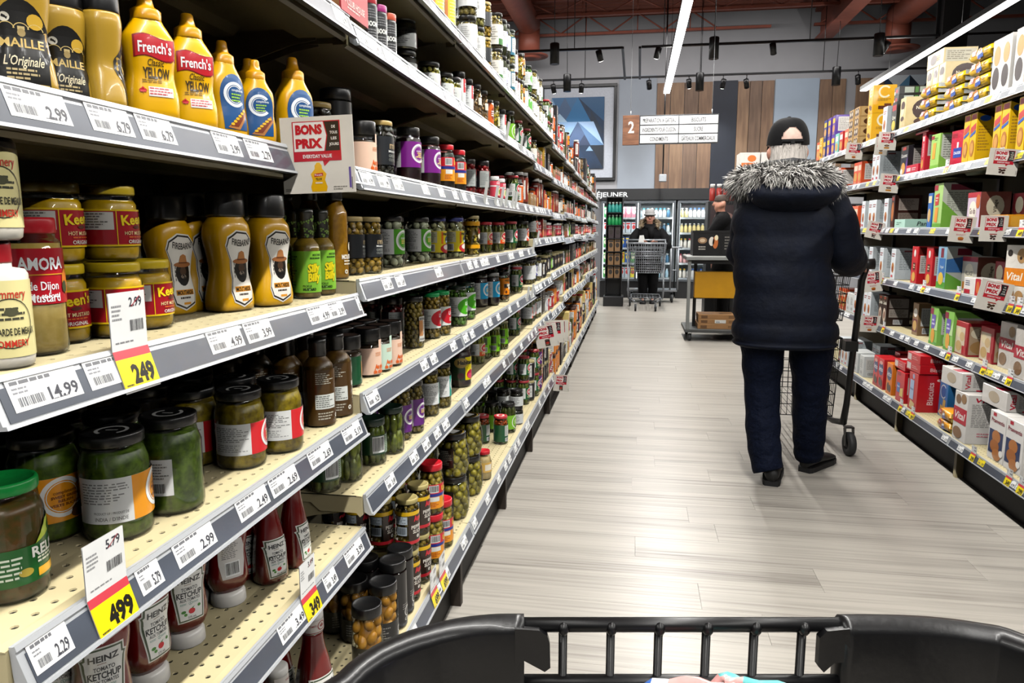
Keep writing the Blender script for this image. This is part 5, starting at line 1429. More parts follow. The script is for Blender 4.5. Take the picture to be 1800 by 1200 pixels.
kbox('kblk', 'meal_kit_box', 'black meal kit box', .10, .16, .15, '#17161a', '#3c3630')
kbox('kolv', 'meal_kit_box', 'olive green open carton', .11, .15, .11, '#4a4f22', '#a83a2c')
kbox('kyel', 'seasoning_packet', 'yellow seasoning packet', .02, .10, .14, '#c79a1e', '#6a4a18', 'packet')
kbox('kkraft', 'shipping_tray', 'tan cardboard tray', .12, .15, .07, '#a07a4a', '#7a5a32', 'tray')
kbox('kred', 'seasoning_packet', 'red seasoning packet', .025, .09, .12, '#a82a24', '#e0c060', 'packet')
kbox('kpale', 'pasta_bag', 'yellow boxed crackers with red band', .07, .12, .17, '#dcc27a', '#b8302c')
# ------------------------------------------------------------------ placing goods
ITEMS = []
OCC = {}
def put(key, X, Y, Z, rz, side, k, row=0, st=0, lay=None, sc=1):
    p = PR[key]
    e = emp(p['name'], (X, Y, Z), rz)
    e['category'] = p['cat']
    for (nm, me, kind, lb) in p['parts']:
        ob(nm, me, e, label=lb, kind=kind)
    if sc != 1: e.scale = (sc, sc, sc)
    i = min(NL-1, max(0, int((Y-LY0)/BW))) if side == 'L' else min(NR-1, max(0, int((Y-RY0)/BW)))
    ITEMS.append(dict(o=e, d=p['desc'], n=p['name'], side=side, bay=i, k=k, row=row, st=st, Y=Y))
    return e
def shelf_h(side, k, Y):
    if side == 'L':
        i = min(NL-1, max(0, int((Y-LY0)/BW)))
    else: i = min(NR-1, max(0, int((Y-RY0)/BW)))
    return SHELVES[(side, i, k)] + .0023
def front_x(side, k):
    if side == 'L': return -(LFB if k == 6 else LF)
    return RFB if k == 5 else RF
def A(key, u, k, v=None, sb=.03, turn=0, back=0, stack=1, dz=0, gap=1.04, row=0, dx=0, sc=1, Y0=None):
    """left side: u (and v of the foot) in the photograph -> a place on shelf k"""
    p = PR[key]
    r = p['hd']*sc; h = p['h']*sc
    if u > 628 and key not in ('unico', 'unicoG', 'redpep', 'cherry', 'corni', 'big', 'mayo', 'olT'): turn += 22
    Y = Y0 or (1.5 if u > 628 else 1.0)
    for _ in range(4):
        H_ = shelf_h('L', k, Y)
        if v is not None:
            q = onz(u, v, H_+dz); d = Vector((q.x, q.y, 0)).normalized(); X, Y = q.x+d.x*r, q.y+d.y*r
            lim = front_x('L', k)-r-.006
            if X > lim: X = lim; Y = y_at(u, X, H_+dz+h*.45)
        else:
            X = front_x('L', k)-sb-r-dx
            Y = y_at(u, X, H_+dz+h*.45)
    H_ = shelf_h('L', k, Y)
    for b in range(back+1):
        for s in range(stack):
            put(key, X-b*2*r*gap, Y+R.uniform(-.004, .004)*(b > 0), H_+dz+s*(h+.0006), radians(90-turn+R.uniform(-4, 4)), 'L', k, row+b, s, sc=sc)
    OCC.setdefault(k, []).append((Y-p['hw'], Y+p['hw']))
    return X, Y

# nearest bay, mustard shelf
A('maille', 33, 2, sb=.012, turn=42, sc=.95); A('maille', 106, 2, sb=.03, turn=30, sc=.9); A('maille', 178, 2, sb=.01, turn=-52, sc=.93)
A('french', 262, 2, sb=.008, turn=44, back=2, gap=1.5); A('french', 335, 2, sb=.008, turn=44, back=2, gap=1.5)
A('cmus', 394, 2, sb=.018, turn=20, back=2, gap=1.5, sc=1.06); A('cmus', 451, 2, sb=.008, turn=55, back=1, gap=1.5, sc=.97); A('cmus', 517, 2, sb=.012, turn=38, back=2, gap=1.5, sc=1.25)
A('miB', 560, 2, sb=.05, back=2); A('blk', 592, 2, sb=.05, back=0)
# nearest bay, mustard jars
A('pommery', -3, 3, sb=.010, turn=30, stack=2); A('amora', 57, 3, sb=.035, turn=32, sc=1.1)
A('keen', 100, 3, sb=.068, turn=40, back=1); A('keen', 90, 3, sb=.068, turn=14, dz=.0906, row=0); A('keen', 184, 3, sb=.04, turn=48, back=1); A('keen', 179, 3, sb=.044, turn=16, dz=.0906); A('keen', 256, 3, sb=.05, turn=14, back=1)
A('cmus', 134, 3, sb=.2, row=2); A('cmus', 205, 3, sb=.2, row=2)
A('fire', 298, 3, sb=.115, turn=12, back=1); A('fire', 400, 3, sb=.055, turn=10, back=1, sc=1.04); A('fire', 472, 3, sb=.03, turn=22, back=1, sc=1.04)
A('silly', 346, 3, sb=.14, turn=10, back=1, row=1)
A('silly', 538, 3, sb=.03, turn=46, back=3); A('silly', 565, 3, sb=.03, turn=36, back=2); A('mou', 589, 3, sb=.025, turn=12, back=3)
# nearest bay, relish
A('rel', 27, 4, v=1066, turn=12, back=2); A('crelO', 91, 4, v=958, turn=42, back=2); A('crelO', 213, 4, v=955, turn=-12, back=4)
A('crelO', 308, 4, v=908, turn=172, back=4); A('crelR', 427, 4, v=828, turn=-8, back=4); A('crelR', 491, 4, v=804, turn=-12, back=4)
A('relb', 563, 4, v=752, turn=-22, back=3); A('relb', 594, 4, v=735, turn=5, back=3)
# nearest bay, ketchup
A('ketinv', 188, 5, v=1300, turn=42, back=2); A('ketinv', 262, 5, v=1215, turn=12, back=2); A('ketinv', 328, 5, v=1141, turn=36, back=2)
A('ketinv', 403, 5, v=1068, turn=215, back=2); A('ketup', 477, 5, v=1029, turn=32, back=3); A('ketup', 520, 5, v=1000, turn=0, back=3)
A('ketup', 560, 5, sb=.16, turn=10, back=2, gap=1.15, row=1); A('corni', 572, 5, v=869, Y0=1.6, back=1); A('gherk', 612, 5, v=850, Y0=1.6, back=1)
# nearest bay, bottom
for u, t, s_ in ((345, 30, 1.25), (420, 25, 1.25), (492, -30, 1.22), (553, 30, 1.34)): A('ketup', u, 6, sb=.04, turn=t, back=2, gap=1.15, sc=s_)
# second bay
A('booR', 646, 1, sb=.006, stack=1, turn=45, back=2); A('booP', 664, 1, sb=.006, turn=50, back=3); A('booO', 681, 1, sb=.006, turn=45, back=3)
A('roD', 712, 1, sb=.05, back=2, stack=2); A('roO', 754, 1, sb=.022, back=3); A('roO', 779, 1, sb=.02, back=3); A('roO', 793, 1, sb=.012, back=3)
A('redlab', 806, 1, sb=.012, back=3); A('redlab', 820, 1, sb=.012, back=3); A('mush', 834, 1, sb=.012, back=3); A('mush', 846, 1, sb=.012, back=3); A('spiceO', 857, 1, sb=.012, back=2); A('ypep', 868, 1, sb=.01, back=3); A('redlab', 880, 1, sb=.012, back=2); A('greenp', 891, 1, sb=.01, back=1); A('pickG', 907, 1, sb=.01, back=2); A('pickG', 922, 1, sb=.012, back=2); A('viol', 934, 1, sb=.012, back=1)
A('ycan', 762, 0, sb=.02, back=2); A('ycan', 783, 0, sb=.02, back=2); A('artY', 822, 0, sb=.012, stack=3, back=1); A('artG', 838, 0, sb=.014, stack=3, back=1)
A('miO', 851, 0, sb=.012, stack=2, back=1); A('viol', 871, 0, sb=.010, stack=2, back=1); A('palm', 894, 0, sb=.014, stack=2, back=1); A('ypep', 911, 0, sb=.012, stack=2); A('artG', 918, 0, sb=.012, stack=1)
A('aupP', 637, 2, sb=.015, turn=8, back=3); A('miB', 670, 2, sb=.012, turn=18, back=3); A('cpickB', 687, 2, sb=.085, back=2); A('cbeet', 718, 2, sb=.012, turn=16, back=3); A('cbeet', 754, 2, sb=.012, turn=8, back=3)
A('unico', 783, 2, sb=.012, turn=8, back=3); A('unico', 804, 2, sb=.012, turn=2, back=3); A('cherry', 822, 2, sb=.05, back=2); A('cherry', 846, 2, sb=.015, turn=4, back=3)
A('candy', 869, 2, sb=.012, back=3); A('candy', 880, 2, sb=.012, back=3); A('pickG', 900, 2, sb=.014, back=3)
A('miO', 617, 3, sb=.04, turn=14, back=3); A('miO', 649, 3, sb=.022, turn=14, back=3); A('onion', 686, 3, sb=.055, back=3); A('onion', 735, 3, sb=.05, turn=10, back=3)
A('hab', 765, 3, sb=.06, back=3); A('hab', 797, 3, sb=.03, turn=4, back=3); A('corn', 829, 3, sb=.016, back=3); A('pickR', 851, 3, sb=.04, back=2); A('pickR', 874, 3, sb=.02, back=3); A('pickG', 897, 3, sb=.016, back=3); A('cpick', 918, 3, sb=.02, back=2); A('cpick', 935, 3, sb=.02, back=2)
A('aupG', 612, 4, v=683, turn=-12, back=1); A('aupP', 648, 4, v=664, turn=16, back=2); A('aupM', 667, 4, v=655, turn=14, back=1); A('aupP', 686, 4, v=645, turn=14, back=2)
A('cherry', 690, 4, sb=.10, back=1); A('olT', 727, 4, sb=.035, turn=10, back=3); A('livR', 757, 4, sb=.035, back=3); A('livR', 775, 4, sb=.022, turn=4, back=3); A('livG', 804, 4, sb=.02, turn=4, back=3); A('livG', 820, 4, sb=.03, back=2)
A('beetB', 843, 4, sb=.07, turn=12, back=2); A('beetB', 864, 4, sb=.035, turn=5, back=2); A('extra', 885, 4, sb=.02, turn=4, back=3); A('pickG', 907, 4, sb=.03, back=3); A('cpickB', 934, 4, sb=.03, turn=-6, back=3)
A('corni', 655, 5, v=820, turn=0, back=3); A('gherk', 688, 5, v=800, back=3); A('colP', 705, 5, v=776, turn=5, back=3); A('colP', 727, 5, v=763, turn=0, back=3); A('colT', 755, 5, v=733, turn=-6, back=3); A('colT', 777, 5, v=718, turn=10, back=3)
A('habB', 808, 5, v=682, turn=18, back=2); A('pickR', 838, 5, sb=.05, back=2); A('apple', 852, 5, sb=.05, back=2); A('apple', 869, 5, sb=.018, turn=5, back=3); A('apple', 884, 5, sb=.018, back=3); A('pickG', 903, 5, sb=.03, back=3); A('cpick', 926, 5, sb=.02, turn=-10, back=2)
# bottom shelf of the second and third bays
A('apri', 588, 6, sb=.14, back=0); A('apri', 646, 6, v=1205, back=0); A('apri', 674, 6, v=1160, back=2); A('blk', 690, 6, v=1120, back=2); A('blk', 701, 6, v=1092, back=3)
A('blk', 640, 6, sb=.20, back=1, row=1)
A('pep', 716, 6, v=1066, turn=12, stack=2, back=3); A('pep', 738, 6, v=1028, turn=12, stack=2, back=3); A('unicoG', 759, 6, v=1008, turn=8, stack=2, back=2); A('unicoG', 776, 6, v=985, turn=6, stack=1, back=2)
A('big', 797, 6, v=955, turn=20, stack=2, back=2); A('big', 823, 6, v=905, turn=20, stack=2, back=2); A('big', 778, 6, sb=.14, turn=20, stack=2, back=1, row=1)
A('mayo', 850, 6, v=866, turn=-12)
A('redpep', 848, 6, v=781, turn=2, back=3); A('redpep', 880, 6, v=782, turn=2, back=1); A('greenp', 893, 6, v=762, turn=8, back=2); A('greenp', 868, 6, sb=.13, back=2, row=1); A('roD', 908, 6, v=748, stack=2, back=2)
A('pickG', 920, 6, v=712, stack=2, back=2); A('pickG', 938, 6, v=700, stack=2, back=2); A('colP', 944, 6, v=690, stack=2, back=2)

# the run beyond: filled shelf by shelf
POOL = {
 'a': ['pickG', 'cpick', 'pickR', 'cpickB', 'viol', 'artG', 'artP', 'olT', 'redlab', 'colT', 'redpep', 'greenp', 'extra', 'livG'],
 'b': ['kblk', 'kyel', 'kolv', 'kkraft', 'kred', 'kyel', 'kblk', 'spiceO', 'sauceB', 'kolv'],
 'c': ['canK', 'canR', 'canK', 'pnut', 'canW', 'jug', 'canK', 'tube', 'kpale', 'kblk', 'kolv', 'greenp'],
 'd': ['grind', 'kblk', 'spiceO', 'spiceR', 'sauceB', 'grind', 'mush', 'kblk', 'spiceK', 'spiceK', 'pickG', 'kkraft', 'kolv', 'extra'],
}
def gap_above(k, Y):
    if k == 0: return .5
    return shelf_h('L', k-1, Y)-shelf_h('L', k, Y)-.055
def fill(k, ya, yb, pool, back=1):
    y = ya
    while y < yb-.03:
        key = R.choice(pool)
        p = PR[key]
        g = gap_above(k, y+p['hw'])
        if p['h'] > g: key = 'candy' if g < .13 else 'redlab'; p = PR[key]
        n = R.choice((1, 2, 2, 3))
        for q in range(n):
            w = p['hw']
            yc = y+w
            if yc+w > yb: break
            i = int((yc-LY0)/BW)
            if int((yc-w-.008-LY0)/BW) != i or int((yc+w+.008-LY0)/BW) != i:
                y = LY0+(i+1)*BW+.012 if (yc-LY0)/BW-i > .5 else LY0+i*BW+.012
                yc = y+w
            if any(a-.002 < yc+w and yc-w < b+.002 for a, b in OCC.get(k, [])):
                y += .02; continue
            st = 1
            if p['cat'] not in ('packet', 'tray') and 2*p['h']+.01 < min(g, .42) and R.random() < .7: st = 2
            X = front_x('L', k)-R.uniform(.012, .03)-p['hd']
            H_ = shelf_h('L', k, yc)
            for b in range(back+1):
                for s in range(st):
                    if s == 1 and k == 0 and R.random() < .3: continue
                    put(key, X-b*(2*p['hd']+.004), yc, H_+s*(p['h']+.0008), radians(90+(R.uniform(-6, 12) if p['cat'] in ('jar', 'bottle', 'can', 'canister') else R.uniform(-1.5, 1.5))), 'L', k, b, s)
            y = yc+w+.004
        y += R.choice((.004, .008, .02, .05))
YEND = LY0+NL*BW
for k, y0, segs in ((0, 3.3, ((5.2, 'a'), (7.6, 'd'), (YEND, 'd'))), (1, 4.25, ((6.3, 'b'), (YEND, 'd'))), (2, 3.75, ((5.6, 'b'), (YEND, 'd'))), (3, 4.35, ((5.6, 'b'), (7.2, 'c'), (YEND, 'd'))),
                    (4, 4.2, ((4.7, 'a'), (7.0, 'c'), (YEND, 'd'))), (5, 4.3, ((4.6, 'a'), (8.0, 'c'), (YEND, 'd'))), (6, 4.05, ((4.9, 'c'), (9.0, 'c'), (YEND, 'c')))):
    a = y0
    for b, pl_k in segs:
        fill(k, a, b, POOL[pl_k], back=1 if a < 5 else 0)
        a = b

# red and brown carton with spice canisters on the upper shelf
q = onx(603, 50, -.54)
tr = emp('spice_carton', (-.545, y_at(596, -.545, 1.66), shelf_h('L', 1, 1.3)), radians(90))
tag(tr, 'brown carton with red cut-out front, upper shelf of nearest condiment bay', 'carton')
m = MB(); kraft = mat('kraft_board', '#99683c', .7, noise=(14, .12)); redb = mat('red_board', '#b33338', .5, noise=(20, .1))
m.box(0, .0, 0, .004, .17, .16, kraft); m.box(.136, .0, 0, .14, .17, .16, kraft); m.box(.004, .166, 0, .136, .17, .16, kraft); m.box(.004, 0, 0, .136, .166, .004, kraft); ob('tray', m, tr)
m = MB(); m.prism([(0, 0), (.14, 0), (.14, .16), (.118, .16), (.108, .06), (.05, .045), (.04, .16), (0, .16)], 'y', -.004, -.0005, redb)
P = Print(); P.text('CLUB HOUSE', .075, .022, .012, '#f2c8c0', 1, w=.09, bold=.02); P.lines(.03, .008, .1, .014, 1, '#f2c8c0', 1); P.ell(.02, .03, .008, .012, '#d98a86', 1)
P.onto(m, lambda x, z, e: (x, -.004-e, z)); ob('front_panel', m, tr)
m = MB()
m.lathe([(.02, .005), (.026, .008), (.026, .12), (.024, .128), (.0, .128)], LIDM, '#24301c', cx=.045, cy=.08, n=16); ob('canister', m, tr)
m = MB(); m.lathe([(.02, .005), (.026, .008), (.026, .12), (.024, .128), (.0, .128)], LIDM, '#3a3a38', cx=.10, cy=.08, n=16); ob('canister', m, tr)
A('kyel', 520, 1, sb=.012); A('kyel', 507, 1, sb=.012)

# ------------------------------------------------------------------ price signs and sale tags
CARD = '#e6dfd3'
def bons(P, w, h, pic):
    P.rect(0, 0, w, h, CARD, 0)
    x0, x1, z0, z1 = .17*w, .83*w, .42*h, .94*h
    P.poly([(x0, z0+.0*h), (x1, z0), (x1, z1), (x0, z1)], '#c4132a', 1)
    P.poly([(x0+.40*w, z0+.005*h), (x0+.5*w, z0+.005*h), (x0+.42*w, z0-.07*h)], '#c4132a', 1)
    P.poly([(x0+.015*w, z0+.13*h), (x0+.43*w, z0+.13*h), (x0+.47*w, z0+.33*h), (x0+.43*w, z1-.012*h), (x0+.015*w, z1-.012*h)], '#f4efe8', 2)
    P.poly([(x0+.445*w, z0+.13*h), (x1-.015*w, z0+.13*h), (x1-.015*w, z1-.012*h), (x0+.445*w, z1-.012*h), (x0+.485*w, z0+.33*h)], '#14161c', 2)
    P.text('BONS', x0+.23*w, z0+.415*h, .115*h, '#c4132a', 3, w=.37*w, bold=.06); P.text('PRIX', x0+.225*w, z0+.235*h, .115*h, '#c4132a', 3, w=.37*w, bold=.06)
    for i, t in enumerate(('DE', 'TOUS', 'LES', 'JOURS')): P.text(t, x0+.57*w, z0+(.44-.075*i)*h, .035*h, '#f0ede6', 3, w=.026*w*len(t), bold=.03)
    P.text('EVERYDAY VALUE', x0+.33*w, z0+.065*h, .045*h, '#f6ecea', 3, w=.40*w, bold=.03)
    cx = .5*w
    if pic == 'bottle':
        P.poly([(cx-.10*w, .02*h), (cx+.10*w, .02*h), (cx+.115*w, .08*h), (cx+.085*w, .17*h), (cx+.11*w, .25*h), (cx+.05*w, .32*h), (cx+.05*w, .36*h), (cx+.02*w, .40*h), (cx-.02*w, .40*h), (cx-.05*w, .36*h), (cx-.05*w, .32*h), (cx-.11*w, .25*h), (cx-.085*w, .17*h), (cx-.115*w, .08*h)], '#eeb40c', 1)
        P.poly([(cx-.06*w, .215*h), (cx+.06*w, .225*h), (cx+.06*w, .265*h), (cx-.06*w, .255*h)], '#c8202c', 2); P.text("French's", cx, .24*h, .022*h, '#fff', 3, w=.1*w); P.text('YELLOW', cx, .185*h, .03*h, '#3a2a10', 2, w=.09*w, bold=.03); P.rect(cx-.05*w, .125*h, cx+.05*w, .145*h, '#f0d8c8', 2)
        P.rect(.92*w, .06*h, .95*w, .33*h, '#6a55a0', 1); P.lines(.70*w, .03*h, .90*w, .09*h, 2, '#8a857c', 1); P.lines(.03*w, .03*h, .12*w, .07*h, 2, '#6a655c', 1)
    elif pic == 'can':
        P.rect(cx-.11*w, .06*h, cx+.11*w, .34*h, '#2a1a16', 1); P.ell(cx, .34*h, .11*w, .03*h, '#6a5a50', 2); P.ell(cx, .2*h, .08*w, .05*h, '#b03026', 2); P.lines(cx-.08*w, .09*h, cx+.08*w, .15*h, 2, '#d9b58a', 2)
    elif pic == 'cookies':
        P.rect(cx-.13*w, .05*h, cx+.13*w, .34*h, '#e9e4da', 1); P.rect(cx-.13*w, .26*h, cx+.13*w, .30*h, '#9a2a2a', 2)
        for a, b in ((-.06, .12), (.05, .1), (0, .18), (.07, .2), (-.07, .21)): P.ell(cx+a*w, b*h, .05*w, .04*h, '#3c2218', 2, 10)
    elif pic == 'snack':
        P.lines(cx-.2*w, .24*h, cx+.2*w, .32*h, 2, '#c86a6a', 1); P.ell(cx, .16*h, .12*w, .05*h, '#c87a2a', 1); P.ell(cx, .11*h, .11*w, .04*h, '#a8521c', 2)
    else:
        P.ell(cx, .25*h, .14*w, .05*h, '#3a2216', 1); P.ell(cx, .25*h, .08*w, .02*h, '#b98a5a', 2); P.rect(cx-.14*w, .08*h, cx+.14*w, .17*h, '#c8862a', 2)
    P.rect(.955*w, .04*h, .965*w, .2*h, '#5a564e', 1)
def sign(u0, u1, v0, v1, Y, pic, label, tilt=0, lean=0, group='BONS PRIX price cards'):
    a, b, t = ony(u0, (v0+v1)/2, Y), ony(u1, (v0+v1)/2, Y), ony((u0+u1)/2, v0, Y)
    c = ony((u0+u1)/2, v1, Y)
    w, h = b.x-a.x, t.z-c.z
    s = emp('price_sign', (a.x, Y, c.z))
    s.rotation_euler = (radians(lean), radians(tilt), 0)
    tag(s, label, 'sign', group)
    ob('card', MB().box(0, 0, 0, w, .0012, h, mat('sign_card', CARD, .5)), s)
    P = Print(); bons(P, w, h, pic)
    ob('print', P.onto(MB(), lambda x, z, e: (x, -e*1.3, z), GLOSS), s)
    m = MB(); m.box(-.012 if a.x < 0 else w-.006, -.004, h*.35, .006 if a.x < 0 else w+.012, .004, h*.62, CLEAR); ob('clip', m, s)
    return s
sign(497, 624, 206, 341, 1.12, 'bottle', 'large BONS PRIX card showing a yellow bottle, clipped to mustard shelf', tilt=-1.5)
for u0, u1, v0, v1, X, pic, lb, t in ((945, 985, 575, 614, -.55, 'can', 'BONS PRIX can card tilted over the olive floor shelf, front one', -12), (956, 993, 565, 603, -.55, 'can', 'BONS PRIX can card half hidden, second of the tilted trio', -3),
                                   (963, 1000, 563, 600, -.55, 'can', 'BONS PRIX can card, rear one of the tilted trio', -2), (972, 1000, 658, 687, -.53, 'can', 'small BONS PRIX card jutting low beside the aisle floor', 2)):
    sign(u0, u1, v0, v1, y_at(u0-4, X, onx(u0-4, (v0+v1)/2, X).z), pic, lb, t)
for u0, u1, v0, v1, pic, lb, t in (
    (1735, 1789, 259, 306, 'cookies', 'BONS PRIX cookie card hung below the yellow tall boxes', 5), (1667, 1712, 378, 424, 'snack', 'BONS PRIX card with orange biscuit, left of paired cards', 5),
    (1722, 1771, 378, 424, 'cookies', 'BONS PRIX card with cookie pack, right of paired cards', 1), (1713, 1772, 488, 541, 'cookies', 'BONS PRIX cookie card tilted in front of the village boxes', 12),
    (1520, 1551, 386, 416, 'cookies', 'BONS PRIX card by the parka sleeve, highest there', 12), (1521, 1553, 478, 514, 'snack', 'BONS PRIX card beside the black cart handle', -6), (1512, 1546, 554, 583, 'snack', 'BONS PRIX card below the cart handle, lowest there', 2),
    (1545, 1579, 304, 337, 'cake', 'BONS PRIX cake card under the coconut boxes', 5), (1543, 1575, 231, 263, 'cake', 'BONS PRIX cake card at end of yellow packets', 3),
    (1537, 1560, 240, 272, 'cake', 'BONS PRIX cake card half hidden behind another card', 3), (1486, 1516, 250, 279, 'snack', 'BONS PRIX card near the grey fur hood', 4)):
    Xr = RF-.004
    Y = y_at(u1, Xr, onx(u1, (v0+v1)/2, Xr).z)
    sign(u0, u1, v0, v1, Y, pic, lb, t)

def saletag(side, k, u, v0=None, up=.055, w=.055, price='4.99', old='5.79', label='', tilt=0):
    s = -1 if side == 'L' else 1
    F = abs(front_x(side, k))
    X = s*(F-.022)
    Y = y_at(u, X, shelf_h(side, k, 2.0)-.02)
    h = shelf_h(side, k, Y)
    t = emp('sale_tag', (X, Y, h-.045)); tag(t, label, 'sale tag', 'sale tags on the shelf edges')
    f = lambda x, z, e: (-s*(.001+e)+(s*.010 if z < .05 else s*(.010))*0 + s*(z/.045*.014 if z < .045 else .014), -s*(x-w/2), z)
    P = Print()
    P.rect(0, .002, w, .036, YELLOWTAG, 1); P.text(price.replace('.', ''), w*.62, .019, .019, '#1c1a14', 2, w=w*.62, bold=.05); P.lines(.004, .006, w*.3, .010, 1, '#5a5420', 2)
    P.rect(0, .036, w, .045, '#c8404c', 1)
    P.rect(0, .045, w, .045+up, '#efefed', 1); P.text(old, w*.72, .045+up*.82, .010, '#3a3a44', 2, w=w*.36, bold=.02); P.poly([(w*.58, .045+up*.74), (w*.61, .045+up*.74), (w*.86, .045+up*.91), (w*.83, .045+up*.91)], '#b02034', 3)
    P.bars(w*.5, .045+up*.28, w*.95, .045+up*.52, '#4a4a4e', None, 2); P.lines(w*.06, .045+up*.5, w*.36, .045+up*.8, 4, '#9a9a9c', 2); P.lines(w*.1, .045+up*.1, w*.9, .045+up*.16, 1, '#8a8a8c', 2)
    m = MB(); P.onto(m, f, GLOSS, base=.0004); ob('printed_card', m, t)
    m = MB()
    pts = [(0, 0), (w, 0), (w, .045+up), (0, .045+up)]
    m.add([f(x, z, -.0006) for x, z in ((0, 0), (w, 0), (w, .045), (0, .045))]+[f(w, .045+up, -.0006), f(0, .045+up, -.0006)], [(0, 1, 2, 3), (3, 2, 4, 5)], mat('sale_tag_back', '#d9d9d6', .5)); ob('backing', m, t)
    t.rotation_euler = (radians(tilt), 0, 0)
    return t
saletag('L', 3, 247, price='2.49', old='2.99', up=.062, w=.058, label='white sale card over yellow price strip before the mustard jars')
saletag('L', 4, 205, price='4.99', old='5.79', up=.058, w=.060, label='bent sale card with yellow 4.99 price under the relish jars')
saletag('L', 5, 552, price='3.49', old='3.99', up=.06, w=.058, label='sale card with yellow 3.49 price on ketchup shelf end')
saletag('L', 6, 785, price='6.99', old='8.99', up=.06, w=.06, label='yellow sale tag on floor shelf below stacked peppers, farther one')
saletag('L', 6, 770, price='6.99', old='8.99', up=.06, w=.06, label='yellow sale tag on floor shelf below stacked peppers, nearer one')
n_ = 0
for k, us in ((1, (1660, 1754)), (2, (1790,)), (3, (1548, 1620, 1680, 1772, 1786)), (4, (1550, 1664, 1725, 1770)), (5, (1580, 1600, 1706, 1768, 1790))):
    for u in us:
        n_ += 1
        sh_w = ['first', 'second', 'third', 'fourth', 'fifth', 'bottom'][k]
        saletag('R', k, u, up=.035, w=.05, price=R.choice(('3.49', '2.99', '4.49')), old=R.choice(('4.29', '3.99', '5.49')), label='small yellow sale tag, %s biscuit shelf, %s from the far end' % (sh_w, ['nearest', 'second', 'third', 'fourth', 'fifth'][us.index(u)]))
def talker(u, k, label):
    X = -LF+.016
    Y = y_at(u, X, shelf_h('L', k, 3)+.01)
    t = MB(); t.bar((0, 0, -.03), (.012, 0, .045), .0012, .011, mat('talker_card', '#dcdcd8', .5))
    tag(ob('shelf_talker', t, None, (X, Y, shelf_h('L', k, Y))), label, 'shelf talker', 'white shelf talkers')
for i, (u, k) in enumerate(((851, 2), (870, 2), (880, 2), (888, 2), (900, 2), (905, 2), (890, 1), (915, 1), (936, 3), (944, 3), (926, 4), (934, 4))):
    talker(u, k, 'thin white card sticking up from %s condiment shelf edge, %s of them' % (['', 'second', 'third', 'fourth', 'fifth'][k], ['first', 'second', 'third', 'fourth', 'fifth', 'sixth', 'first', 'second', 'first', 'second', 'first', 'second'][i]))
# ------------------------------------------------------------------ biscuit side: printed cartons and wrapped packets
def ops(P, w, h, spec, l0=1):
    l = l0
    for s in spec.split(';'):
        a = s.split()
        if not a: continue
        l += 1
        if a[0] == 't': 
            n = a[1].replace('_', ' ')
            x, z, hh, c, ww = float(a[2]), float(a[3]), float(a[4]), a[5], float(a[6])
            P.text(n, x*w, z*h, hh*h, c, l, w=ww*w, bold=.02, shear=.2 if 'i' in a[7:] else 0)
        elif a[0] == 'v':
            n = a[1].replace('_', ' '); P.text(n, float(a[2])*w, float(a[3])*h, float(a[4])*w, a[5], l, w=float(a[6])*h, bold=.02, rot=90)
        else:
            v = [float(q) for q in a[1:5]]
            if a[0] == 'r': P.rect(v[0]*w, v[1]*h, v[2]*w, v[3]*h, a[5], l)
            elif a[0] == 'e': P.ell(v[0]*w, v[1]*h, v[2]*w, v[3]*h, a[5], l, 16)
            elif a[0] == 'l': P.lines(v[0]*w, v[1]*h, v[2]*w, v[3]*h, int(a[5]), a[6], l)
            elif a[0] == 'b': P.bars(v[0]*w, v[1]*h, v[2]*w, v[3]*h)
            elif a[0] == 'g': P.ring(v[0]*w, v[1]*h, v[2]*w, v[3]*w, 40, 320, a[5], l, 18)
            elif a[0] == 'p': P.poly([(float(a[i])*w, float(a[i+1])*h) for i in range(1, len(a)-1, 2)], a[-1], l)
def bx(key, name, desc, w, d, h, c, front, side=None, sc=None, top=None, lie=False, cat='box', m=None):
    mb = MB(); m = m or GLOSS
    mb.cbox(-w/2, -d/2, 0, w/2, d/2, h, .0014, m, c)
    P = Print(); ops(P, w, h, front); P.onto(mb, lambda x, z, e: (x-w/2, -d/2-e, z), m)
    P = Print()
    if sc: P.rect(.0, .0, d, h, sc, 0)
    ops(P, d, h, side or 'r .12 .30 .88 .86 #d8d6d0;l .18 .36 .84 .82 9 #8f8d88;b .2 .06 .6 .24')
    P.onto(mb, lambda x, z, e: (w/2+e, x-d/2, z), m)
    P = Print(); P.rect(.01*w, .485*d, .99*w, .488*d, '#8a8580', 1)
    if top: ops(P, w, d, top)
    P.onto(mb, lambda x, z, e: (x-w/2, z-d/2, h+e), m)
    reg(key, name, desc, cat, [('carton', mb.mesh('carton'), None, None)], w/2, d/2, h)
CK = '#c98a3c'
bx('norm', 'cookie_box', 'cream cookie box with dark cookies', .10, .20, .20, '#e6cf98', 'e .5 .75 .36 .14 #4a2c20;e .5 .55 .34 .1 #e9d6b0;r .1 .1 .9 .3 #d9c08a;e .5 .34 .3 .08 #4a2c20', 'e .62 .60 .42 .34 #3a1e18;t Normandie .62 .66 .10 #f2e6cc .6;e .62 .22 .36 .14 #4a2a1e;r .42 .04 .70 .2 #b9202c', None)
bx('normF', 'cookie_box', 'cream cookie box lying flat on others', .26, .20, .095, '#e6cf98', 'e .4 .5 .2 .34 #4a2c20;l .6 .3 .9 .7 3 #8a6a4a', 'r .05 .1 .95 .9 #d2c9b0;l .1 .2 .9 .8 5 #8a8068', None, 'r .4 .1 .9 .9 #dccfa8')
bx('blkg', 'cookie_box', 'black and green cookie box', .09, .20, .20, '#1b201c', 'r .1 .72 .9 .9 #b9202c;t Citron .5 .5 .12 #f2f0e0 .7;e .5 .24 .38 .16 #e0c02c', 'r .1 .1 .9 .9 #26402c;r .15 .5 .5 .85 #cfd8c4;r .55 .5 .85 .85 #8fae84')
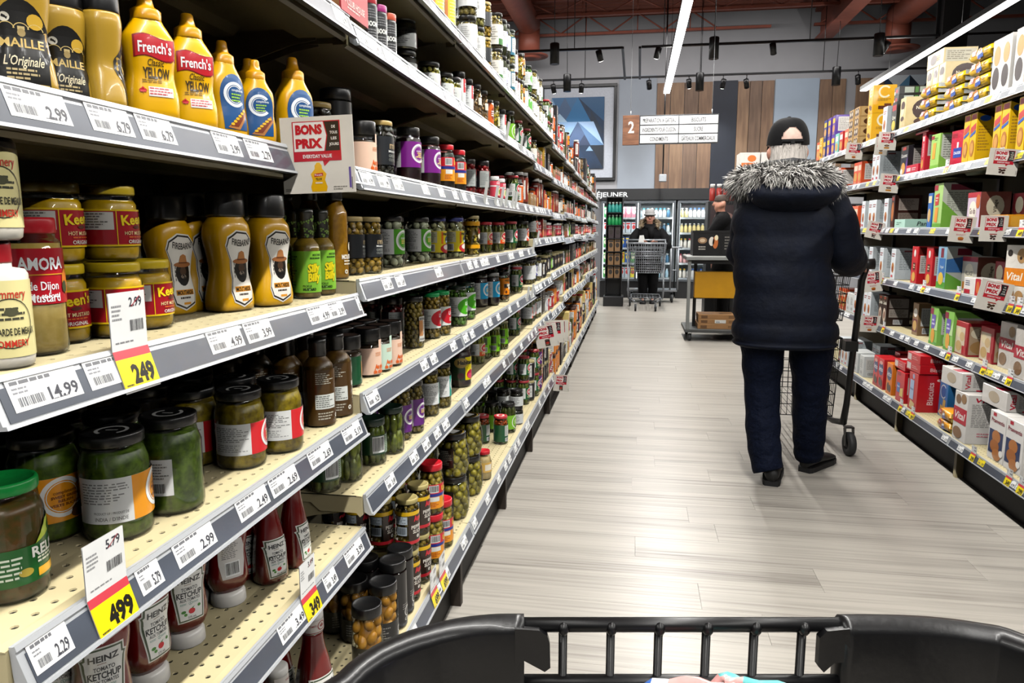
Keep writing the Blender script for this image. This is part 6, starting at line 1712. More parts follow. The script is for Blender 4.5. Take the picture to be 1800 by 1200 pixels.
bx('blkf', 'cookie_box', 'black flat lying cookie box', .10, .22, .055, '#161817', 'r .3 .3 .7 .7 #b9202c;r .05 .1 .25 .5 #dcdcd2', 'r .15 .18 .42 .86 #d3dccd;r .45 .18 .55 .86 #5c9a4c;r .58 .18 .85 .86 #d3dccd;b .88 .2 .98 .7')
bx('yelC', 'cookie_box', 'golden cookie box with white ring', .11, .16, .20, '#f0b21a', 'g .5 .76 .20 .28 #f8ecc8;t compliments .5 .76 .04 #fbf3dc .4;l .3 .5 .7 .58 2 #8a5a10;r .25 .18 .6 .32 #5a2c14;r .5 .12 .85 .26 #6a3418;r .2 .04 .5 .1 #d98a10', 'g .5 .76 .20 .28 #f8ecc8;r .25 .14 .55 .26 #5a2c14;r .5 .22 .8 .34 #6a3418;l .2 .42 .8 .52 2 #a8741a')
bx('choc', 'cake_box', 'kraft cake box with chocolate cakes', .12, .18, .075, '#c8a066', 'e .3 .5 .26 .4 #3c2018;e .7 .5 .26 .4 #3c2018;e .3 .55 .12 .2 #e9d8c0;e .7 .55 .12 .2 #e9d8c0', 'r .1 .1 .9 .9 #d2b078;e .5 .5 .3 .35 #4a281c')
for k, c, d_, a in (('org', '#e0562a', 'orange red', '#f2d2b8'), ('pur', '#5c3c9c', 'purple', '#f0c42c'), ('tea1', '#86cdbd', 'teal', '#f6f4ee'), ('nvy', '#27367a', 'navy blue', '#e8c040'), ('redb', '#c22a2c', 'plain red', '#f2e8e0')):
    bx(k, 'cookie_box', d_+' cookie box', .10, .16, .17, c, 'r .1 .62 .9 .86 %s;e .5 .34 .36 .2 #d8a050;l .2 .05 .8 .12 1 %s' % (a, a), 'r .15 .2 .85 .9 #e2dcd6;l .2 .25 .8 .85 8 #9a948e')
bx('coco', 'cookie_box', 'charcoal coconut cookie box', .13, .16, .185, '#27262b', 'r .25 .86 .7 .96 #b9302c;t Coconut .5 .68 .12 #f2efe6 .8;p .7 0 1 0 1 .6 .8 .4 #6a3a98;e .45 .24 .28 .2 #e0a44a;e .25 .14 .16 .1 #efe9da', 'r .2 .1 .9 .9 #a7a09a;l .25 .15 .85 .85 9 #77716c')
bx('redT', 'cracker_box', 'tall red cracker box', .055, .16, .23, '#cc2038', 'r .3 .78 .7 .9 #f2e6e2;v Crackers .5 .55 .3 #f6e9e6 .34;e .5 .2 .3 .12 #e0a040', 'r .1 .4 .9 .94 #d6c9c6;l .15 .44 .85 .9 9 #8d7f7c;l .2 .1 .8 .32 4 #f0c9c9')
bx('redF', 'cracker_box', 'red cracker box lying flat', .20, .12, .055, '#cc2038', 'r .08 .3 .4 .7 #e9c9c9;l .5 .3 .9 .7 2 #f2dcdc', 'r .2 .2 .8 .8 #e2485a')
bx('grn', 'cracker_box', 'lime green cracker box', .12, .17, .20, '#a6d26a', 'r .0 .86 .34 .96 #a02438;r .0 .0 1 .12 #7cb83a;p .2 .3 .55 .3 .6 .75 .25 .75 #e8a83a;l .4 .8 .9 .9 2 #4a7a2a', 'r .06 .1 .94 .96 #d6d8cc;l .12 .3 .88 .9 9 #8f9186;p 0 0 .6 0 0 .4 #8cc44c')
bx('redbag', 'cracker_bag', 'red cracker bag with blue label', .14, .12, .185, '#cc2340', 'r .04 .8 .4 .92 #a01a30;r .2 .22 .75 .5 #2448a8;t CRACKERS .47 .36 .08 #f2f2f6 .48;r .42 .5 .54 .66 #e9e9ee', 'r .1 .0 .9 .95 #d8344c;l .2 .2 .8 .8 7 #f0c2c8', cat='bag', m=FOIL)
bx('yelT', 'cookie_box', 'tall yellow maple cookie box', .075, .19, .25, '#f2bd18', 'r .15 .86 .85 .96 #b9243a;p .1 .58 .9 .66 .9 .78 .1 .70 #c83a3a;p .1 .5 .9 .58 .9 .64 .1 .56 #2a5ab0;e .5 .28 .36 .17 #b8742a;e .5 .28 .24 .11 #d49a4a', 'r .0 .0 .40 1 #f2bd18;e .2 .86 .14 .06 #2a5ab0;l .05 .2 .36 .72 9 #b8862a;r .42 .02 1 .98 #cfcac0;l .5 .2 .94 .9 12 #8f8a82')
bx('greyF', 'cookie_box', 'pale grey box lying flat', .16, .20, .075, '#bfc2be', 'r .1 .2 .5 .8 #d9dcd8;l .55 .2 .95 .8 4 #8a8d8a', 'r .05 .1 .95 .9 #aeb1ad;l .1 .2 .9 .8 4 #858884')
bx('wht', 'cereal_bar_box', 'white snack box with small amber picture', .085, .17, .20, '#e3e8ec', 'l .15 .72 .85 .86 2 #a04848;e .5 .38 .26 .17 #c07a3a;e .42 .34 .14 .09 #8a3a24;r .2 .06 .6 .14 #c8505a', 'r .0 .0 1 1 #c9d0d3;l .15 .3 .85 .9 11 #8e9698;r .3 .90 .6 .95 #8a4a50')
bx('brn', 'cookie_box', 'dark brown cookie box with pale panels', .06, .17, .215, '#3c1d17', 'e .5 .5 .34 .3 #c8743a;r .2 .84 .8 .94 #a83a34', 'r .15 .54 .88 .90 #b9aaa0;l .2 .58 .84 .86 7 #77695f;r .15 .18 .88 .46 #8a7a70;l .2 .2 .84 .44 5 #5c4d44')
bx('mint', 'pastry_box', 'mint green flat pastry box', .19, .26, .055, '#b4dccc', 'l .2 .3 .7 .7 2 #5a8a7a', 't Panache .55 .5 .5 #3a4a48 .55 i')
bx('blu', 'cookie_box', 'bright blue cookie box', .06, .15, .20, '#2a68b4', 'r .1 .72 .9 .92 #e6d8b0;e .5 .36 .38 .2 #d8b070', 'r .1 .1 .9 .9 #3474bc;l .2 .2 .8 .8 6 #bcd2ec')
bx('grnD', 'cracker_box', 'tall green and white vegetable cracker box', .12, .20, .25, '#a9d07a', 'r .0 .0 1 .1 #6aa838;r .0 .84 .42 .96 #a02438;p .2 .5 .6 .52 .62 .78 .18 .74 #c83a34;l .24 .58 .56 .7 2 #f2e0d8;p .2 .14 .56 .12 .62 .46 .26 .46 #e8983a', 'r .0 .0 1 1 #c9ccbc;r .2 .84 .8 .97 #8a3a48;l .12 .36 .88 .8 11 #8a8d7e;p 0 0 .8 0 0 .6 #7cb444')
bx('dip', 'cookie_box', 'lavender cookie box with red top', .15, .14, .18, '#d2bcd0', 'r .0 .86 1 1 #b82a38;e .45 .48 .30 .28 #f0e8d8;t Go_dip .45 .48 .16 #5a1c34 .46;e .84 .74 .16 .2 #c86a34', 'r .0 .0 1 .2 #a82a38;e .5 .6 .3 .3 #e9dcc0;v Village .5 .6 .12 #3a2a1c .36;e .5 .2 .3 .14 #b8824a', '#8a4a40')
bx('tan', 'cookie_box', 'maroon cookie box with pale oval', .11, .15, .17, '#8c2c34', 'e .5 .66 .34 .24 #efe4c8;e .5 .25 .4 .18 #b87a40', 'r .0 .0 1 .45 #9a6a4a;e .45 .66 .30 .28 #efe4c8;v Village .45 .66 .14 #3a2a1c .34;r .76 .55 .98 .95 #a02a3a')
bx('orF', 'cookie_box', 'amber box lying flat', .20, .16, .06, '#e8981a', 'e .5 .5 .2 .4 #f6e0b0;r .1 .2 .3 .8 #f0f0e8', 'r .08 .1 .5 .9 #e8a83a;r .56 .1 .94 .9 #b9b2a4')
bx('redS', 'cookie_box', 'red cookie box with chef picture', .10, .17, .225, '#c81e26', 'e .5 .82 .16 .1 #f0e8e0;r .3 .36 .7 .56 #5a2418;l .34 .4 .66 .52 2 #f2e0b8;e .5 .18 .3 .13 #e0a84a', 'r .04 .78 .9 .98 #5c1a16;r .08 .28 .82 .76 #d2cbc6;l .12 .32 .78 .72 8 #85807a;r .0 .0 1 .24 #c81e26')
bx('bluG', 'cracker_box', 'blue and green cracker box', .12, .18, .235, '#8db6cf', 'r .0 .0 1 .16 #4f9e2a;r .34 .74 .66 .96 #7c2034;r .2 .28 .9 .72 #3c74b4;e .5 .24 .3 .15 #e8c044;t Original .55 .52 .06 #cfe0ee .4', 'r .0 .0 1 1 #c6cbc4;r .3 .8 .7 .96 #7c2034;p 0 .4 .7 .4 .7 .8 0 .7 #3c74b4;p 0 0 .9 0 0 .4 #6ab038')
bx('vil', 'cookie_box', 'pale village cookie box with maroon top', .19, .13, .185, '#cfcac0', 'r .0 .86 1 1 #9a2430;e .48 .52 .30 .28 #f3ebd2;t VILLAGE .48 .52 .12 #2a2c34 .5;r .1 .05 .3 .26 #cf7a3a', 'e .5 .55 .36 .3 #efe2c4;v Village .5 .55 .12 #3a2a1c .4;e .5 .16 .3 .12 #b8824a', '#7c4a3c')
bx('whR', 'biscuit_box', 'small white and red biscuit box', .18, .10, .085, '#e8e2de', 'l .1 .5 .5 .85 3 #3a4a6a;r .05 .05 .4 .3 #b92a3a;r .7 .0 1 1 #c22030;e .85 .5 .09 .36 #d8703a', None)
bx('vitO', 'cookie_bag', 'tall cookie bag with orange band', .15, .11, .26, '#e6e0d6', 'e .2 .86 .12 .06 #2a2624;e .75 .82 .22 .13 #b08a5a;e .72 .78 .06 .03 #2a2018;r .0 .30 1 .60 #e8861a;t Vital .5 .46 .14 #fbf2e2 .76 i;e .3 .14 .26 .13 #a87a48;e .26 .16 .05 .03 #2a2018;e .78 .12 .2 .1 #b98c56', None, cat='bag', m=FOIL)
bx('cam', 'cookie_box', 'black cookie box with oval and cream lettering', .085, .15, .20, '#2a1714', 'r .3 .9 .6 .97 #a83a34;t Camelia .5 .78 .12 #efe6d4 .8;e .5 .36 .34 .24 #d8c4b0;e .5 .36 .2 .13 #8a5a4a', 'r .1 .62 .92 .94 #8d827a;l .15 .66 .88 .9 6 #5a5049;r .1 .3 .92 .58 #a59a90;l .15 .33 .88 .55 5 #6a6058;b .3 .06 .7 .22')
bx('bge', 'cookie_box', 'brown biscuit box with white cups', .09, .14, .20, '#8a6a4a', 'e .5 .7 .34 .14 #efe8dc;r .1 .1 .9 .5 #6a2a34;e .5 .3 .34 .16 #d0a860', None)
bx('grnP', 'cracker_box', 'green cracker box with purple label', .12, .17, .215, '#8cc65c', 'r .0 .8 .4 .96 #8c2440;r .0 .0 1 .08 #4f9a2c;r .22 .42 .72 .80 #6a5cae;l .28 .5 .66 .7 2 #dcd6f2;e .48 .24 .24 .20 #e8a63c;p .6 .4 1 .4 1 .8 .9 .7 #c6e6a2', None)
bx('cook', 'cookie_box', 'red cookie box with pale biscuits', .15, .14, .175, '#aa2630', 'r .04 .04 .8 .84 #dccab0;e .3 .66 .2 .14 #e8d6ae;e .58 .56 .2 .14 #cfb080;e .34 .26 .24 .16 #c8a468;r .62 .04 .96 .3 #b82632', 'r .06 .06 .9 .9 #c4a888;e .4 .7 .3 .16 #efe2c4;v Social .4 .7 .1 #8a5a3a .26;e .5 .28 .4 .2 #b48a56')
bx('vitR', 'cookie_bag', 'cookie bag with white panel and red lettering', .15, .14, .22, '#d9d2ca', 'r .0 .4 1 .66 #b41f38;t Vital .5 .53 .15 #f6eee6 .74 i;e .3 .2 .24 .14 #8a6a4c;e .74 .82 .2 .12 #9a7a56', 'r .14 .06 .9 .96 #dcd8d4;t Vital .5 .86 .1 #b41f38 .6 i;l .2 .2 .84 .76 11 #8f8b88', cat='bag', m=FOIL)
bx('arct', 'cookie_box', 'red cookie box with blue circle', .10, .20, .20, '#d42a30', 'r .0 .0 1 .1 #b51c24;e .5 .66 .42 .22 #26366e;t Artico .5 .66 .16 #f2eef0 .72;e .4 .24 .2 .14 #3a1c14;e .7 .2 .2 .12 #4a261a;e .5 .86 .3 .06 #e8a8a0', 'r .0 .0 1 1 #c82a30;l .2 .3 .8 .8 7 #efb0ac')
bx('arctO', 'cookie_box', 'orange cookie box with blue circle', .10, .20, .20, '#ea7e24', 'e .5 .66 .42 .22 #26366e;t Artico .5 .66 .16 #f2eef0 .72;e .4 .24 .2 .14 #3a1c14;e .7 .2 .2 .12 #4a261a', None)
bx('rbis', 'biscuit_box', 'red biscuit box with blue panel', .13, .20, .22, '#c61a24', 'e .5 .90 .12 .07 #a8a8c8;r .16 .28 .6 .8 #a9bede;t Biscuits .38 .56 .06 #2a4a8a .36;p .2 .06 .7 .02 .8 .2 .3 .26 #e2c080', 'v Biscuits .35 .5 .16 #f2c8c4 .6;v Thin .7 .5 .12 #e8a8a4 .3;e .6 .86 .1 .04 #e8c8c4')
bx('redL', 'biscuit_box', 'red biscuit box lying on others', .20, .22, .052, '#c61a24', 'r .06 .15 .34 .85 #d9ccc8;l .42 .3 .9 .7 2 #e8a0a0', 't Biscuits .5 .5 .4 #f0c0bc .5', None, 'r .1 .1 .4 .9 #d9ccc8')
bx('rsm', 'biscuit_box', 'small red biscuit box with blue label', .13, .16, .185, '#cc1f28', 'r .06 .86 .5 .96 #a01a22;r .14 .3 .5 .62 #3c6cb4;t Biscuits .32 .5 .06 #e8f0fa .3;p .5 .2 .9 .2 .9 .5 .55 .45 #e8c46a', None)
bx('blB', 'cracker_box', 'blue cracker box with golden squares', .11, .19, .20, '#3c84c4', 'g .5 .72 .30 .36 #e9eef4;e .5 .72 .26 .16 #2a6ab0;p .2 .1 .5 .06 .56 .3 .24 .34 #e6bc6a;p .5 .3 .8 .26 .86 .5 .56 .52 #e6bc6a', 'p .3 .5 .6 .46 .66 .76 .34 .8 #e6bc6a;p .5 .1 .8 .06 .84 .36 .54 .4 #e2b45c;p .1 .0 .4 .0 .44 .3 .12 .3 #e8c478')
bx('blT', 'cracker_box', 'tall blue cracker box standing', .12, .10, .235, '#3a7cc0', 'e .5 .42 .4 .2 #eceef0;e .5 .42 .33 .16 #2a66ac', 'e .5 .4 .44 .17 #e8ecf0;e .5 .4 .36 .13 #2f70b4')
bx('vitW', 'cookie_box', 'white cookie box with red band', .14, .17, .245, '#e3ded8', 'e .3 .84 .2 .1 #7c5a3c;e .7 .88 .2 .1 #9a7650;r .0 .36 1 .68 #c01e36;t Vital .5 .52 .15 #f8f0ea .8 i;e .4 .16 .34 .12 #8a6444', 't Vital .5 .90 .09 #c01e36 .6 i;l .12 .34 .86 .82 14 #9a9692;r .86 .36 1 .68 #c01e36;l .3 .14 .8 .24 2 #d88a94')
bx('vitF', 'cookie_box', 'white and red cookie box lying flat', .24, .17, .088, '#ded8d2', 'e .5 .5 .22 .3 #b9a890', 'v Vital .16 .5 .14 #c01e36 .8;l .3 .2 .94 .84 8 #9a9692;r .4 .0 1 .08 #c01e36', None, 'r .5 .0 .8 1 #b81d34;e .2 .5 .12 .3 #6a4a30')
bx('prae', 'cookie_box', 'white cookie box with navy panel and cookies', .145, .20, .225, '#e8e4df', 'r .2 .9 .4 .97 #b82a3a;t Praeventia .52 .82 .085 #8a2438 .8;r .06 .14 .9 .62 #26365e;e .5 .5 .26 .13 #b8743c;e .44 .3 .28 .13 #a8642e;e .6 .14 .26 .12 #b8743c;e .86 .2 .12 .07 #efece6', 'v Praeventia .3 .45 .2 #a02438 .7;r .1 .02 .4 .14 #b82a3a;r .4 .78 1 1 #26365e')
bx('praeT', 'cookie_box', 'white topmost cookie box with nut picture', .09, .22, .26, '#e6e1db', 'e .5 .7 .34 .18 #c89a5a;e .5 .3 .36 .2 #3a2c2a', 't Praeventia .5 .82 .09 #7a2438 .8;e .34 .5 .26 .15 #d08a44;e .62 .36 .26 .16 #c87a34;e .4 .16 .28 .12 #e0a050;e .84 .6 .12 .1 #3a2620')
bx('plainW', 'tea_box', 'plain white box with grey print', .10, .12, .15, '#d6d8d6', 'l .2 .4 .8 .8 5 #9a9c9a;e .5 .2 .2 .08 #a9abaa', None)
def packet(key, desc, L, d, h, c, c2):
    m = MB(); rings = []
    for t, s in ((0, .12), (.05, .16), (.075, .8), (.14, 1), (.5, 1.03), (.86, 1), (.925, .8), (.95, .16), (1, .12)):
        ring = []
        fl = s < .3
        for i in range(16):
            a = 2*pi*i/16
            ex = 2/3.2
            y = d/2*copysign(abs(cos(a))**ex, cos(a))*(1.0 if not fl else 1.0); z = h/2*copysign(abs(sin(a))**ex, sin(a))*(s if not fl else .1)
            ring.append((t*L-L/2, y, h/2+z))
        rings.append(ring)
    m.loft(rings, FOIL, c)
    P = Print(); ops(P, L, h, 'r .16 .5 .34 .9 #c02a3a;t Choix .25 .7 .2 #f6e8e0 .14;e .5 .5 .12 .42 #b8702a;p .42 .15 .66 .2 .66 .5 .44 .4 #2a5ab4;p .44 .42 .62 .5 .62 .7 .46 .62 #e9edf4;l .68 .3 .84 .8 3 #b8821a')
    P.onto(m, lambda x, z, e: (x-L/2, -d/2*(1-abs(2*z/h-1)**3.2*.12)-.0012-e, z), FOIL, dx=.03)
    P = Print(); P.rect(-d*.42, h*.1, d*.42, h*.9, c2, 1); P.lines(-d*.3, h*.3, d*.3, h*.8, 4, '#9a9a96', 2)
    P.onto(m, lambda x, z, e: (L/2*.93+.002+e, x, z), FOIL)
    reg(key, 'cookie_packet', desc, 'packet', [('wrapper', m.mesh('wrapper'), None, None)], L/2, d/2, h)
packet('pkt', 'shiny yellow cookie packet with round biscuit picture', .26, .12, .067, '#f0bf14', '#c9cbc8')
packet('pktO', 'orange cookie packet', .16, .10, .055, '#f0a01c', '#e0c060')

def B(key, u, k, dx=.012, dz=0, n=1, stack=1, turn=0, row=0, gap=.003, Y=None, vy=None):
    """right side: u of the near front upright edge of the carton, on shelf k; n cartons going away from the camera"""
    p = PR[key]
    X = front_x('R', k)+max(dx, .007)
    h = RH[k] if k < 5 else RBASE
    if Y is None: Y = y_at(u, X, h+dz+p['h']*.4)
    for i in range(n):
        for s in range(stack):
            yc = Y+p['hw']+i*(2*p['hw']+gap)
            put(key, X+p['hd'], yc, h+.0023+dz+s*(p['h']+.0008), radians(-90+turn+R.uniform(-1.5, 1.5)), 'R', k, row, s)
    OCC.setdefault(('R', k), []).append((Y, Y+n*(2*p['hw']+gap)))
    return Y+2*p['hw']*n
# top shelf
B('praeT', 1775, 0, n=2, stack=1); B('praeT', 1800, 0, n=1)
for u, s in ((1736, 4), (1690, 3), (1643, 3)): B('pkt', u, 0, dx=.01, stack=s)
B('norm', 1662, 0, dx=.215, n=3, row=1); B('norm', 1660, 0, dx=.215, dz=.2012, n=3); B('normF', 1658, 0, dx=.215, dz=.4024)
B('norm', 1591, 0, n=1); B('blkg', 1575, 0, n=1); B('blkf', 1580, 0, dx=.05, dz=.203, n=1, stack=2)
B('wht', 1558, 0, n=1); B('yelC', 1531, 0, n=1, stack=2); B('yelC', 1554, 0, dx=.15, n=1, stack=2, row=1); B('choc', 1507, 0, n=1, stack=4); B('choc', 1497, 0, n=1, stack=4)
for key, u, s in (('org', 1490, 1), ('redb', 1481, 1), ('tea1', 1473, 1), ('pur', 1466, 2), ('pur', 1458, 2), ('nvy', 1451, 2), ('yelC', 1445, 1), ('org', 1440, 1)): B(key, u, 0, stack=s)
# second shelf
B('yelT', 1772, 1, n=2); B('yelT', 1802, 1, n=1); B('yelT', 1715, 1, n=2); B('redbag', 1692, 1, dx=.02, turn=8); B('wht', 1676, 1, dx=.2, n=2, row=1); B('greyF', 1676, 1, dx=.2, dz=.2012); B('plainW', 1690, 1, dx=.16, row=1)
B('grn', 1650, 1, n=1); B('redT', 1625, 1, n=1); B('redF', 1632, 1, dx=.02, dz=.233); B('redF', 1613, 1, dx=.0); B('coco', 1595, 1, n=1); B('brn', 1604, 1, dx=.12, row=1)
B('wht', 1546, 1, n=2); B('wht', 1568, 1, dx=.12, n=2, row=1); B('org', 1514, 1, n=2); B('org', 1524, 1, dx=.14, n=1, row=1); B('org', 1476, 1, n=2)
# third shelf
B('orF', 1772, 2, dx=.0, stack=1); B('tan', 1752, 2, dx=.18, n=1); B('tan', 1778, 2, dx=.18, n=1); B('tan', 1800, 2, dx=.18, n=1); B('dip', 1722, 2, dx=.03); B('plainW', 1740, 2, dx=.2, stack=1, row=1)
B('grnD', 1655, 2, n=1); B('grnD', 1678, 2, dx=.15, n=1, row=1); B('blu', 1637, 2, n=1); B('mint', 1590, 2, dx=.0); B('brn', 1571, 2, n=1); B('brn', 1605, 2, dx=.16, n=1, row=1); B('wht', 1560, 2, n=1); B('wht', 1539, 2, n=2); B('wht', 1520, 2, n=1); B('org', 1507, 2, n=2); B('redb', 1494, 2, n=2); B('wht', 1480, 2, n=3)
# fourth shelf
B('vitO', 1796, 3, dx=.02, turn=8); B('whR', 1722, 3, dx=.01); B('whR', 1760, 3, dx=.03); B('vil', 1717, 3, dx=.09); B('vil', 1735, 3, dx=.2, row=1); B('tan', 1765, 3, dx=.13); B('bluG', 1690, 3, dx=.10, row=1); B('bluG', 1662, 3); B('redS', 1638, 3, dx=.02); B('redS', 1612, 3)
B('wht', 1573, 3); B('wht', 1552, 3); B('wht', 1533, 3); B('wht', 1518, 3, n=2); B('org', 1500, 3, n=2); B('wht', 1484, 3, n=2); B('redb', 1468, 3, n=2)
# fifth shelf
B('vitR', 1783, 4, dx=.06); B('vitR', 1812, 4, dx=.0); B('cook', 1746, 4, dx=.05); B('cook', 1700, 4, dx=.02, n=1); B('cook', 1725, 4, dx=.16, row=1)
B('grnP', 1675, 4, dx=.01); B('grnP', 1648, 4); B('bge', 1613, 4, dx=.05); B('cam', 1582, 4, dx=.14, row=1); B('cam', 1558, 4, n=2); B('wht', 1530, 4, n=2); B('wht', 1512, 4, n=2); B('plainW', 1500, 4, n=2); B('org', 1486, 4, n=2)
B('plainW', 1700, 4, dx=.26, n=3, row=1)
# floor shelf
B('prae', 1795, 5, dx=.03); B('prae', 1764, 5, dx=.03); B('vitW', 1697, 5, dx=.0, n=1); B('vitW', 1735, 5, dx=.16, n=1, row=1); B('vitF', 1690, 5, dx=.0, dz=.247); B('vitF', 1769, 5, dx=.06, dz=.2265)
B('pktO', 1668, 5, dx=.0, stack=2); B('blB', 1664, 5, dx=.115); B('blT', 1681, 5, dx=.14, dz=.2012); B('rbis', 1611, 5, dx=.0, n=1); B('rbis', 1630, 5, dx=.14, n=1, row=1); B('redL', 1616, 5, dx=.0, dz=.224, stack=2)
B('rsm', 1588, 5, dx=.0); B('redL', 1592, 5, dx=.02, dz=.19, stack=1); B('arctO', 1567, 5, dx=.01); B('arct', 1552, 5, n=2); B('arct', 1580, 5, dx=.2, n=1, row=1); B('wht', 1545, 5, dx=.16, n=2, row=1); B('plainW', 1518, 5, n=1); B('plainW', 1507, 5, n=2); B('wht', 1490, 5, n=3)
ORD = ['first', 'second', 'third', 'fourth', 'fifth', 'sixth', 'seventh', 'eighth', 'ninth', 'tenth', 'eleventh', 'twelfth', 'thirteenth', 'fourteenth', 'fifteenth', 'sixteenth', 'seventeenth', 'eighteenth', 'nineteenth', 'twentieth']
# ------------------------------------------------------------------ far end: cold cabinets, tower display
steel = mat('cabinet_black', '#121316', .45, noise=(8, .2))
CY = 13.6
cab_lbl = ['glass door cold cabinet lit inside, behind the woman', 'glass door cold cabinet lit inside, behind the trolley and worker']
ledm = emit_mat('cabinet_led', (.9, .97, 1, 1), 9)
fin = mat('cabinet_inner', '#dfe7ea', .5, noise=(4, .04))
dg = glass_mat('cabinet_door_glass', (.96, .99, .99), base=.04)
grey_fr = mat('door_frame_grey', '#5c6166', .35, metal=.4, noise=(8, .1))
_it = {}
def small_goods(kind, col, cap):
    k = (kind, col, cap)
    if k in _it: return _it[k]
    m = MB()
    if kind == 'bottle':
        m.lathe([(.03, 0), (.033, .01), (.033, .10), (.016, .135), (.016, .14)], GLOSS, col, n=10)
        m.lathe([(.019, .14), (.019, .165), (0, .165)], GLOSS, cap, n=10)
    else:
        m.cbox(-.045, -.06, 0, .045, .06, .19, .003, GLOSS, col)
        P = Print(); P.ell(0, .1, .03, .04, cap, 1, 10); P.rect(-.035, .15, .035, .175, cap, 1); P.onto(m, lambda x, z, e: (x, -.06-e*4, z))
    _it[k] = m.mesh('pack')
    return _it[k]
for ci, (x0, x1) in enumerate(((-.62, .70), (.73, 2.05))):
    c = emp('cold_cabinet', (x0, CY, 0)); tag(c, cab_lbl[ci], 'fridge', 'cold cabinets on the back wall')
    W = x1-x0
    m = MB()
    m.box(0, .6, .0, W, .64, 1.74, fin); m.box(0, .03, .12, .03, .6, 1.74, fin); m.box(W-.03, .03, .12, W, .6, 1.74, fin); m.box(.03, .03, 1.70, W-.03, .6, 1.74, fin); m.box(.03, .03, .12, W-.03, .6, .34, fin)
    ob('housing', m, c)
    m = MB(); m.box(0, 0, 0, W, .03, .30, steel); ob('plinth', m, c)
    for z in (.36, .63, .90, 1.17, 1.44):
        m = MB(); m.box(.035, .10, z-.015, W-.035, .58, z, fin); ob('shelf', m, c)
        m = MB(); m.box(.035, .095, z-.03, W-.035, .099, z+.005, ALU); ob('price_strip', m, c)
    for q in range(2):
        a, b = q*W/2, (q+1)*W/2
        m = MB()
        for r_ in ((a+.005, .31, a+.045, 1.73), (b-.045, .31, b-.005, 1.73), (a+.045, .31, b-.045, .345), (a+.045, 1.69, b-.045, 1.73)): m.box(r_[0], -.03, r_[1], r_[2], .0, r_[3], grey_fr)
        d = ob('door', m, c)
        m = MB(); m.add([(a+.045, -.015, .345), (b-.045, -.015, .345), (b-.045, -.015, 1.69), (a+.045, -.015, 1.69)], [(0, 1, 2, 3)], dg); ob('pane', m, d)
        m = MB(); m.tube([(b-.06, -.05, .8), (b-.06, -.06, .82), (b-.06, -.06, 1.18), (b-.06, -.05, 1.2)], .008, grey_fr, n=6); ob('handle', m, d)
    m = MB(); m.box(.035, .04, .36, .05, .06, 1.69, ledm); m.box(W/2-.01, .04, .36, W/2+.01, .06, 1.69, ledm); m.box(W-.05, .04, .36, W-.035, .06, 1.69, ledm); ob('led_strip', m, c)
    area('cabinet_light', (x0+W/2, CY+.09, 1.68), W-.15, .06, 9, (.93, .98, 1))
    for si, z in enumerate((.36, .63, .90, 1.17, 1.44)):
        x = .09; no = 0; sw_ = ['lowest', 'second', 'middle', 'fourth', 'top'][si]
        kinds = ((['box', '#d8c63a', '#b03a2a'], ['box', '#4a9a4a', '#e8e0c0'], ['box', '#cfd8e2', '#c83a3a'], ['box', '#3a62b0', '#f0d060'])
                 if ci == 0 else (['bottle', '#efe9dc', '#c83a4a'], ['bottle', '#f0d890', '#e8e4dc'], ['bottle', '#e9e4e0', '#3a62b8'], ['bottle', '#d8a0a0', '#8a2a3a'], ['bottle', '#d8cfc4', '#e0b030']))
        if si == 4 and ci == 0: kinds = (['box', '#3c9a52', '#dfe8d8'], ['box', '#d87a8a', '#f4f0ec'])
        kk = R.choice(kinds)
        while x < W-.08:
            if R.random() < .3: kk = R.choice(kinds)
            if ci == 0 and x > W/2+.02: kk = R.choice((['bottle', '#dfe7ea', '#2a8ab0'], ['bottle', '#a9c8d8', '#e8ecee'], ['bottle', '#3c6a8a', '#d8dee2']))
            step = .1 if kk[0] == 'box' else .073
            if abs(x-W/2) > .03:
                o = ob('food_carton' if kk[0] == 'box' else 'drink_bottle', small_goods(*kk), None, (x0+x, CY+.19, z+.0005))
                no += 1; tag(o, '%s, %s along the %s lit shelf, cabinet behind the %s' % ('small coloured food carton' if kk[0] == 'box' else 'small pale drink bottle', ORD[no-1], sw_, 'woman' if ci == 0 else 'worker'),
                    'carton' if kk[0] == 'box' else 'bottle', 'cartons behind cabinet glass' if kk[0] == 'box' else 'bottles behind cabinet glass')
            x += step
hd = emp('cabinet_header', (-.7, CY-.02, 1.745)); tag(hd, 'black fascia over the cold cabinets with white lettering DÉJEUNER', 'sign')
ob('fascia', MB().cbox(0, 0, 0, 3.6, .6, .20, .004, steel), hd)
P = Print(); xr = ony(1104, 345, CY-.03).x+.7; P.text('DÉJEUNER', xr, .10, .085, '#e4e6e8', 1, w=.66, bold=.02, align='r')
ob('lettering', P.onto(MB(), lambda x, z, e: (x, -e*4, z)), hd)
tw = emp('tower_display', (-.47, 12.12, 0)); tag(tw, 'tall black display tower of bottles beside the condiment run end', 'display stand')
m = MB(); m.box(0, .26, 0, .27, .28, 1.75, steel); m.box(0, 0, .0, .012, .26, 1.75, steel); m.box(.258, 0, .0, .27, .26, 1.75, steel); m.box(.012, 0, 1.73, .258, .26, 1.75, steel); ob('cabinet', m, tw)
m = MB(); m.cbox(-.02, -.1, 0, .30, .28, .16, .006, steel); ob('base', m, tw)
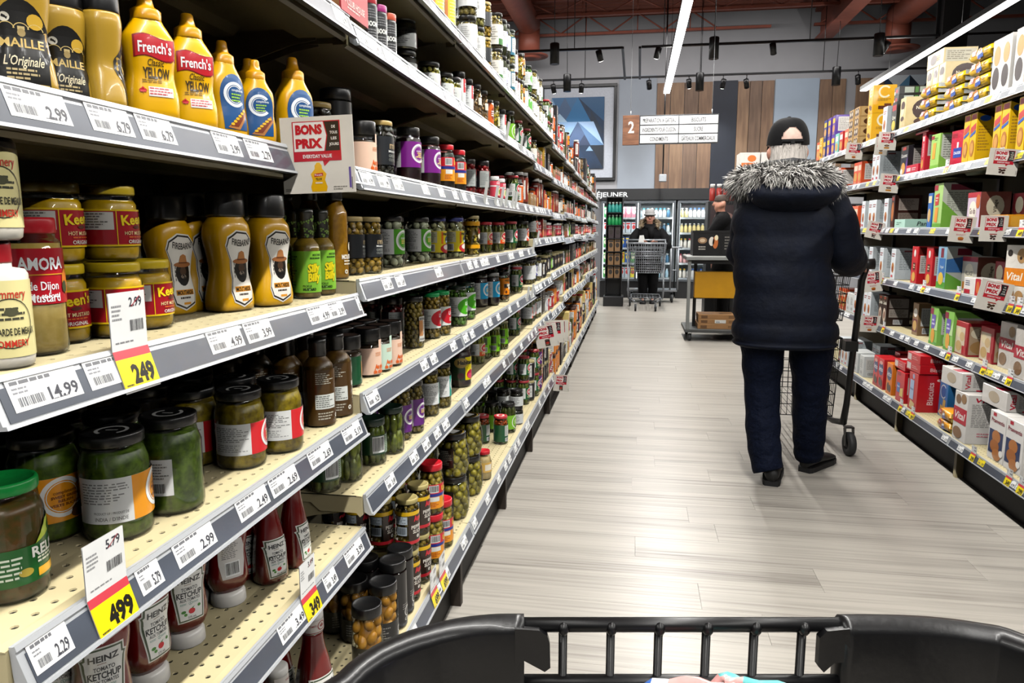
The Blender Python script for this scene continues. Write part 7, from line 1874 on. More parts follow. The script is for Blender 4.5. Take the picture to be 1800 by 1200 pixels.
for i, z in enumerate((.45, .66, .88, 1.09, 1.30, 1.50)):
    m = MB(); m.box(.012, .0, z-.012, .258, .26, z, steel); ob('shelf', m, tw)
    for q in range(4 if i > 3 else 2):
        if i > 3:
            o = ob('green_bottle' if i == 4 else 'teal_bottle', small_goods('bottle', '#1c8a4a' if i == 4 else '#2a8a80', '#d8e4dc'), None, (-.47+.05+q*.058, 12.2, z+.0005))
            tag(o, ('green bottle, %s in the row on the black tower' if i == 4 else 'teal bottle, %s in the top row of the black tower') % ['first', 'second', 'third', 'fourth'][q], 'bottle', 'bottles on the black tower')
        else:
            o = ob('gift_box', small_goods('box', '#8a6a4a' if i < 3 else '#3a3034', '#2a2420'), None, (-.47+.085+q*.105, 12.2, z+.0005))
            tag(o, 'small %s carton on the black tower, %s shelf, %s one' % ('kraft' if i < 3 else 'dark', ['lowest', 'second', 'third', 'fourth'][i], ['first', 'second'][q]), 'carton', 'cartons on the black tower')
# stand of red bottles behind the worker and the tall stand behind the man
st = emp('display_stand', (.93, 10.1, 0)); tag(st, 'dark display stand carrying red bottles behind the worker', 'display stand')
m = MB(); m.cbox(0, 0, 0, .62, .4, 1.60, .006, steel); ob('body', m, st)
P = Print(); P.rect(.03, 1.25, .5, 1.55, '#3a2a2c', 1); P.ell(.2, 1.4, .12, .06, '#8a6a62', 2); P.lines(.1, 1.27, .4, 1.33, 2, '#b9a8a0', 2)
ob('printed_front', P.onto(MB(), lambda x, z, e: (x, -e*4, z)), st)
for q in range(7):
    m = MB(); m.lathe([(.034, 0), (.038, .01), (.038, .15), (.03, .165), (.03, .17)], GLOSS, '#a8342c', n=14); m.lathe([(.031, .17), (.031, .215), (.027, .22), (0, .22)], GLOSS, '#e4e0dc', n=14)
    tag(ob('red_bottle', m, None, (.985+q*.085, 10.18, 1.6005)), 'red bottle with white cap above the worker, %s from the left end' % ['first', 'second', 'third', 'fourth', 'fifth', 'sixth', 'seventh'][q], 'bottle', 'red bottles on the dark stand')
s2 = emp('display_stand', (1.22, 9.45, 0)); tag(s2, 'tall dark stand behind the man with white and orange cartons on top', 'display stand')
m = MB(); m.cbox(0, 0, 0, .75, .4, 1.93, .006, steel); ob('body', m, s2)
for q in range(3):
    m = MB(); m.cbox(0, 0, 0, .235, .3, .22, .003, GLOSS, '#e2ddd6'); P = Print(); P.rect(.02, .03, .2, .1, '#e0772c', 1); P.ell(.14, .15, .05, .04, '#e0772c', 1); P.onto(m, lambda x, z, e: (x, -e*3, z))
    tag(ob('carton', m, None, (1.225+q*.245, 9.5, 1.931)), 'white and orange carton seen over the fur hood, %s' % ['leftmost', 'middle', 'rightmost'][q], 'box', 'cartons on the tall stand')

# ------------------------------------------------------------------ wheels, wire work, trolleys
RUB = mat('wheel_rubber', '#2b2c2e', .6, noise=(40, .2))
GREYT = mat('grey_tube', '#8d9095', .35, metal=.55, noise=(20, .1))
def caster(name, parent, x, y, z0, r, w, m2=None, yaw=0):
    m2 = m2 or BLACKM
    c = emp(name, (x, y, z0), yaw); c.parent = parent
    m = MB()
    ring = [(r*.45, -w*.5), (r*.92, -w*.5), (r, -w*.3), (r, w*.3), (r*.92, w*.5), (r*.45, w*.5)]
    n = 20; rings = []
    for i in range(n+1):
        a = 2*pi*i/n
        rings.append([(p[1], p[0]*cos(a), r+p[0]*sin(a)) for p in ring])
    m.loft(rings, RUB, None, True, False)
    hub = [[(sx, r*.46*cos(2*pi*i/14), r+r*.46*sin(2*pi*i/14)) for i in range(14)] for sx in (-w*.42, w*.42)]
    m.loft(hub, BLACKP)
    ob('wheel', m, c)
    m = MB()
    for s in (-1, 1): m.prism([(-r*.2, r*.8), (r*.2, r*.8), (r*.55, r*2.25), (-r*.55+r*.8, r*2.4), (r*.05, r*2.4)], 'x', s*w*.62-.0015, s*w*.62+.0015, m2)
    m.box(-w*.65, r*.0, r*2.32, w*.65, r*.7, r*2.42, m2); ob('fork', m, c)
    return c
def wires(x0, x1, y0, y1, z0, z1, px, pz, m_, rad=.0022, floor_=True, taper=0):
    m = MB(); T = taper
    def pt(x, y, z):
        f = (z-z0)/(z1-z0)
        cx = (x0+x1)/2
        return (cx+(x-cx)*(1-T*(1-f)), y0+(y-y0)*(1-T*.6*(1-f)) if y > y0 else y0+T*.3*(1-f)*(y1-y0), z)
    nx, ny, nz = max(1, round((x1-x0)/px)), max(1, round((y1-y0)/px)), max(1, round((z1-z0)/pz))
    for i in range(nx+1):
        x = x0+(x1-x0)*i/nx
        for y in (y0, y1): m.tube([pt(x, y, z0), pt(x, y, z1)], rad, m_, n=4, caps=False)
        if floor_: m.tube([pt(x, y0, z0), pt(x, y1, z0)], rad, m_, n=4, caps=False)
    for i in range(ny+1):
        y = y0+(y1-y0)*i/ny
        for x in (x0, x1): m.tube([pt(x, y, z0), pt(x, y, z1)], rad, m_, n=4, caps=False)
    for k in range(nz+1):
        z = z0+(z1-z0)*k/nz; r2 = rad*(2.0 if k == nz else 1.3)
        L_ = [pt(x0, y0, z), pt(x1, y0, z), pt(x1, y1, z), pt(x0, y1, z), pt(x0, y0, z)]
        for a, b in zip(L_, L_[1:]): m.tube([a, b], r2, m_, n=5, caps=True)
    return m
# man's two tier cart
mc = emp('shopping_cart', (.94, 4.6, 0)); tag(mc, 'black two tier wire cart pushed by the man in the parka', 'cart')
for s in (-1, 1):
    m = MB(); m.tube([(s*.25, -.50, 1.06), (s*.242, -.46, .98), (s*.225, -.40, .30), (s*.22, -.38, .19), (s*.20, -.25, .165), (s*.14, .42, .15)], .0165, BLACKM, n=10); ob('side_frame', m, mc)
    m = MB(); m.box(s*.20-.02, -.47, .60, s*.20+.045 if s > 0 else s*.20+.02, -.36, .655, BLACKP); ob('joint_bracket', m, mc)
m = MB(); m.tube([(-.27, -.50, 1.065), (.27, -.50, 1.065)], .017, BLACKP, n=12)
m.tube([(.22, -.50, 1.065), (.285, -.505, 1.068)], [.026, .028], BLACKP, n=12); m.tube([(-.285, -.505, 1.068), (-.22, -.50, 1.065)], [.028, .026], BLACKP, n=12); ob('handle', m, mc)
ob('upper_basket', wires(-.19, .19, -.44, .02, .76, 1.0, .035, .05, BLACKM, .002, taper=.12), mc, kind='stuff')
ob('lower_basket', wires(-.19, .18, -.40, .44, .22, .66, .035, .06, BLACKM, .002, taper=.10), mc, kind='stuff')
caster('rear_caster', mc, .262, -.37, 0, .066, .036, yaw=.1); caster('rear_caster', mc, -.25, -.37, 0, .066, .036, yaw=.1)
caster('front_caster', mc, .14, .44, 0, .06, .034); caster('front_caster', mc, -.12, .44, 0, .06, .034)
gb = MB(); gb.cbox(-.05, -.03, 0, .05, .03, .16, .012, FOIL, '#d6d0dc'); P = Print(); P.rect(-.045, .03, .045, .09, '#5c4a8c', 1); P.ell(0, .12, .03, .02, '#8a7ab0', 1); P.onto(gb, lambda x, z, e: (x, -.03-e*2, z))
tag(ob('snack_bag', gb, None, (1.035, 4.28, .765)), 'white and purple bag lying in the black cart upper basket', 'bag')
# woman's grey cart
wc = emp('shopping_cart', (.18, 11.75, 0)); tag(wc, 'grey wire supermarket cart pushed by the woman in black', 'cart')
ob('basket', wires(-.29, .29, -.36, .42, .58, 1.02, .034, .07, GREYT, .0035, taper=.18), wc, kind='stuff')
for s in (-1, 1):
    m = MB(); m.tube([(s*.30, .50, 1.06), (s*.30, .42, 1.0), (s*.285, .30, .62), (s*.27, .05, .50), (s*.27, -.10, .30), (s*.26, .0, .16), (s*.25, .35, .13), (s*.24, .45, .12)], .012, GREYT, n=8); ob('side_frame', m, wc)
    m = MB(); m.tube([(s*.26, .0, .17), (s*.17, -.34, .15)], .012, GREYT, n=8); ob('base_rail', m, wc)
m = MB(); m.tube([(-.31, .5, 1.06), (.31, .5, 1.06)], .016, GREYT, n=8); ob('handle', m, wc)
ob('lower_rack', wires(-.22, .22, -.30, .35, .17, .20, .05, .03, GREYT, .003), wc, kind='stuff')
ob('child_seat', wires(-.27, .27, .20, .41, .82, 1.02, .05, .06, GREYT, .003, floor_=True), wc, kind='stuff')
for x, y in ((-.15, -.36), (.15, -.36), (-.24, .42), (.24, .42)): caster('caster', wc, x, y, 0, .055, .03, GREYT)
# second grey trolley behind her
tr2 = emp('stock_trolley', (.30, 12.95, 0)); tag(tr2, 'grey tube stock trolley standing behind the woman', 'trolley')
m = MB(); m.box(-.42, -.18, .19, .42, .18, .22, GREYT); ob('platform', m, tr2)
m = MB()
for x in (.30, .42): m.tube([(x, -.17, .22), (x, -.17, .93)], .016, GREYT, n=8)
m.tube([(.2, -.17, .93), (.48, -.17, .93)], .016, GREYT, n=8); m.tube([(.30, -.17, .55), (.42, -.17, .55)], .01, GREYT, n=8); ob('end_frame', m, tr2)
for x, y in ((-.34, -.13), (.34, -.13), (-.34, .13), (.34, .13)): caster('caster', tr2, x, y, 0, .075, .035, GREYT)
# stock trolley with yellow panel
ft = emp('stock_trolley', (.60, 8.42, 0)); tag(ft, 'stock trolley with yellow panel, grey posts and cardboard below', 'trolley')
greyp = mat('trolley_grey', '#8a8b88', .5, noise=(10, .1))
m = MB(); m.cbox(-.03, -.03, .10, .66, .62, .135, .004, mat('trolley_deck', '#4a4b4a', .5, noise=(10, .2))); ob('platform', m, ft)
m = MB(); m.cbox(-.04, -.04, .90, .66, .62, .945, .006, greyp); ob('top_shelf', m, ft)
m = MB(); m.box(.02, .0, .862, .62, .6, .8995, BLACKP); ob('shelf_underframe', m, ft)
pm_ = MB(); pm_.cbox(-.018, -.018, .136, .018, .018, .8995, .003, greyp); pme_ = pm_.mesh('post')
pb_ = MB(); pb_.cbox(-.018, -.018, .136, .018, .018, .861, .003, BLACKM); pbe_ = pb_.mesh('post')
ob('post', pme_, ft, (0, 0, 0)); ob('post', pme_, ft, (.63, 0, 0)); ob('post', pbe_, ft, (.09, .30, 0)); ob('post', pbe_, ft, (.57, .30, 0))
m = MB(); m.cbox(.07, .09, .475, .55, .26, .77, .005, mat('yellow_panel', '#d79a0c', .5, noise=(8, .08))); ob('yellow_panel', m, ft, label='yellow panel box')
for x in (.03, .60):
    for y in (.03, .55): caster('caster', ft, x, y, .0, .042, .03)
for i, (x, y, z, w, d, h, a) in enumerate(((.716, 8.46, .1355, .42, .40, .055, .012), (.722, 8.48, .1912, .41, .36, .05, -.012), (.724, 8.50, .2418, .40, .30, .05, .015))):
    m = MB(); m.cbox(0, 0, 0, w, d, h, .002, mat('carton_brown', '#a97c4e', .7, noise=(10, .12)))
    P = Print()
    if i == 1: P.rect(.18, .008, .30, .045, '#e2dfd8', 1); P.bars(.19, .012, .24, .03)
    P.rect(.03, .01, .1, .04, '#6a4a2c', 1); P.lines(.33, .01, .42, .04, 2, '#5a3e24', 1)
    P.onto(m, lambda x_, z_, e: (x_, -e*3, z_))
    P = Print(); P.rect(.05, .06, .16, .10, '#6a4a2c', 1); P.lines(.24, .05, .4, .2, 3, '#7a5a38', 1)
    P.onto(m, lambda x_, z_, e: (x_, z_, h+e*3))
    tag(ob('flat_carton', m, None, (x, y, z), a), 'brown flattened carton on the stock trolley, %s of the pile' % ['lowest', 'middle', 'topmost'][i], 'carton', 'flattened cartons on the stock trolley')
cr = emp('produce_crate', (.64, 8.55, .9455)); tag(cr, 'black open crate with food pictures on the trolley top', 'crate')
m = MB(); m.box(0, 0, 0, .46, .4, .01, BLACKP)
for b_ in ((0, 0, .46, .012), (0, .388, .46, .4), (0, .012, .012, .388), (.448, .012, .46, .388)): m.box(b_[0], b_[1], .01, b_[2], b_[3], .275, BLACKP)
m.box(-.008, -.008, .255, .468, .0, .28, BLACKP); ob('shell', m, cr)
P = Print(); P.ell(.1, .17, .05, .035, '#8a6a4a', 1); P.ell(.1, .17, .03, .02, '#c8b090', 2); P.ell(.24, .15, .03, .07, '#b8642a', 1); P.ell(.2, .16, .03, .05, '#d8d0c4', 1); P.ell(.25, .2, .02, .03, '#e8d8b0', 2); P.lines(.06, .06, .16, .11, 2, '#b9b4aa', 1); P.lines(.34, .06, .44, .22, 5, '#6a6660', 1)
ob('picture_print', P.onto(MB(), lambda x, z, e: (x, -e*4, z)), cr)
m = MB()
for x in (.285, .30, .315): m.box(x, -.006, .03, x+.006, -.001, .25, BLACKP)
ob('rib', m, cr, kind='stuff')
# ------------------------------------------------------------------ people
SKIN = mat('skin', '#c98f78', .5, noise=(40, .12), sss=.12)
HAIRW = mat('hair_white', '#e4dbd3', .6, noise=(160, .25), stretch=(1, 1, .15), bump=(120, .6, .004))
def skin_figure(name, V, E_, parent, m, sub=2):
    """one continuous body grown along a skeleton"""
    me = bpy.data.meshes.new(name)
    names = list(V); idx = {n: i for i, n in enumerate(names)}
    me.from_pydata([V[n][0] for n in names], [(idx[a], idx[b]) for a, b in E_], [])
    o = bpy.data.objects.new(name, me); COL.objects.link(o)
    sk = o.modifiers.new('skin', 'SKIN')
    lay = me.skin_vertices[0].data if me.skin_vertices else None
    if lay is None:
        bm = bmesh.new(); bm.from_mesh(me); bm.verts.layers.skin.verify(); bm.to_mesh(me); bm.free()
        lay = me.skin_vertices[0].data
    for n, i in idx.items():
        r = V[n][1]; r = r if isinstance(r, tuple) else (r, r)
        lay[i].radius = r; lay[i].use_root = (n == 'pelvis')
    ss = o.modifiers.new('sub', 'SUBSURF'); ss.levels = sub; ss.render_levels = sub
    dg_ = bpy.context.evaluated_depsgraph_get()
    me2 = bpy.data.meshes.new_from_object(o.evaluated_get(dg_))
    me2.name = name
    bpy.data.objects.remove(o); bpy.data.meshes.remove(me)
    me2.materials.clear(); me2.materials.append(m)
    for p in me2.polygons: p.use_smooth = True
    return ob(name, me2, parent)
def figure_skeleton(H_, sh, el, wr, hipw, knees, ankles, lean=(0, 0), head=(0, 0), face=(0, 1), grip=None):
    """joint table; sh/el/wr give (left, right) joints, face is the way the person looks"""
    k = H_/1.75
    lx, ly = lean; hx, hy = head
    fx, fy = face
    px, py = fy, -fx
    V = {'pelvis': ((0, 0, .93*k), (.125*k, .10*k)), 'waist': ((lx*.4, ly*.4, 1.10*k), (.115*k, .09*k)), 'chest': ((lx*.8, ly*.8, 1.30*k), (.13*k, .095*k)),
         'upper': ((lx, ly, 1.42*k), (.09*k, .075*k)), 'neck': ((lx+hx*.4, ly+hy*.4, 1.51*k), .052*k), 'jaw': ((lx+hx*.9+fx*.02, ly+hy*.9+fy*.02, 1.58*k), (.066*k, .072*k)),
         'skull': ((lx+hx, ly+hy, 1.655*k), (.078*k, .092*k)), 'crown': ((lx+hx-fx*.01, ly+hy-fy*.01, 1.715*k), (.055*k, .065*k)),
         'nose': ((lx+hx+fx*.108*k, ly+hy+fy*.108*k, 1.62*k), .012*k)}
    E_ = [('pelvis', 'waist'), ('waist', 'chest'), ('chest', 'upper'), ('upper', 'neck'), ('neck', 'jaw'), ('jaw', 'skull'), ('skull', 'crown'), ('skull', 'nose')]
    for s, n in ((-1, 'l'), (1, 'r')):
        i = 0 if s < 0 else 1
        V[n+'ear'] = ((lx+hx+px*s*.099*k-fx*.02, ly+hy+py*s*.099*k-fy*.02, 1.625*k), (.015*k, .026*k)); E_.append(('skull', n+'ear'))
        V[n+'sh'] = (sh[i], .058*k); V[n+'el'] = (el[i], .042*k); V[n+'wr'] = (wr[i], .028*k)
        E_ += [('upper', n+'sh'), (n+'sh', n+'el'), (n+'el', n+'wr')]
        d = (Vector(wr[i])-Vector(el[i])).normalized()
        lat = d.cross(Vector((0, 0, 1))).normalized()
        pal = Vector(wr[i])+d*.075*k
        V[n+'palm'] = (tuple(Vector(wr[i])+d*.045*k), (.034*k, .018*k)); V[n+'kn'] = (tuple(pal), (.036*k, .014*k)); E_ += [(n+'wr', n+'palm'), (n+'palm', n+'kn')]
        dn = Vector((0, 0, -1))
        for q, ln in enumerate((.026, .030, .028, .021)):
            o = lat*((q-1.5)*.021*k)
            a = pal+o+d*.022*k; b = a+(d*.55+dn*.6).normalized()*ln*k*1.1; c = b+(d*-.15+dn).normalized()*ln*k
            for j, pt in enumerate((a, b, c)): V['%sf%d%d' % (n, q, j)] = (tuple(pt), (.0092-.0012*j)*k)
            E_ += [(n+'kn', '%sf%d0' % (n, q)), ('%sf%d0' % (n, q), '%sf%d1' % (n, q)), ('%sf%d1' % (n, q), '%sf%d2' % (n, q))]
        th = lat*(-s*.038*k)
        for j, pt in enumerate((Vector(wr[i])+d*.05*k+th, Vector(wr[i])+d*.078*k+th*1.25+dn*.012*k, Vector(wr[i])+d*.098*k+th*1.0+dn*.03*k)): V['%st%d' % (n, j)] = (tuple(pt), (.0105-.001*j)*k)
        E_ += [(n+'palm', n+'t0'), (n+'t0', n+'t1'), (n+'t1', n+'t2')]
        V[n+'hip'] = ((s*hipw, 0, .88*k), .09*k); V[n+'knee'] = (knees[i], .058*k); V[n+'ank'] = (ankles[i], .04*k); V[n+'toe'] = ((ankles[i][0]+fx*.15*k, ankles[i][1]+fy*.15*k, .035), .034*k)
        E_ += [('pelvis', n+'hip'), (n+'hip', n+'knee'), (n+'knee', n+'ank'), (n+'ank', n+'toe')]
    return V, E_
def ering(z, cx, cy, rx, ry, n=40, e=2.3, tilt=0):
    return [(cx+rx*copysign(abs(cos(2*pi*i/n))**(2/e), cos(2*pi*i/n)), cy+ry*copysign(abs(sin(2*pi*i/n))**(2/e), sin(2*pi*i/n)), z+tilt*sin(2*pi*i/n)) for i in range(n)]
def coat(K, seams, m, n=48, puff=.035, steps=60):
    S = smooth_keys([(k[0], k[1], k[2], k[3], k[4]) for k in K], steps)
    rings = []
    for (z, cx, cy, rx, ry) in S:
        f = 1.0
        for a, b in zip(seams, seams[1:]):
            if a <= z <= b:
                t = (z-a)/(b-a); f = 1-puff*.6+puff*1.6*(max(0, sin(pi*t))**.55)
        rings.append(ering(z, cx, cy, rx*f, ry*f, n))
    mb = MB(); mb.loft(rings, m); return mb
def limb(P_, rad, m, n=18, steps=30, seams=0, puff=.05, wr=0, seed=1):
    K = [tuple(p)+(r,) for p, r in zip(P_, rad)]
    S = smooth_keys(K, steps)
    rr = random.Random(seed); ph = rr.uniform(0, 6)
    R_ = []
    for i, s in enumerate(S):
        t = i/(len(S)-1); f = 1
        if seams: f = 1-puff*.6+puff*1.6*abs(sin(pi*t*seams))**.55
        if wr: f += wr*sin(t*46+ph)*(.4+.6*abs(sin(t*9+ph)))
        R_.append(s[3]*f)
    mb = MB(); mb.tube([s[:3] for s in S], R_, m, n=n); return mb
def fur(path, rad, length, cols, n, parent, name, seed=3, droop=.5, width=.004):
    rr = random.Random(seed); mb = MB()
    P_ = [Vector(p) for p in path]
    vs, fs, cc = [], [], []
    ms = [mat('fur_%s' % c.strip('#'), c, .7, noise=(30, .2)) for c in cols]
    for i in range(n):
        t = rr.random()*(len(P_)-1.001); k = int(t); f = t-k
        c = P_[k].lerp(P_[k+1], f); tg = (P_[k+1]-P_[k]).normalized()
        u = tg.orthogonal().normalized(); v = tg.cross(u)
        a = rr.uniform(0, 2*pi); d = u*cos(a)+v*sin(a)
        r_ = rad if not callable(rad) else rad(t/(len(P_)-1))
        b = c+d*r_*rr.uniform(.7, 1.0)
        g = (d+tg*rr.uniform(-.8, .8)+Vector((0, 0, -droop))+Vector((rr.uniform(-.4, .4), rr.uniform(-.4, .4), rr.uniform(-.4, .4)))).normalized()
        L = length*rr.uniform(.5, 1.25)
        s = g.cross(d+Vector((.01, .02, .03))).normalized()*width*rr.uniform(.6, 1.3)
        mid = b+g*L*.55+Vector((0, 0, -.12*L))
        tip = b+g*L+Vector((0, 0, -.35*L))
        mb.add([tuple(b-s), tuple(b+s), tuple(mid+s*.7), tuple(mid-s*.7), tuple(tip)], [(0, 1, 2, 3), (3, 2, 4)], rr.choice(ms), None, True)
    for q in range(len(P_)-1): pass
    core = MB(); core.tube([tuple(p) for p in P_], [(rad if not callable(rad) else rad(i/(len(P_)-1)))*.8 for i in range(len(P_))], ms[0], n=10)
    o = len(mb.v)
    mb.v += core.v; mb.f += [tuple(i+o for i in f) for f in core.f]; mb.m += [mb.mi(ms[0])]*len(core.f); mb.c += core.c; mb.sm += core.sm
    return ob(name, mb, parent, kind='stuff')
def shoe(parent, x, y, rz, m, sole, L=.28, name='shoe', lift=0):
    e = emp(name, (x, y, lift), rz); e.parent = parent
    rings = []
    for t, w, h in ((0, .026, .075), (.06, .036, .095), (.2, .040, .105), (.38, .041, .095), (.55, .046, .072), (.75, .050, .058), (.9, .042, .048), (1, .018, .036)):
        yy = -L*.28+t*L
        rings.append([(w*cos(2*pi*i/16), yy, .022+max(0, (h-.022))*(.5+.5*sin(2*pi*i/16))) for i in range(16)])
    mb = MB(); mb.loft(rings, m); ob('upper', mb, e)
    out = [(w*.98+.003, -L*.28+t*L) for t, w in ((0, .028), (.06, .038), (.2, .041), (.38, .042), (.55, .047), (.75, .051), (.9, .043), (1, .02))]
    poly = out+[(-a, b) for a, b in out[::-1]]
    mb = MB(); mb.prism(poly, 'z', 0, .026, sole); ob('sole', mb, e)
    return e
NAVY = mat('parka_navy', '#0d1322', .7, noise=(14, .35), bump=(26, .5, .012), spec=.18)
DENIM = mat('denim_navy', '#0a1226', .8, noise=(120, .3), bump=(24, .9, .02), spec=.15)
CAPM = mat('cap_black', '#09090b', .8, spec=.15, noise=(80, .3), bump=(200, .2, .001))
SHOEM = mat('shoe_black', '#0e0e10', .5, noise=(60, .3), bump=(120, .25, .002))
SOLEM = mat('sole_black', '#131315', .7, noise=(60, .3))
# ---- the man in the parka
man = emp('person', (.74, 3.78, 0)); tag(man, 'man in black cap and fur-trimmed navy parka, seen from behind, pushing a cart', 'person')
V, E_ = figure_skeleton(1.72, ((-.17, .03, 1.40), (.16, .03, 1.40)), ((-.17, .10, 1.13), (.26, .08, 1.15)), ((-.06, .28, 1.08), (.36, .24, 1.09)), .10,
                        ((-.085, .01, .47), (.13, .06, .47)), ((-.06, -.11, .09), (.185, .12, .09)), lean=(-.03, .04), head=(.01, .05), face=(.05, 1))
skin_figure('body', V, E_, man, SKIN)
PK = [(.675, .0, .02, .232, .170), (.70, .0, .02, .240, .178), (.80, -.002, .02, .240, .178), (.95, -.01, .02, .230, .17), (1.07, -.03, .02, .222, .165), (1.20, -.035, .025, .228, .165), (1.32, -.035, .03, .226, .16), (1.41, -.035, .035, .195, .14), (1.47, -.03, .04, .14, .115), (1.52, -.025, .045, .10, .098), (1.555, -.02, .05, .088, .09)]
ck = coat(PK, (.675, .70, .80, .94, 1.08, 1.215, 1.35, 1.56), NAVY, puff=.045)
parka = ob('parka', ck, man)
ob('sleeve', limb([(-.15, .03, 1.415), (-.185, .05, 1.29), (-.203, .09, 1.13), (-.14, .21, 1.085), (-.06, .31, 1.07)], [.075, .082, .078, .066, .052], NAVY, seams=5, puff=.06), parka)
ob('sleeve', limb([(.14, .03, 1.42), (.215, .04, 1.29), (.265, .08, 1.145), (.33, .18, 1.085), (.385, .285, 1.07)], [.078, .088, .090, .078, .056], NAVY, seams=5, puff=.06), parka)
for sx in (-.10, .395):
    pass
# hood lying on the back
mb = MB(); rings = []
for t in range(13):
    a = t/12
    z = 1.455-.135*a
    w = .215*(1-a**2.6)**.5 if a < 1 else .0
    w = max(w, .012)
    dep = .085*sin(pi*min(1, .18+a*.8))
    rings.append([(-.025+w*cos(2*pi*i/28), -.095-dep*.5+(dep+.02)*sin(2*pi*i/28), z) for i in range(28)])
mb.loft(rings, NAVY); hood = ob('hood', mb, parka)
path = [(-.235, .06, 1.462), (-.245, .0, 1.472), (-.215, -.09, 1.478), (-.15, -.145, 1.482), (-.045, -.165, 1.482), (.055, -.155, 1.482), (.125, -.10, 1.475), (.155, -.03, 1.46), (.16, .05, 1.44)]
fur(path, lambda t: .050+.012*sin(pi*t), .040, ('#3a3735', '#a09c97', '#d2cec8', '#e6e3de', '#6c6864', '#bdb9b3', '#e0dcd6'), 11000, hood, 'fur_trim', droop=.3, width=.0024)
mb = MB(); mb.tube([(-.12, -.02, 1.545), (-.02, -.05, 1.555), (.08, -.02, 1.545), (.11, .06, 1.54), (-.01, .13, 1.53), (-.14, .06, 1.54), (-.12, -.02, 1.545)], .022, mat('collar_black', '#14151a', .6), n=10); ob('collar', mb, parka)
# jeans and shoes
jean = ob('jeans', limb([(-.105, .02, .93), (-.10, .02, .72), (-.093, .01, .47), (-.085, -.05, .22), (-.062, -.10, .065)], [.118, .112, .088, .082, .072], DENIM, n=22, steps=60, wr=.034, seed=4), man)
ob('trouser_leg', limb([(.10, .02, .93), (.13, .03, .72), (.148, .06, .47), (.165, .10, .22), (.178, .13, .075)], [.118, .112, .088, .080, .070], DENIM, n=22, steps=60, wr=.034, seed=9), jean)
shoe(man, -.035, -.06, radians(-12), SHOEM, SOLEM, .31); shoe(man, .205, .17, radians(-38), SHOEM, SOLEM, .31)
# head: white hair, cap
hx, hy, hz = -.018, .092, 1.628
mb = MB(); rings = []
for t in range(12):
    a = t/11
    z = hz-.088+.118*a
    s = (.80+.20*sin(pi*min(1, .2+.75*a)))
    rings.append([(hx+.086*s*cos(2*pi*i/28), hy-.012+.100*s*sin(2*pi*i/28)*(1 if sin(2*pi*i/28) < 0 else .55), z) for i in range(28)])
mb.loft(rings, HAIRW); ob('hair', mb, man)
rr = random.Random(8); mb = MB()
for i in range(900):
    a = rr.uniform(pi*1.02, pi*1.98); z = hz+rr.uniform(-.06, .03)
    p = Vector((hx+.086*cos(a), hy-.012+.100*sin(a), z)); o_ = Vector((cos(a), sin(a), 0)); tn = Vector((-sin(a), cos(a), 0))
    e_ = p+Vector((0, 0, -.035))+o_*.002+tn*rr.uniform(-.012, .012); w_ = tn*.0012
    mb.add([tuple(p-w_+o_*.001), tuple(p+w_+o_*.001), tuple(e_)], [(0, 1, 2)], HAIRW)
ob('hair_strand', mb, man, kind='stuff')
SCALP = mat('scalp', '#cfae9f', .5, noise=(60, .15))
mb = MB(); rings = []
for t in range(11):
    a = t/10; w = cos(a*pi/2)**.62 if a < 1 else .01
    rings.append([(hx+.0945*w*cos(2*pi*i/32), hy+.1085*w*sin(2*pi*i/32), hz+.021+.119*sin(a*pi/2)) for i in range(32)])
mb.loft(rings, SCALP); ob('scalp', mb, man)
cap = emp('cap', (hx, hy, hz+.022)); cap.parent = man
mb = MB(); rings = []
nz, na = 30, 96
vs, fs = [], []
for t in range(nz+1):
    a = t/nz
    z = .128*sin(a*pi/2)**1.0
    w = cos(a*pi/2)**.62 if a < 1 else 0
    for i in range(na):
        p = 2*pi*i/na
        lowf = .012*max(0, -sin(p))*(1-a)
        vs.append((.098*w*cos(p), .112*w*sin(p)+.0, z-lowf))
for t in range(nz):
    for i in range(na):
        j = (i+1) % na
        pm_ = 2*pi*(i+.5)/na
        back = abs(((pm_-1.5*pi+pi) % (2*pi))-pi)
        zz = (t+.5)/nz
        hole = (back/.50)**2+(max(0, zz-.14)/.30)**2 < 1 and zz > .14
        if not hole: fs.append((t*na+i, t*na+j, (t+1)*na+j, (t+1)*na+i))
mb.add(vs, fs, CAPM, None, True); ob('crown', mb, cap)
mb = MB(); mb.ball(0, 0, .129, .010, .010, .006, CAPM, n=10, k=5); ob('button', mb, cap)
mb = MB(); mb.tube([(.056*cos(a), -.1135+.0*a, .004) for a in (2.6, 2.2, 1.57, .94, .54)], .007, CAPM, n=6); mb.box(-.009, -.121, -.006, .009, -.108, .014, BLACKP); ob('strap', mb, cap)
mb = MB(); rings = []
for t in range(9):
    x = -.085+.17*t/8
    y0 = .112*(1-(x/.1)**2)**.5*.85; y1 = y0+.075*(1-(x/.088)**2)**.5+.004
    rings.append([(x, y0, .008), (x, y1, -.008-.4*x*x), (x, y1, -.012-.4*x*x), (x, y0, .004)])
mb.loft(rings, CAPM); ob('peak', mb, cap)
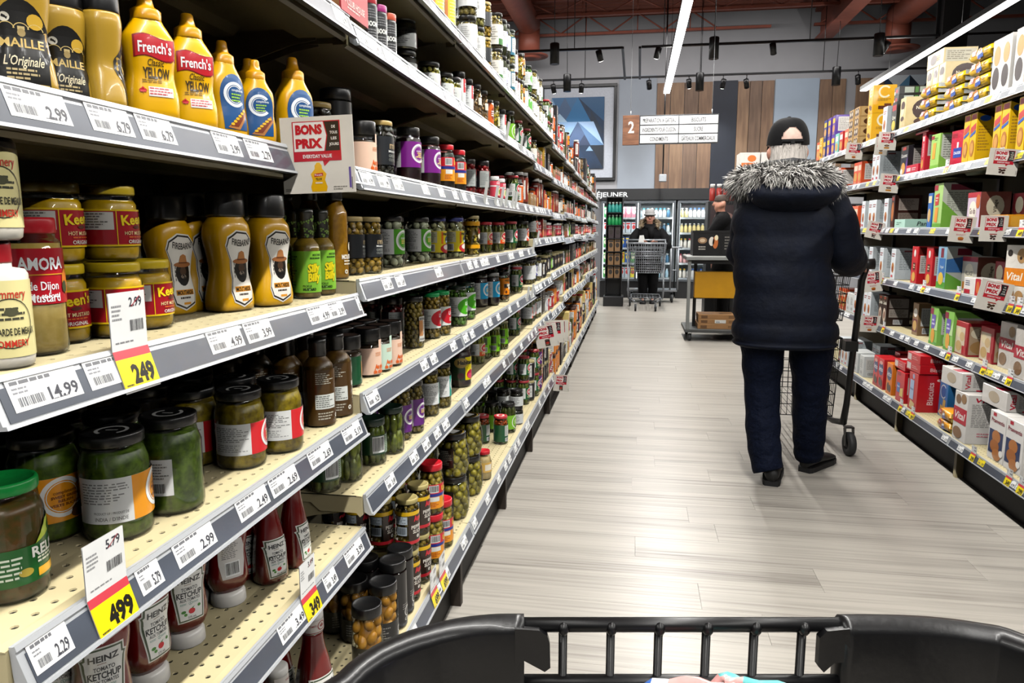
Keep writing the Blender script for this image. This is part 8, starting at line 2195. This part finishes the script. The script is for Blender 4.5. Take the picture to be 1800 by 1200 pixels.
# ---- the woman behind the grey cart
BLK = mat('coat_black', '#09090b', .8, spec=.15, noise=(20, .4), bump=(30, .5, .01))
wom = emp('person', (.23, 12.62, 0)); tag(wom, 'woman in grey knit hat and black coat with beige fur hood, pushing grey cart', 'person')
V, E_ = figure_skeleton(1.52, ((-.16, 0, 1.19), (.16, 0, 1.19)), ((-.26, -.12, .98), (.25, -.12, .98)), ((-.12, -.30, 1.04), (.10, -.30, 1.04)), .085,
                        ((-.08, -.02, .42), (.08, .0, .42)), ((-.08, .0, .08), (.08, .04, .08)), lean=(0, -.03), head=(0, -.03), face=(0, -1))
skin_figure('body', V, E_, wom, SKIN)
wc_ = ob('coat', coat([(.52, 0, 0, .20, .15), (.60, 0, 0, .21, .16), (.8, 0, 0, .20, .16), (.98, 0, -.01, .205, .15), (1.12, 0, -.02, .215, .145), (1.20, 0, -.02, .19, .13), (1.27, 0, -.03, .12, .11), (1.32, 0, -.03, .09, .09)], (.52, .7, .9, 1.1, 1.32), BLK, n=28, steps=32), wom)
ob('sleeve', limb([(-.165, 0, 1.2), (-.25, -.06, 1.09), (-.29, -.13, .97), (-.21, -.24, 1.0), (-.145, -.29, 1.03)], [.075, .08, .075, .062, .045], BLK, n=14, steps=20), wc_)
ob('sleeve', limb([(.165, 0, 1.2), (.25, -.06, 1.09), (.285, -.13, .97), (.20, -.24, 1.0), (.125, -.29, 1.03)], [.075, .08, .075, .062, .045], BLK, n=14, steps=20), wc_)
mb = MB(); mb.tube([(-.09, -.09, 1.265), (0, -.125, 1.245), (.09, -.09, 1.265), (.08, .02, 1.28), (-.08, .02, 1.28), (-.09, -.09, 1.265)], .042, BLK, n=10); mb.tube([(.02, -.16, 1.27), (.03, -.18, 1.05)], [.05, .045], BLK, n=8); ob('scarf', mb, wom)
fur([(-.11, -.13, 1.26), (-.14, -.08, 1.30), (-.135, -.02, 1.36), (-.07, .06, 1.38), (.07, .06, 1.38), (.135, -.02, 1.36), (.14, -.08, 1.30), (.11, -.13, 1.26)], .035, .035, ('#5a4a38', '#a8906c', '#c8b490', '#7c684c'), 900, wc_, 'fur_trim', width=.003)
mb = MB(); rings = []
for t in range(11):
    a = t/10; s = cos(a*pi/2)**.55 if a < 1 else .02
    rings.append(ering(1.468+.10*sin(a*pi/2), 0, -.07, .086*s, .100*s, 20, 2))
mb.loft(rings, mat('knit_grey', '#8f8d8c', .9, noise=(60, .25), bump=(90, .8, .004))); mb.tube([(.086*cos(a), -.07+.100*sin(a), 1.470) for a in [2*pi*i/16 for i in range(17)]], .016, mat('knit_grey', '#8f8d8c'), n=8); ob('knit_hat', mb, wom)
mb = MB()
for s in (-1, 1): mb.ball(s*.026, -.148, 1.435, .010, .006, .005, mat('eye_dark', '#2a1c16', .3), n=8, k=4); mb.tube([(s*.012, -.152, 1.452), (s*.042, -.145, 1.450)], .003, mat('brow', '#4a3426', .7), n=5)
ob('eye', mb, wom)
mb = MB(); mb.tube([(-.02, -.146, 1.372), (0, -.152, 1.372), (.02, -.146, 1.372)], .005, mat('lips', '#a04a46', .4), n=6); ob('mouth', mb, wom)
tr_ = ob('trousers', limb([(-.085, 0, .82), (-.085, -.01, .42), (-.08, .0, .08)], [.10, .088, .07], BLK, n=14, steps=20, wr=.02), wom)
ob('trouser_leg', limb([(.085, 0, .82), (.085, .0, .42), (.08, .03, .08)], [.10, .088, .07], BLK, n=14, steps=20, wr=.02), tr_)
shoe(wom, -.08, -.02, pi, SHOEM, SOLEM, .24, 'boot'); shoe(wom, .08, .02, pi, SHOEM, SOLEM, .24, 'boot')
mb = MB(); mb.prism([(-.05, 0), (.04, -.01), (.05, .06), (.035, .12), (-.03, .115)], 'y', -.002, 0, mat('paper_white', '#e4e2de', .6))
tag(ob('shopping_list', mb, None, (.10, 12.23, 1.02)), 'white paper list held in the hand of the woman', 'paper')
# ---- the worker in profile
wk = emp('person', (1.06, 9.32, 0)); wk.scale = (.945, .945, .945); tag(wk, 'worker in black shirt with glasses, half hidden behind the parka', 'person')
V, E_ = figure_skeleton(1.74, ((-.02, .19, 1.42), (-.02, -.19, 1.42)), ((-.14, .18, 1.20), (-.22, -.17, 1.22)), ((-.22, -.08, 1.14), (-.24, -.36, 1.20)), .10,
                        ((0, .0, .47), (0, .02, .47)), ((0, .1, .09), (0, -.1, .09)), lean=(-.03, 0), head=(-.03, 0), face=(-1, 0))
skin_figure('body', V, E_, wk, SKIN)
wkc = ob('shirt', coat([(.78, 0, 0, .15, .19), (.95, 0, 0, .14, .19), (1.15, -.01, 0, .14, .185), (1.34, -.02, 0, .145, .20), (1.43, -.03, 0, .12, .17), (1.49, -.04, 0, .08, .09), (1.53, -.045, 0, .065, .07)], (.78, 1.53), BLK, n=28, steps=28, puff=.0), wk)
ob('sleeve', limb([(-.03, -.09, 1.45), (-.04, -.175, 1.42), (-.12, -.18, 1.33), (-.21, -.18, 1.225), (-.238, -.34, 1.203)], [.085, .088, .075, .06, .048], BLK, n=14, steps=18), wkc)
ob('sleeve', limb([(-.03, .09, 1.45), (-.03, .175, 1.42), (-.08, .20, 1.31), (-.14, .18, 1.20), (-.215, -.05, 1.145)], [.085, .088, .075, .06, .048], BLK, n=14, steps=18), wkc)
mb = MB(); rings = []
for t in range(9):
    a = t/8; s = cos(a*pi/2)**.6 if a < 1 else .02
    rings.append(ering(1.655+.09*sin(a*pi/2), -.045, 0, .097*s, .086*s, 20, 2))
mb.loft(rings, mat('hair_brown', '#3a2a20', .7, noise=(90, .3))); ob('hair', mb, wk)
mb = MB()
for s in (-1, 1): mb.tube([(-.165, s*.012+.02*s, 1.655), (-.163, s*.05, 1.655), (-.16, s*.05, 1.632), (-.165, s*.014, 1.632), (-.165, s*.012+.02*s, 1.655)], .0025, BLACKM, n=5); mb.tube([(-.163, s*.05, 1.65), (-.06, s*.088, 1.65)], .0025, BLACKM, n=5)
ob('glasses', mb, wk)
tr_ = ob('trousers', limb([(0, .09, .9), (0, .09, .47), (.0, .1, .07)], [.115, .085, .07], BLK, n=14, steps=18), wk)
ob('trouser_leg', limb([(0, -.09, .9), (0, -.09, .47), (.0, -.1, .07)], [.115, .085, .07], BLK, n=14, steps=18), tr_)
shoe(wk, -.03, .1, radians(90), SHOEM, SOLEM); shoe(wk, -.03, -.1, radians(90), SHOEM, SOLEM)

# ------------------------------------------------------------------ the cart in front of the camera
fc = emp('shopping_cart', (0, 0, 0), YAW); tag(fc, 'near black wire cart front rim with plastic corner guards, bottom of view', 'cart')
ci_ = Matrix.Rotation(-YAW, 3, 'Z')
def cz(u, v, z): return ci_ @ onz(u, v, z)
BD, BZ = .492, .97
m = MB(); m.tube([(-.01, BD, BZ), (.25, BD, BZ)], .0052, BLACKM, n=12); ob('top_rail', m, fc)
m = MB(); m.tube([(-.04, BD-.002, BZ-.043), (.28, BD-.002, BZ-.043)], .0052, BLACKM, n=12); ob('second_rail', m, fc)
vw = MB(); vw.tube([(0, 0, -.30), (0, 0, -.004)], .0032, BLACKM, n=10); vw.ball(0, -.004, -.001, .0042, .0042, .005, BLACKM, n=8, k=5); vme = vw.mesh('wire')
x = .0365
for i in range(7): ob('wire', vme, fc, (.0365+i*.0342, BD, BZ))
m = MB()
for k in range(5):
    z = BZ-.085-k*.045
    m.tube([(-.10, BD-.004*k, z), (.34, BD-.004*k, z)], .003, BLACKM, n=6)
for s, xx in ((-1, -.135), (1, .385)):
    for k in range(7): m.tube([(xx, .44-k*.055, BZ-.02), (xx*.9+.013, .42-k*.05, BZ-.30)], .003, BLACKM, n=6)
for k in range(10): m.tube([(-.11+k*.052, .46, BZ-.30), (-.11+k*.052, .08, BZ-.30)], .003, BLACKM, n=6)
ob('basket_wire', m, fc, kind='stuff')
GZ = .976
GU = mat('guard_plastic', '#08080a', .34, noise=(60, .3), bump=(160, .2, .001), coat=.08, spec=.4)
def guard(pix, extra, inward, name='corner_guard'):
    P_ = [cz(u, v, GZ) for u, v in pix]+[Vector(e) for e in extra]
    K = smooth_keys([(p.x, p.y) for p in P_], 34)
    prof = [(0, -.16), (-.001, -.006), (.003, -.001), (.008, 0), (.013, -.001), (.017, -.004), (.0185, -.009), (.0195, -.16)]
    rings = []
    for i, (a, b) in enumerate(K):
        p0, p1 = K[max(0, i-1)], K[min(len(K)-1, i+1)]
        t = Vector((p1[0]-p0[0], p1[1]-p0[1], 0)).normalized()
        n_ = Vector((-t.y, t.x, 0))*inward
        rings.append([(a+n_.x*o, b+n_.y*o, GZ+z) for o, z in prof])
    m = MB(); m.loft(rings, GU, None, True)
    return m
gl = guard([(921, 1072), (860, 1073), (790, 1082), (715, 1102), (650, 1130), (585, 1180)], [(-.152, .355, GZ), (-.160, .22, GZ), (-.163, .08, GZ)], 1)
ob('corner_guard', gl, fc)
gr = guard([(1468, 1073), (1540, 1073), (1620, 1076), (1710, 1086), (1800, 1108)], [(.405, .405, GZ), (.425, .30, GZ), (.432, .08, GZ)], -1)
ob('corner_guard', gr, fc)
def zc_(u, v, d): 
    q = ray(u, v); w = ci_ @ Vector((q.x, q.y, q.z)); k = d/w.y
    return (w.x*k, HC+w.z*k)
m = MB(); m.prism([zc_(u, v, BD-.006) for u, v in ((905, 1100), (948, 1103), (962, 1113), (966, 1125), (967, 1168), (957, 1175), (948, 1170), (920, 1155), (905, 1168))], 'y', BD-.010, BD-.004, GU); ob('clip', m, fc)
m = MB(); m.prism([zc_(u, v, BD-.006) for u, v in ((1490, 1100), (1450, 1104), (1437, 1116), (1434, 1165), (1444, 1176), (1462, 1160), (1480, 1158), (1490, 1170))], 'y', BD-.010, BD-.004, GU); ob('clip', m, fc)
m = MB(); m.tube([(-.16, .07, .985), (.43, .07, .985)], .016, BLACKP, n=12); ob('handle', m, fc)
for s, xx in ((-1, -.16), (1, .43)):
    m = MB(); m.tube([(xx, .07, .98), (xx*.95+.007, .10, .5), (xx*.93+.01, .14, .16), (xx*.8+.03, .55, .13)], .014, BLACKM, n=8); ob('side_frame', m, fc)
for x, y in ((-.13, .13), (.40, .13), (-.07, .52), (.33, .52)): caster('caster', fc, x, y, 0, .055, .03)
ob('lower_basket', wires(-.11, .38, .12, .52, .22, .5, .05, .07, BLACKM, .003), fc, kind='stuff')
# wrapped item in the basket
bg = emp('wrapped_package', tuple(Matrix.Rotation(YAW, 3, 'Z') @ Vector((.136, .435, .925)))); bg.rotation_euler = (0, 0, YAW)
tag(bg, 'shiny teal, pink and blue wrapped package in the near cart', 'package')
rr = random.Random(4); vs, fs, cs = [], [], []
n1, n2 = 36, 20
def bag_pt(i, k):
    a = 2*pi*i/n1; t = pi*k/n2
    f = 1+.06*sin(5*a+2*t)+.05*sin(9*a-3*t+1)+.04*sin(14*t+a)
    return (.070*sin(t)*cos(a)*f, .030*sin(t)*sin(a)*f, .034*cos(t)*f+.004*sin(6*a))
for k in range(n2+1):
    for i in range(n1): vs.append(bag_pt(i, k))
mb = MB(); cs = []
for k in range(n2):
    for i in range(n1):
        j = (i+1) % n1
        x = vs[k*n1+i][0]/.070+.12*sin(k*.9)
        cs.append('#3c66b4' if x < -.45 and (i+k) % 3 else '#e6e4e6' if x < -.35 else '#e0a09c' if x < .15 else '#3f7a52' if x < .2 and k % 2 else '#6cc0c0' if x < .66 else '#cfd6d8')
        fs.append((k*n1+i, (k+1)*n1+i, (k+1)*n1+j, k*n1+j))
mb.add(vs, fs, FOIL, None, True); mb.c = cs
ob('wrapper', mb, bg)
mb = MB()
for q in range(5): mb.tube([(.05+.004*q, -.01+.005*q, .012), (.066+.003*q, -.012+.007*q, .008+.004*(q % 2)), (.075, -.01+.006*q, -.002)], [.003, .004, .001], CLEAR, n=6)
ob('film_twist', mb, bg)
# ------------------------------------------------------------------ no two goods in one place
_rnd = ('jar', 'bottle', 'can', 'canister', 'crock', 'jug')
_pd = {}
for p in PR.values(): _pd.setdefault(p['desc'], p)
def _over(a, b):
    pa, pb = _pd[a['d']], _pd[b['d']]
    la, lb, sa, sb = a['o'].location, b['o'].location, a['o'].scale[0], b['o'].scale[0]
    if la.z+pa['h']*sa < lb.z+.001 or lb.z+pb['h']*sb < la.z+.001: return 0
    if pa['cat'] in _rnd and pb['cat'] in _rnd: return pa['hd']*sa+pb['hd']*sb-hypot(la.x-lb.x, la.y-lb.y)
    return min(pa['hd']*sa+pb['hd']*sb-abs(la.x-lb.x), pa['hw']*sa+pb['hw']*sb-abs(la.y-lb.y))
_byshelf = {}
for it in ITEMS: _byshelf.setdefault((it['side'], it['k']), []).append(it)
ITEMS = []
for (sd, k_), L in _byshelf.items():
    L.sort(key=lambda i: (i['row'], i['Y']))
    kept = []
    for it in L:
        if sd == 'L' and it['row'] == 0:
            for _ in range(3):
                o = max([_over(it, q) for q in kept if abs(q['Y']-it['Y']) < .12] or [0])
                if o <= .0005: break
                same = [q for q in L if q is not it and q['row'] == 0 and q not in kept and hypot(q['o'].location.x-it['o'].location.x, q['o'].location.y-it['o'].location.y) < .001]
                for q in [it]+same: q['o'].location.y += min(o*1.3, .012)
        elif any(_over(it, q) > .003 for q in kept if abs(q['Y']-it['Y']) < .3):
            if it['row']:
                for c in list(it['o'].children): bpy.data.objects.remove(c)
                bpy.data.objects.remove(it['o'])
                continue
        kept.append(it)
    ITEMS += kept
# ------------------------------------------------------------------ a label of its own for every packaged good
BAYN = ['nearest', 'second', 'third', 'fourth', 'fifth', 'sixth', 'seventh', 'eighth', 'ninth', 'tenth', 'eleventh', 'last']
def shelfword(side, k):
    n = 7 if side == 'L' else 6
    return 'bottom' if k == n-1 else ['top', 'second', 'third', 'fourth', 'fifth', 'sixth'][k]
BW_ = {'L': 'condiment', 'R': 'biscuit'}
groups = {}
for it in ITEMS: groups.setdefault((it['side'], it['bay'], it['k'], it['d'], it['row'], it['st']), []).append(it)
for (side, b, k, d, row, st_), L in groups.items():
    L.sort(key=lambda i: i['Y'])
    stacked = any(j for j in groups if j[:5] == (side, b, k, d, row) and j[5] != st_)
    for n, it in enumerate(L):
        w = []
        if len(L) > 1: w.append(ORD[min(n, 15)])
        if stacked: w.append(['lowest', 'upper', 'third-up', 'topmost'][min(st_, 3)])
        if row: w.append(['', 'behind', 'two behind', 'three behind', 'four behind', 'five behind'][min(row, 5)])
        pos = ' '.join(w)
        loc = '%s shelf, %s %s bay' % (shelfword(side, k), BAYN[b], BW_[side])
        lb = ', '.join(x for x in (d, pos, loc) if x)
        if len(lb.split()) > 16: lb = lb.replace(' condiment bay', ' bay').replace(' biscuit bay', ' bay')
        it['o']['label'] = lb
        nm = it['n'].replace('_', ' ')
        pl2 = nm[:-1]+'ies' if nm.endswith('y') else nm+'es' if nm.endswith('x') else nm+'s'
        it['o']['group'] = '%s on %s shelf, %s %s bay' % (pl2, shelfword(side, k), BAYN[b], BW_[side])
seen = {}
for it in ITEMS:
    seen.setdefault(it['o']['label'], []).append(it)
for lb, L in seen.items():
    if len(L) > 1:
        for n, it in enumerate(sorted(L, key=lambda i: i['Y'])):
            it['o']['label'] = lb.replace(' bay', ' bay, ' + ORD[min(n, 15)])
